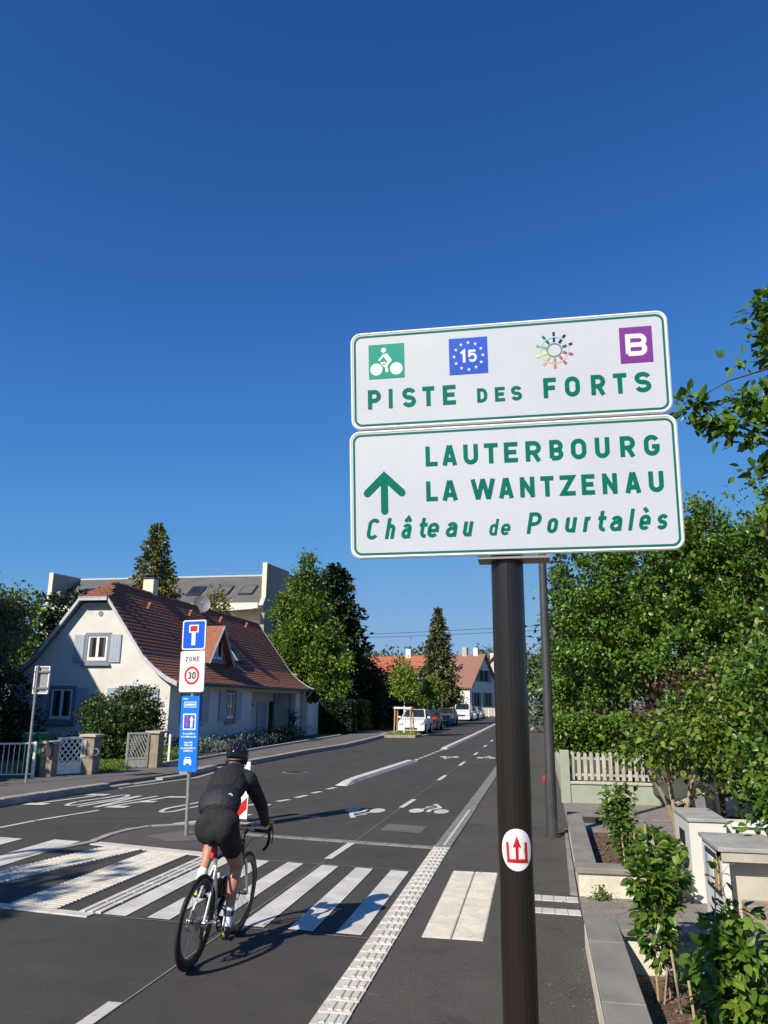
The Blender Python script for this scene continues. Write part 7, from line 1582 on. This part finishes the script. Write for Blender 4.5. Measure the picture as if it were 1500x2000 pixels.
# pale-trunked tree behind the cream pillar: leafy mass with large yellow-green leaves
tree('fruit_tree', 'pale forked trunk with yellow green leafy crown left of the cream pillar', 'tree', (1.72, 10.75, 0.0), (1.60, 10.6, 1.35),
     [(1.45, 10.4, 1.55, .42, .45, .34), (2.0, 10.3, 1.75, .55, .5, .42), (2.6, 10.2, 1.6, .55, .5, .55), (2.2, 10.0, 1.25, .55, .4, .25), (3.1, 10.3, 1.3, .5, .5, .75), (2.6, 10.0, 2.3, .6, .5, .5)], 'leaf_yellow', 170, 26, .10, .072, r0=.062, limbs=5, bark='bark_pale', tpl=T_LARGE, seed=25)
tree('leafy_shrub', 'mid green leafy thicket behind the pale forked trunk', 'shrub', (2.4, 11.3, 0.0), (2.3, 11.3, 1.8),
     [(1.55, 11.2, 1.45, .42, .4, .35), (2.3, 11.2, 1.65, .7, .5, .7), (3.1, 11.2, 1.6, .7, .5, 1.0), (3.7, 11.2, 2.4, .8, .6, 1.0), (2.9, 11.2, 2.4, .6, .5, .6), (3.4, 11.0, .9, .8, .5, .7)], 'leaf_near', 620, 36, .11, .076, r0=.05, limbs=20, seed=26)
# near tree overhanging from the right edge
tree('overhanging_tree', 'tree with long oval leaves reaching in from the right edge above everything', 'tree', (1.95, 4.4, -.1), (2.35, 5.6, 4.6),
     [(1.95, 6.0, 5.02, .12, .15, .20), (2.08, 6.1, 4.85, .16, .2, .25), (1.88, 6.0, 4.74, .16, .15, .09), (1.68, 6.0, 4.66, .15, .12, .05), (1.30, 6.0, 4.27, .12, .10, .07), (1.50, 6.0, 4.22, .17, .14, .09), (1.74, 6.0, 4.26, .22, .18, .12),
      (2.0, 6.05, 4.32, .18, .2, .18), (1.66, 6.0, 4.06, .20, .16, .09), (1.92, 6.0, 4.02, .20, .18, .13), (1.55, 6.0, 3.92, .08, .08, .05), (1.86, 6.0, 3.78, .16, .14, .11), (2.02, 6.1, 3.56, .16, .18, .15), (1.76, 6.0, 3.50, .11, .1, .08), (2.0, 6.1, 3.28, .20, .2, .15), (2.3, 6.3, 4.2, .25, .3, .9), (2.08, 6.1, 3.92, .16, .15, .2), (1.98, 6.1, 3.86, .14, .12, .10), (2.02, 6.1, 3.40, .18, .16, .14), (1.78, 6.05, 3.72, .12, .1, .08), (2.04, 6.1, 3.05, .22, .2, .16), (1.80, 6.1, 3.30, .12, .1, .08)],
     'leaf_near', 420, 17, .055, .076, r0=.045, limbs=120, tpl=T_LARGE, seed=27)
tree('overhanging_tree', 'lower leafy boughs along the right edge above the letterbox pillar', 'tree', (2.9, 7.2, 0), (2.75, 7.3, 3.0),
     [(2.5, 7.8, 2.75, .35, .4, .35), (2.3, 7.9, 2.25, .38, .4, .32), (2.45, 7.9, 1.75, .42, .4, .34), (2.2, 8.2, 1.50, .34, .35, .22), (2.35, 8.1, 1.15, .36, .35, .22), (2.15, 8.3, .98, .22, .25, .10), (2.6, 7.6, 1.1, .3, .3, .4)], 'leaf_near', 300, 26, .085, .072, r0=.04, limbs=40, tpl=T_LARGE, seed=28)
build('forked_limb', MB().tube([(1.71, 10.7, .42), (1.58, 10.65, .80), (1.36, 10.5, 1.22)], [.045, .032, .016], 8).tube([(1.71, 10.7, .40), (1.80, 10.65, .75), (1.95, 10.55, 1.3)], [.045, .03, .015], 8), 'bark_pale', [o for o in bpy.data.objects if o.name.startswith('fruit_tree')][0])
# off-frame trees whose shade falls into the picture at the left
tree('shade_tree', 'leafy street tree just beyond the left edge shading the gates', 'tree', (-16.4, 13.2, .1), (-16.4, 13.2, 5.4), [(-16.4, 13.2, 4.6, 1.8, 1.7, 1.7), (-15.6, 12.0, 3.4, 1.2, 1.2, 1.0)], 'leaf_mid', 120, 34, .25, .2, seed=29)
tree('shade_tree', 'leafy street tree behind the viewer on the left footway', 'tree', (-11.2, -1.2, .1), (-11.2, -1.2, 7.6), [(-11.2, -1.2, 7.0, 1.5, 1.4, 1.5)], 'leaf_mid', 80, 34, .25, .2, seed=30)

# ------------------------------------------------------------------ planted hedge saplings, leaf by leaf where they show largest
LME = {}
def leaf_obj_mesh(mt):
    if mt not in LME:
        tv, tf = T_LARGE; me = bpy.data.meshes.new('leaf'); me.from_pydata([tuple(v) for v in tv], [], [tuple(f) for f in tf]); me.materials.append(M[mt]); LME[mt] = me
    return LME[mt]
def mat_single_leaf(k, a, b, rough=.38):
    m = mat('leaf_single_' + k, a, rough, b, 3.0, trans=0.28, spec=.6); n = m.node_tree.nodes; l = m.node_tree.links
    oi = n.new("ShaderNodeObjectInfo"); mx = [q for q in n if q.type == 'MIX'][0]; l.new(oi.outputs['Random'], mx.inputs[0]); M['single_' + k] = m
mat_single_leaf('a', (0.045, 0.11, 0.012), (0.18, 0.28, 0.035)); mat_single_leaf('b', (0.06, 0.14, 0.015), (0.22, 0.32, 0.04))
def sapling(name, lab, base, stems, ells, leaf, single, size, n, nobj, seed, cane=None, cat='shrub'):
    g = np.random.default_rng(seed); t = thing(name, lab, cat, base, group=None); mb = MB()
    for a, b, r_ in stems: limb(a, b, r_, r_ * .4, g, mb, 6, 5, .03)
    E_ = np.array(ells, float); vol = E_[:, 3] * E_[:, 4] * E_[:, 5]; idx = g.choice(len(E_), n, p=vol / vol.sum()); d = sphere_dirs(n, g)
    P = E_[idx, :3] + d * E_[idx, 3:6] * (g.random(n) ** .42)[:, None]; D = d * np.array([1, 1, .55]) + g.normal(size=(n, 3)) * .45 + np.array([0, 0, -.15])
    S = size * (.6 + .65 * g.random(n)); x, y, z = frames(n, D, g, .9)
    order = np.argsort(P[:, 1])            # the leaves towards the camera first
    inv = t.matrix_basis.inverted(); ms = leaf_obj_mesh(single)
    for i in order[:nobj]:
        X, Y, Z, p, s_ = Vector(x[i]) * S[i], Vector(y[i]) * S[i], Vector(z[i]) * S[i], P[i], S[i]
        o = bpy.data.objects.new('leaf', ms); COL.objects.link(o); o.parent = t
        o.matrix_basis = inv @ Matrix(((X.x, Y.x, Z.x, p[0]), (X.y, Y.y, Z.y, p[1]), (X.z, Y.z, Z.z, p[2]), (0, 0, 0, 1)))
    r_ = order[nobj:]
    if len(r_):
        o = link('foliage', leaf_mesh('foliage', P[r_], D[r_], S[r_], leaf, T_LARGE, g, .9), t); o.matrix_parent_inverse = inv; o['kind'] = 'stuff'
    for i in g.choice(n, min(n, 60), replace=False):
        a, b, r0_ = stems[g.integers(len(stems))]; k = min(max((P[i][2] - a[2]) / max(b[2] - a[2], .01) - .08, .1), 1); q = Vector(a).lerp(Vector(b), k); mb.tube([tuple(q), tuple(P[i])], [.0035, .0015], 4, False)
    build('stem', mb, 'bark_pale', t)
    if cane:
        for a, b in cane: build('cane', MB().tube([a, b], .009, 7), 'cane', t)
    return t
sapling('hornbeam_sapling', 'slim leafy hedge sapling with bamboo cane in the nearer bed, left of the two', (0.86, 6.55, -.1),
        [((0.84, 6.5, -.1), (0.84, 6.5, 1.05), .008), ((0.90, 6.6, -.1), (0.88, 6.55, .9), .007)],
        [(0.84, 6.5, .95, .11, .11, .14), (0.80, 6.45, .74, .16, .15, .15), (0.84, 6.5, .54, .15, .14, .15), (0.82, 6.5, .36, .13, .12, .12), (0.95, 6.5, .76, .11, .10, .10), (0.84, 6.5, .22, .09, .09, .08)], 'leaf_near', 'single_a', .082, 780, 290, 201,
        [((0.93, 6.35, -.1), (0.89, 6.35, .30)), ((0.80, 6.5, -.1), (0.79, 6.5, 1.12))])
sapling('broadleaf_sapling', 'bushy sapling with large rounded leaves at the lower right corner', (1.0, 5.35, -.1),
        [((0.99, 5.3, -.1), (1.02, 5.3, .92), .009), ((1.08, 5.3, -.1), (1.16, 5.3, .7), .007)],
        [(0.96, 5.35, .50, .13, .12, .12), (0.94, 5.3, .28, .12, .12, .12), (1.02, 5.3, .72, .10, .10, .10), (1.10, 5.3, .76, .13, .12, .13), (1.04, 5.3, .58, .16, .15, .13), (1.14, 5.25, .60, .17, .14, .14), (1.08, 5.2, .38, .15, .14, .14), (1.14, 5.2, .30, .18, .15, .20), (1.02, 5.1, .20, .11, .12, .10), (1.15, 5.0, .12, .18, .12, .12)], 'leaf_near', 'single_b', .086, 860, 295, 202,
        [((0.88, 5.35, -.1), (0.83, 5.3, .42))])
sapling('young_sapling', 'thin young shoot with a few big leaves in front of the cream pillar', (1.42, 6.6, -.1), [((1.40, 6.6, -.1), (1.28, 6.5, .92), .006)],
        [(1.28, 6.5, .80, .10, .08, .12), (1.34, 6.5, .50, .12, .1, .14), (1.45, 6.5, .3, .14, .1, .14)], 'leaf_near', 'single_b', .075, 60, 60, 203)
sapling('hornbeam_sapling', 'leafy sapling in the farther bed beside the picket fence', (1.0, 10.9, 0.03), [((1.0, 10.9, .03), (0.98, 10.9, 1.05), .009)],
        [(1.0, 10.8, .86, .20, .18, .17), (0.98, 10.8, .62, .23, .2, .18), (1.04, 10.7, .36, .19, .18, .17), (1.1, 10.6, .16, .18, .15, .10), (.83, 10.8, .70, .06, .05, .08)], 'leaf_near', 'single_a', .078, 820, 0, 204, [((1.02, 10.6, 0.03), (1.0, 10.6, .5)), ((1.16, 10.6, 0.03), (1.15, 10.6, .45))])
sapling('hornbeam_sapling', 'low leafy sapling spreading over the front wall of the farther bed', (1.25, 9.7, 0.03), [((1.25, 9.7, .03), (1.2, 9.6, .62), .008), ((1.4, 9.7, .03), (1.45, 9.6, .5), .006)],
        [(1.15, 9.4, .40, .20, .15, .14), (1.38, 9.4, .42, .20, .15, .16), (1.30, 9.0, .30, .18, .15, .14), (1.2, 9.5, .58, .12, .1, .12)], 'leaf_near', 'single_a', .080, 560, 0, 205)
sapling('trailing_shrub', 'mixed leaves at the foot of the letterbox pillar', (1.7, 6.2, -.1), [((1.6, 6.2, -.1), (1.6, 6.2, .5), .006)], [(1.12, 6.5, .10, .16, .2, .12), (1.30, 6.8, .22, .14, .15, .12), (1.55, 6.3, .20, .22, .2, .2), (1.75, 6.6, .45, .16, .15, .12), (1.45, 5.9, .10, .2, .2, .18), (1.75, 5.8, .1, .25, .2, .2)], 'leaf_near', 'single_a', .085, 620, 0, 206)
# brown stems at the right edge
st_ = thing('bare_shrub', 'bare brown crooked stems rising at the right edge of the nearer bed', 'shrub', (1.45, 4.9, -.1)); mb = MB()
for a, b, c, r_ in (((1.33, 5.0, -.1), (1.36, 5.0, .35), (1.50, 5.0, .80), .020), ((1.42, 4.9, -.1), (1.44, 4.9, .3), (1.46, 4.9, .62), .016)): build('stem', MB().tube([a, b, c, tuple(Vector(c) + Vector((.12, 0, .5)))], [r_, r_ * .9, r_ * .75, r_ * .6], 8), 'bark', st_, smooth=True)
# loose mulch and chips on the beds, grit along the wall foot
g = np.random.default_rng(300)
def chips(name, lab, n, fx, z, size, m):
    P = np.array([fx() for _ in range(n)]); P = np.column_stack([P, np.full(n, z)]); D = g.normal(size=(n, 3)) * np.array([1, 1, .25]); o = link(name, leaf_mesh(name, P, D, size * (.4 + g.random(n)), m, T_SMALL, g, 1.5)); o['kind'] = 'stuff'; return o
M['chip'] = mat('bark_chip', (0.10, 0.06, 0.04), .9, (0.24, 0.17, 0.12), island=True)
M['grit'] = mat('pale_grit', (0.10, 0.085, 0.06), .9, (0.30, 0.26, 0.21), island=True)
chips('bark_mulch', '', 5200, lambda: (0.62 + g.random() * 2.2, 3.5 + g.random() * 3.5), -.095, .035, 'chip')
chips('bark_mulch', '', 2600, lambda: (0.66 + g.random() * 1.3, 9.5 + g.random() * 3.8), .035, .035, 'chip')
chips('wall_foot_grit', '', 2300, lambda: (lambda yy: (0.30 + .017 * (yy - 5.5) - g.exponential() * .05 * (1 + math.sin(yy * 5)), yy))(4.0 + g.random() * 13), .008, .009, 'grit')
chips('loose_grit', '', 700, lambda: (-6 + g.random() * 6, 4.5 + g.random() * 9), .008, .007, 'grit')
tree('wall_weed', 'small weed growing at the foot of the cream wall by the path', 'plant', (0.62, 9.05, 0.0), (0.62, 9.05, .12), [(0.62, 9.05, .06, .12, .05, .06)], 'leaf_mid', 14, 14, .03, .04, r0=.003, limbs=3, seed=208)
# ------------------------------------------------------------------ small wear on the ground: seams, cracks, leaf litter, paint scraps
g = np.random.default_rng(410)
M['tar'] = mat('tar_seam', (0.018, 0.017, 0.016), 0.55, (0.03, 0.028, 0.026), 12.0)
def crack(pts, w_, z=0.0052, m='tar', name='tar_seam'):
    q = [pts[0]]
    for a, b in zip(pts[:-1], pts[1:]):
        n_ = max(2, int(math.hypot(b[0] - a[0], b[1] - a[1]) / .12))
        for i in range(1, n_ + 1): q.append((a[0] + (b[0] - a[0]) * i / n_ + g.normal() * .006, a[1] + (b[1] - a[1]) * i / n_ + g.normal() * .008))
    mb = MB(); Lq, Rq = [], []
    for i, p in enumerate(q):
        d = Vector(q[min(i + 1, len(q) - 1)]) - Vector(q[max(i - 1, 0)]); d.normalize(); h_ = w_ * (.35 + .8 * g.random()) / 2
        Lq.append((p[0] - d.y * h_, p[1] + d.x * h_)); Rq.append((p[0] + d.y * h_, p[1] - d.x * h_))
    mb.strip(Rq, Lq, z); struct(name, mb, m)
crack([(-8.2, 16.5), (-7.0, 19.5), (-6.4, 25), (-6.1, 33)], .014, .003); crack([(-6.1, 33), (-5.9, 60)], .016, .003)
crack([(-1.2, 13.9), (-.4, 13.8), (.4, 13.85)], .014, .0056); crack([(-.35, 17.6), (-.3, 24), (-.28, 40)], .012, .0056); crack([(-3.4, 17.0), (-3.0, 20.5), (-3.2, 24)], .008, .003)
crack([(-8.0, 12.9), (-5.9, 13.4)], .02, .003)
mh = struct_root('manhole', (-0.35, 15.2, 0)); build('manhole_frame', MB().tube([(-6.9, 22.5, .001), (-6.9, 22.5, .008)], .36, 28), 'kerb_grey', mh); build('manhole_cover', MB().tube([(-6.9, 22.5, .008), (-6.9, 22.5, .011)], .30, 28), 'tar', mh)
M['litter'] = mat('leaf_litter', (0.09, 0.07, 0.04), .9, (0.20, 0.16, 0.09), island=True)
chips('leaf_litter', '', 130, lambda: (0.25 - abs(g.normal()) * .35, 5 + g.random() * 14), .009, .022, 'litter')
chips('leaf_litter', '', 500, lambda: (-9.2 - abs(g.normal()) * .1 + .25, 14 + g.random() * 22), .016, .03, 'litter')
chips('leaf_litter', '', 260, lambda: (0.7 + g.random() * 2.8, 7.7 + g.random() * 1.4), .012, .022, 'litter')
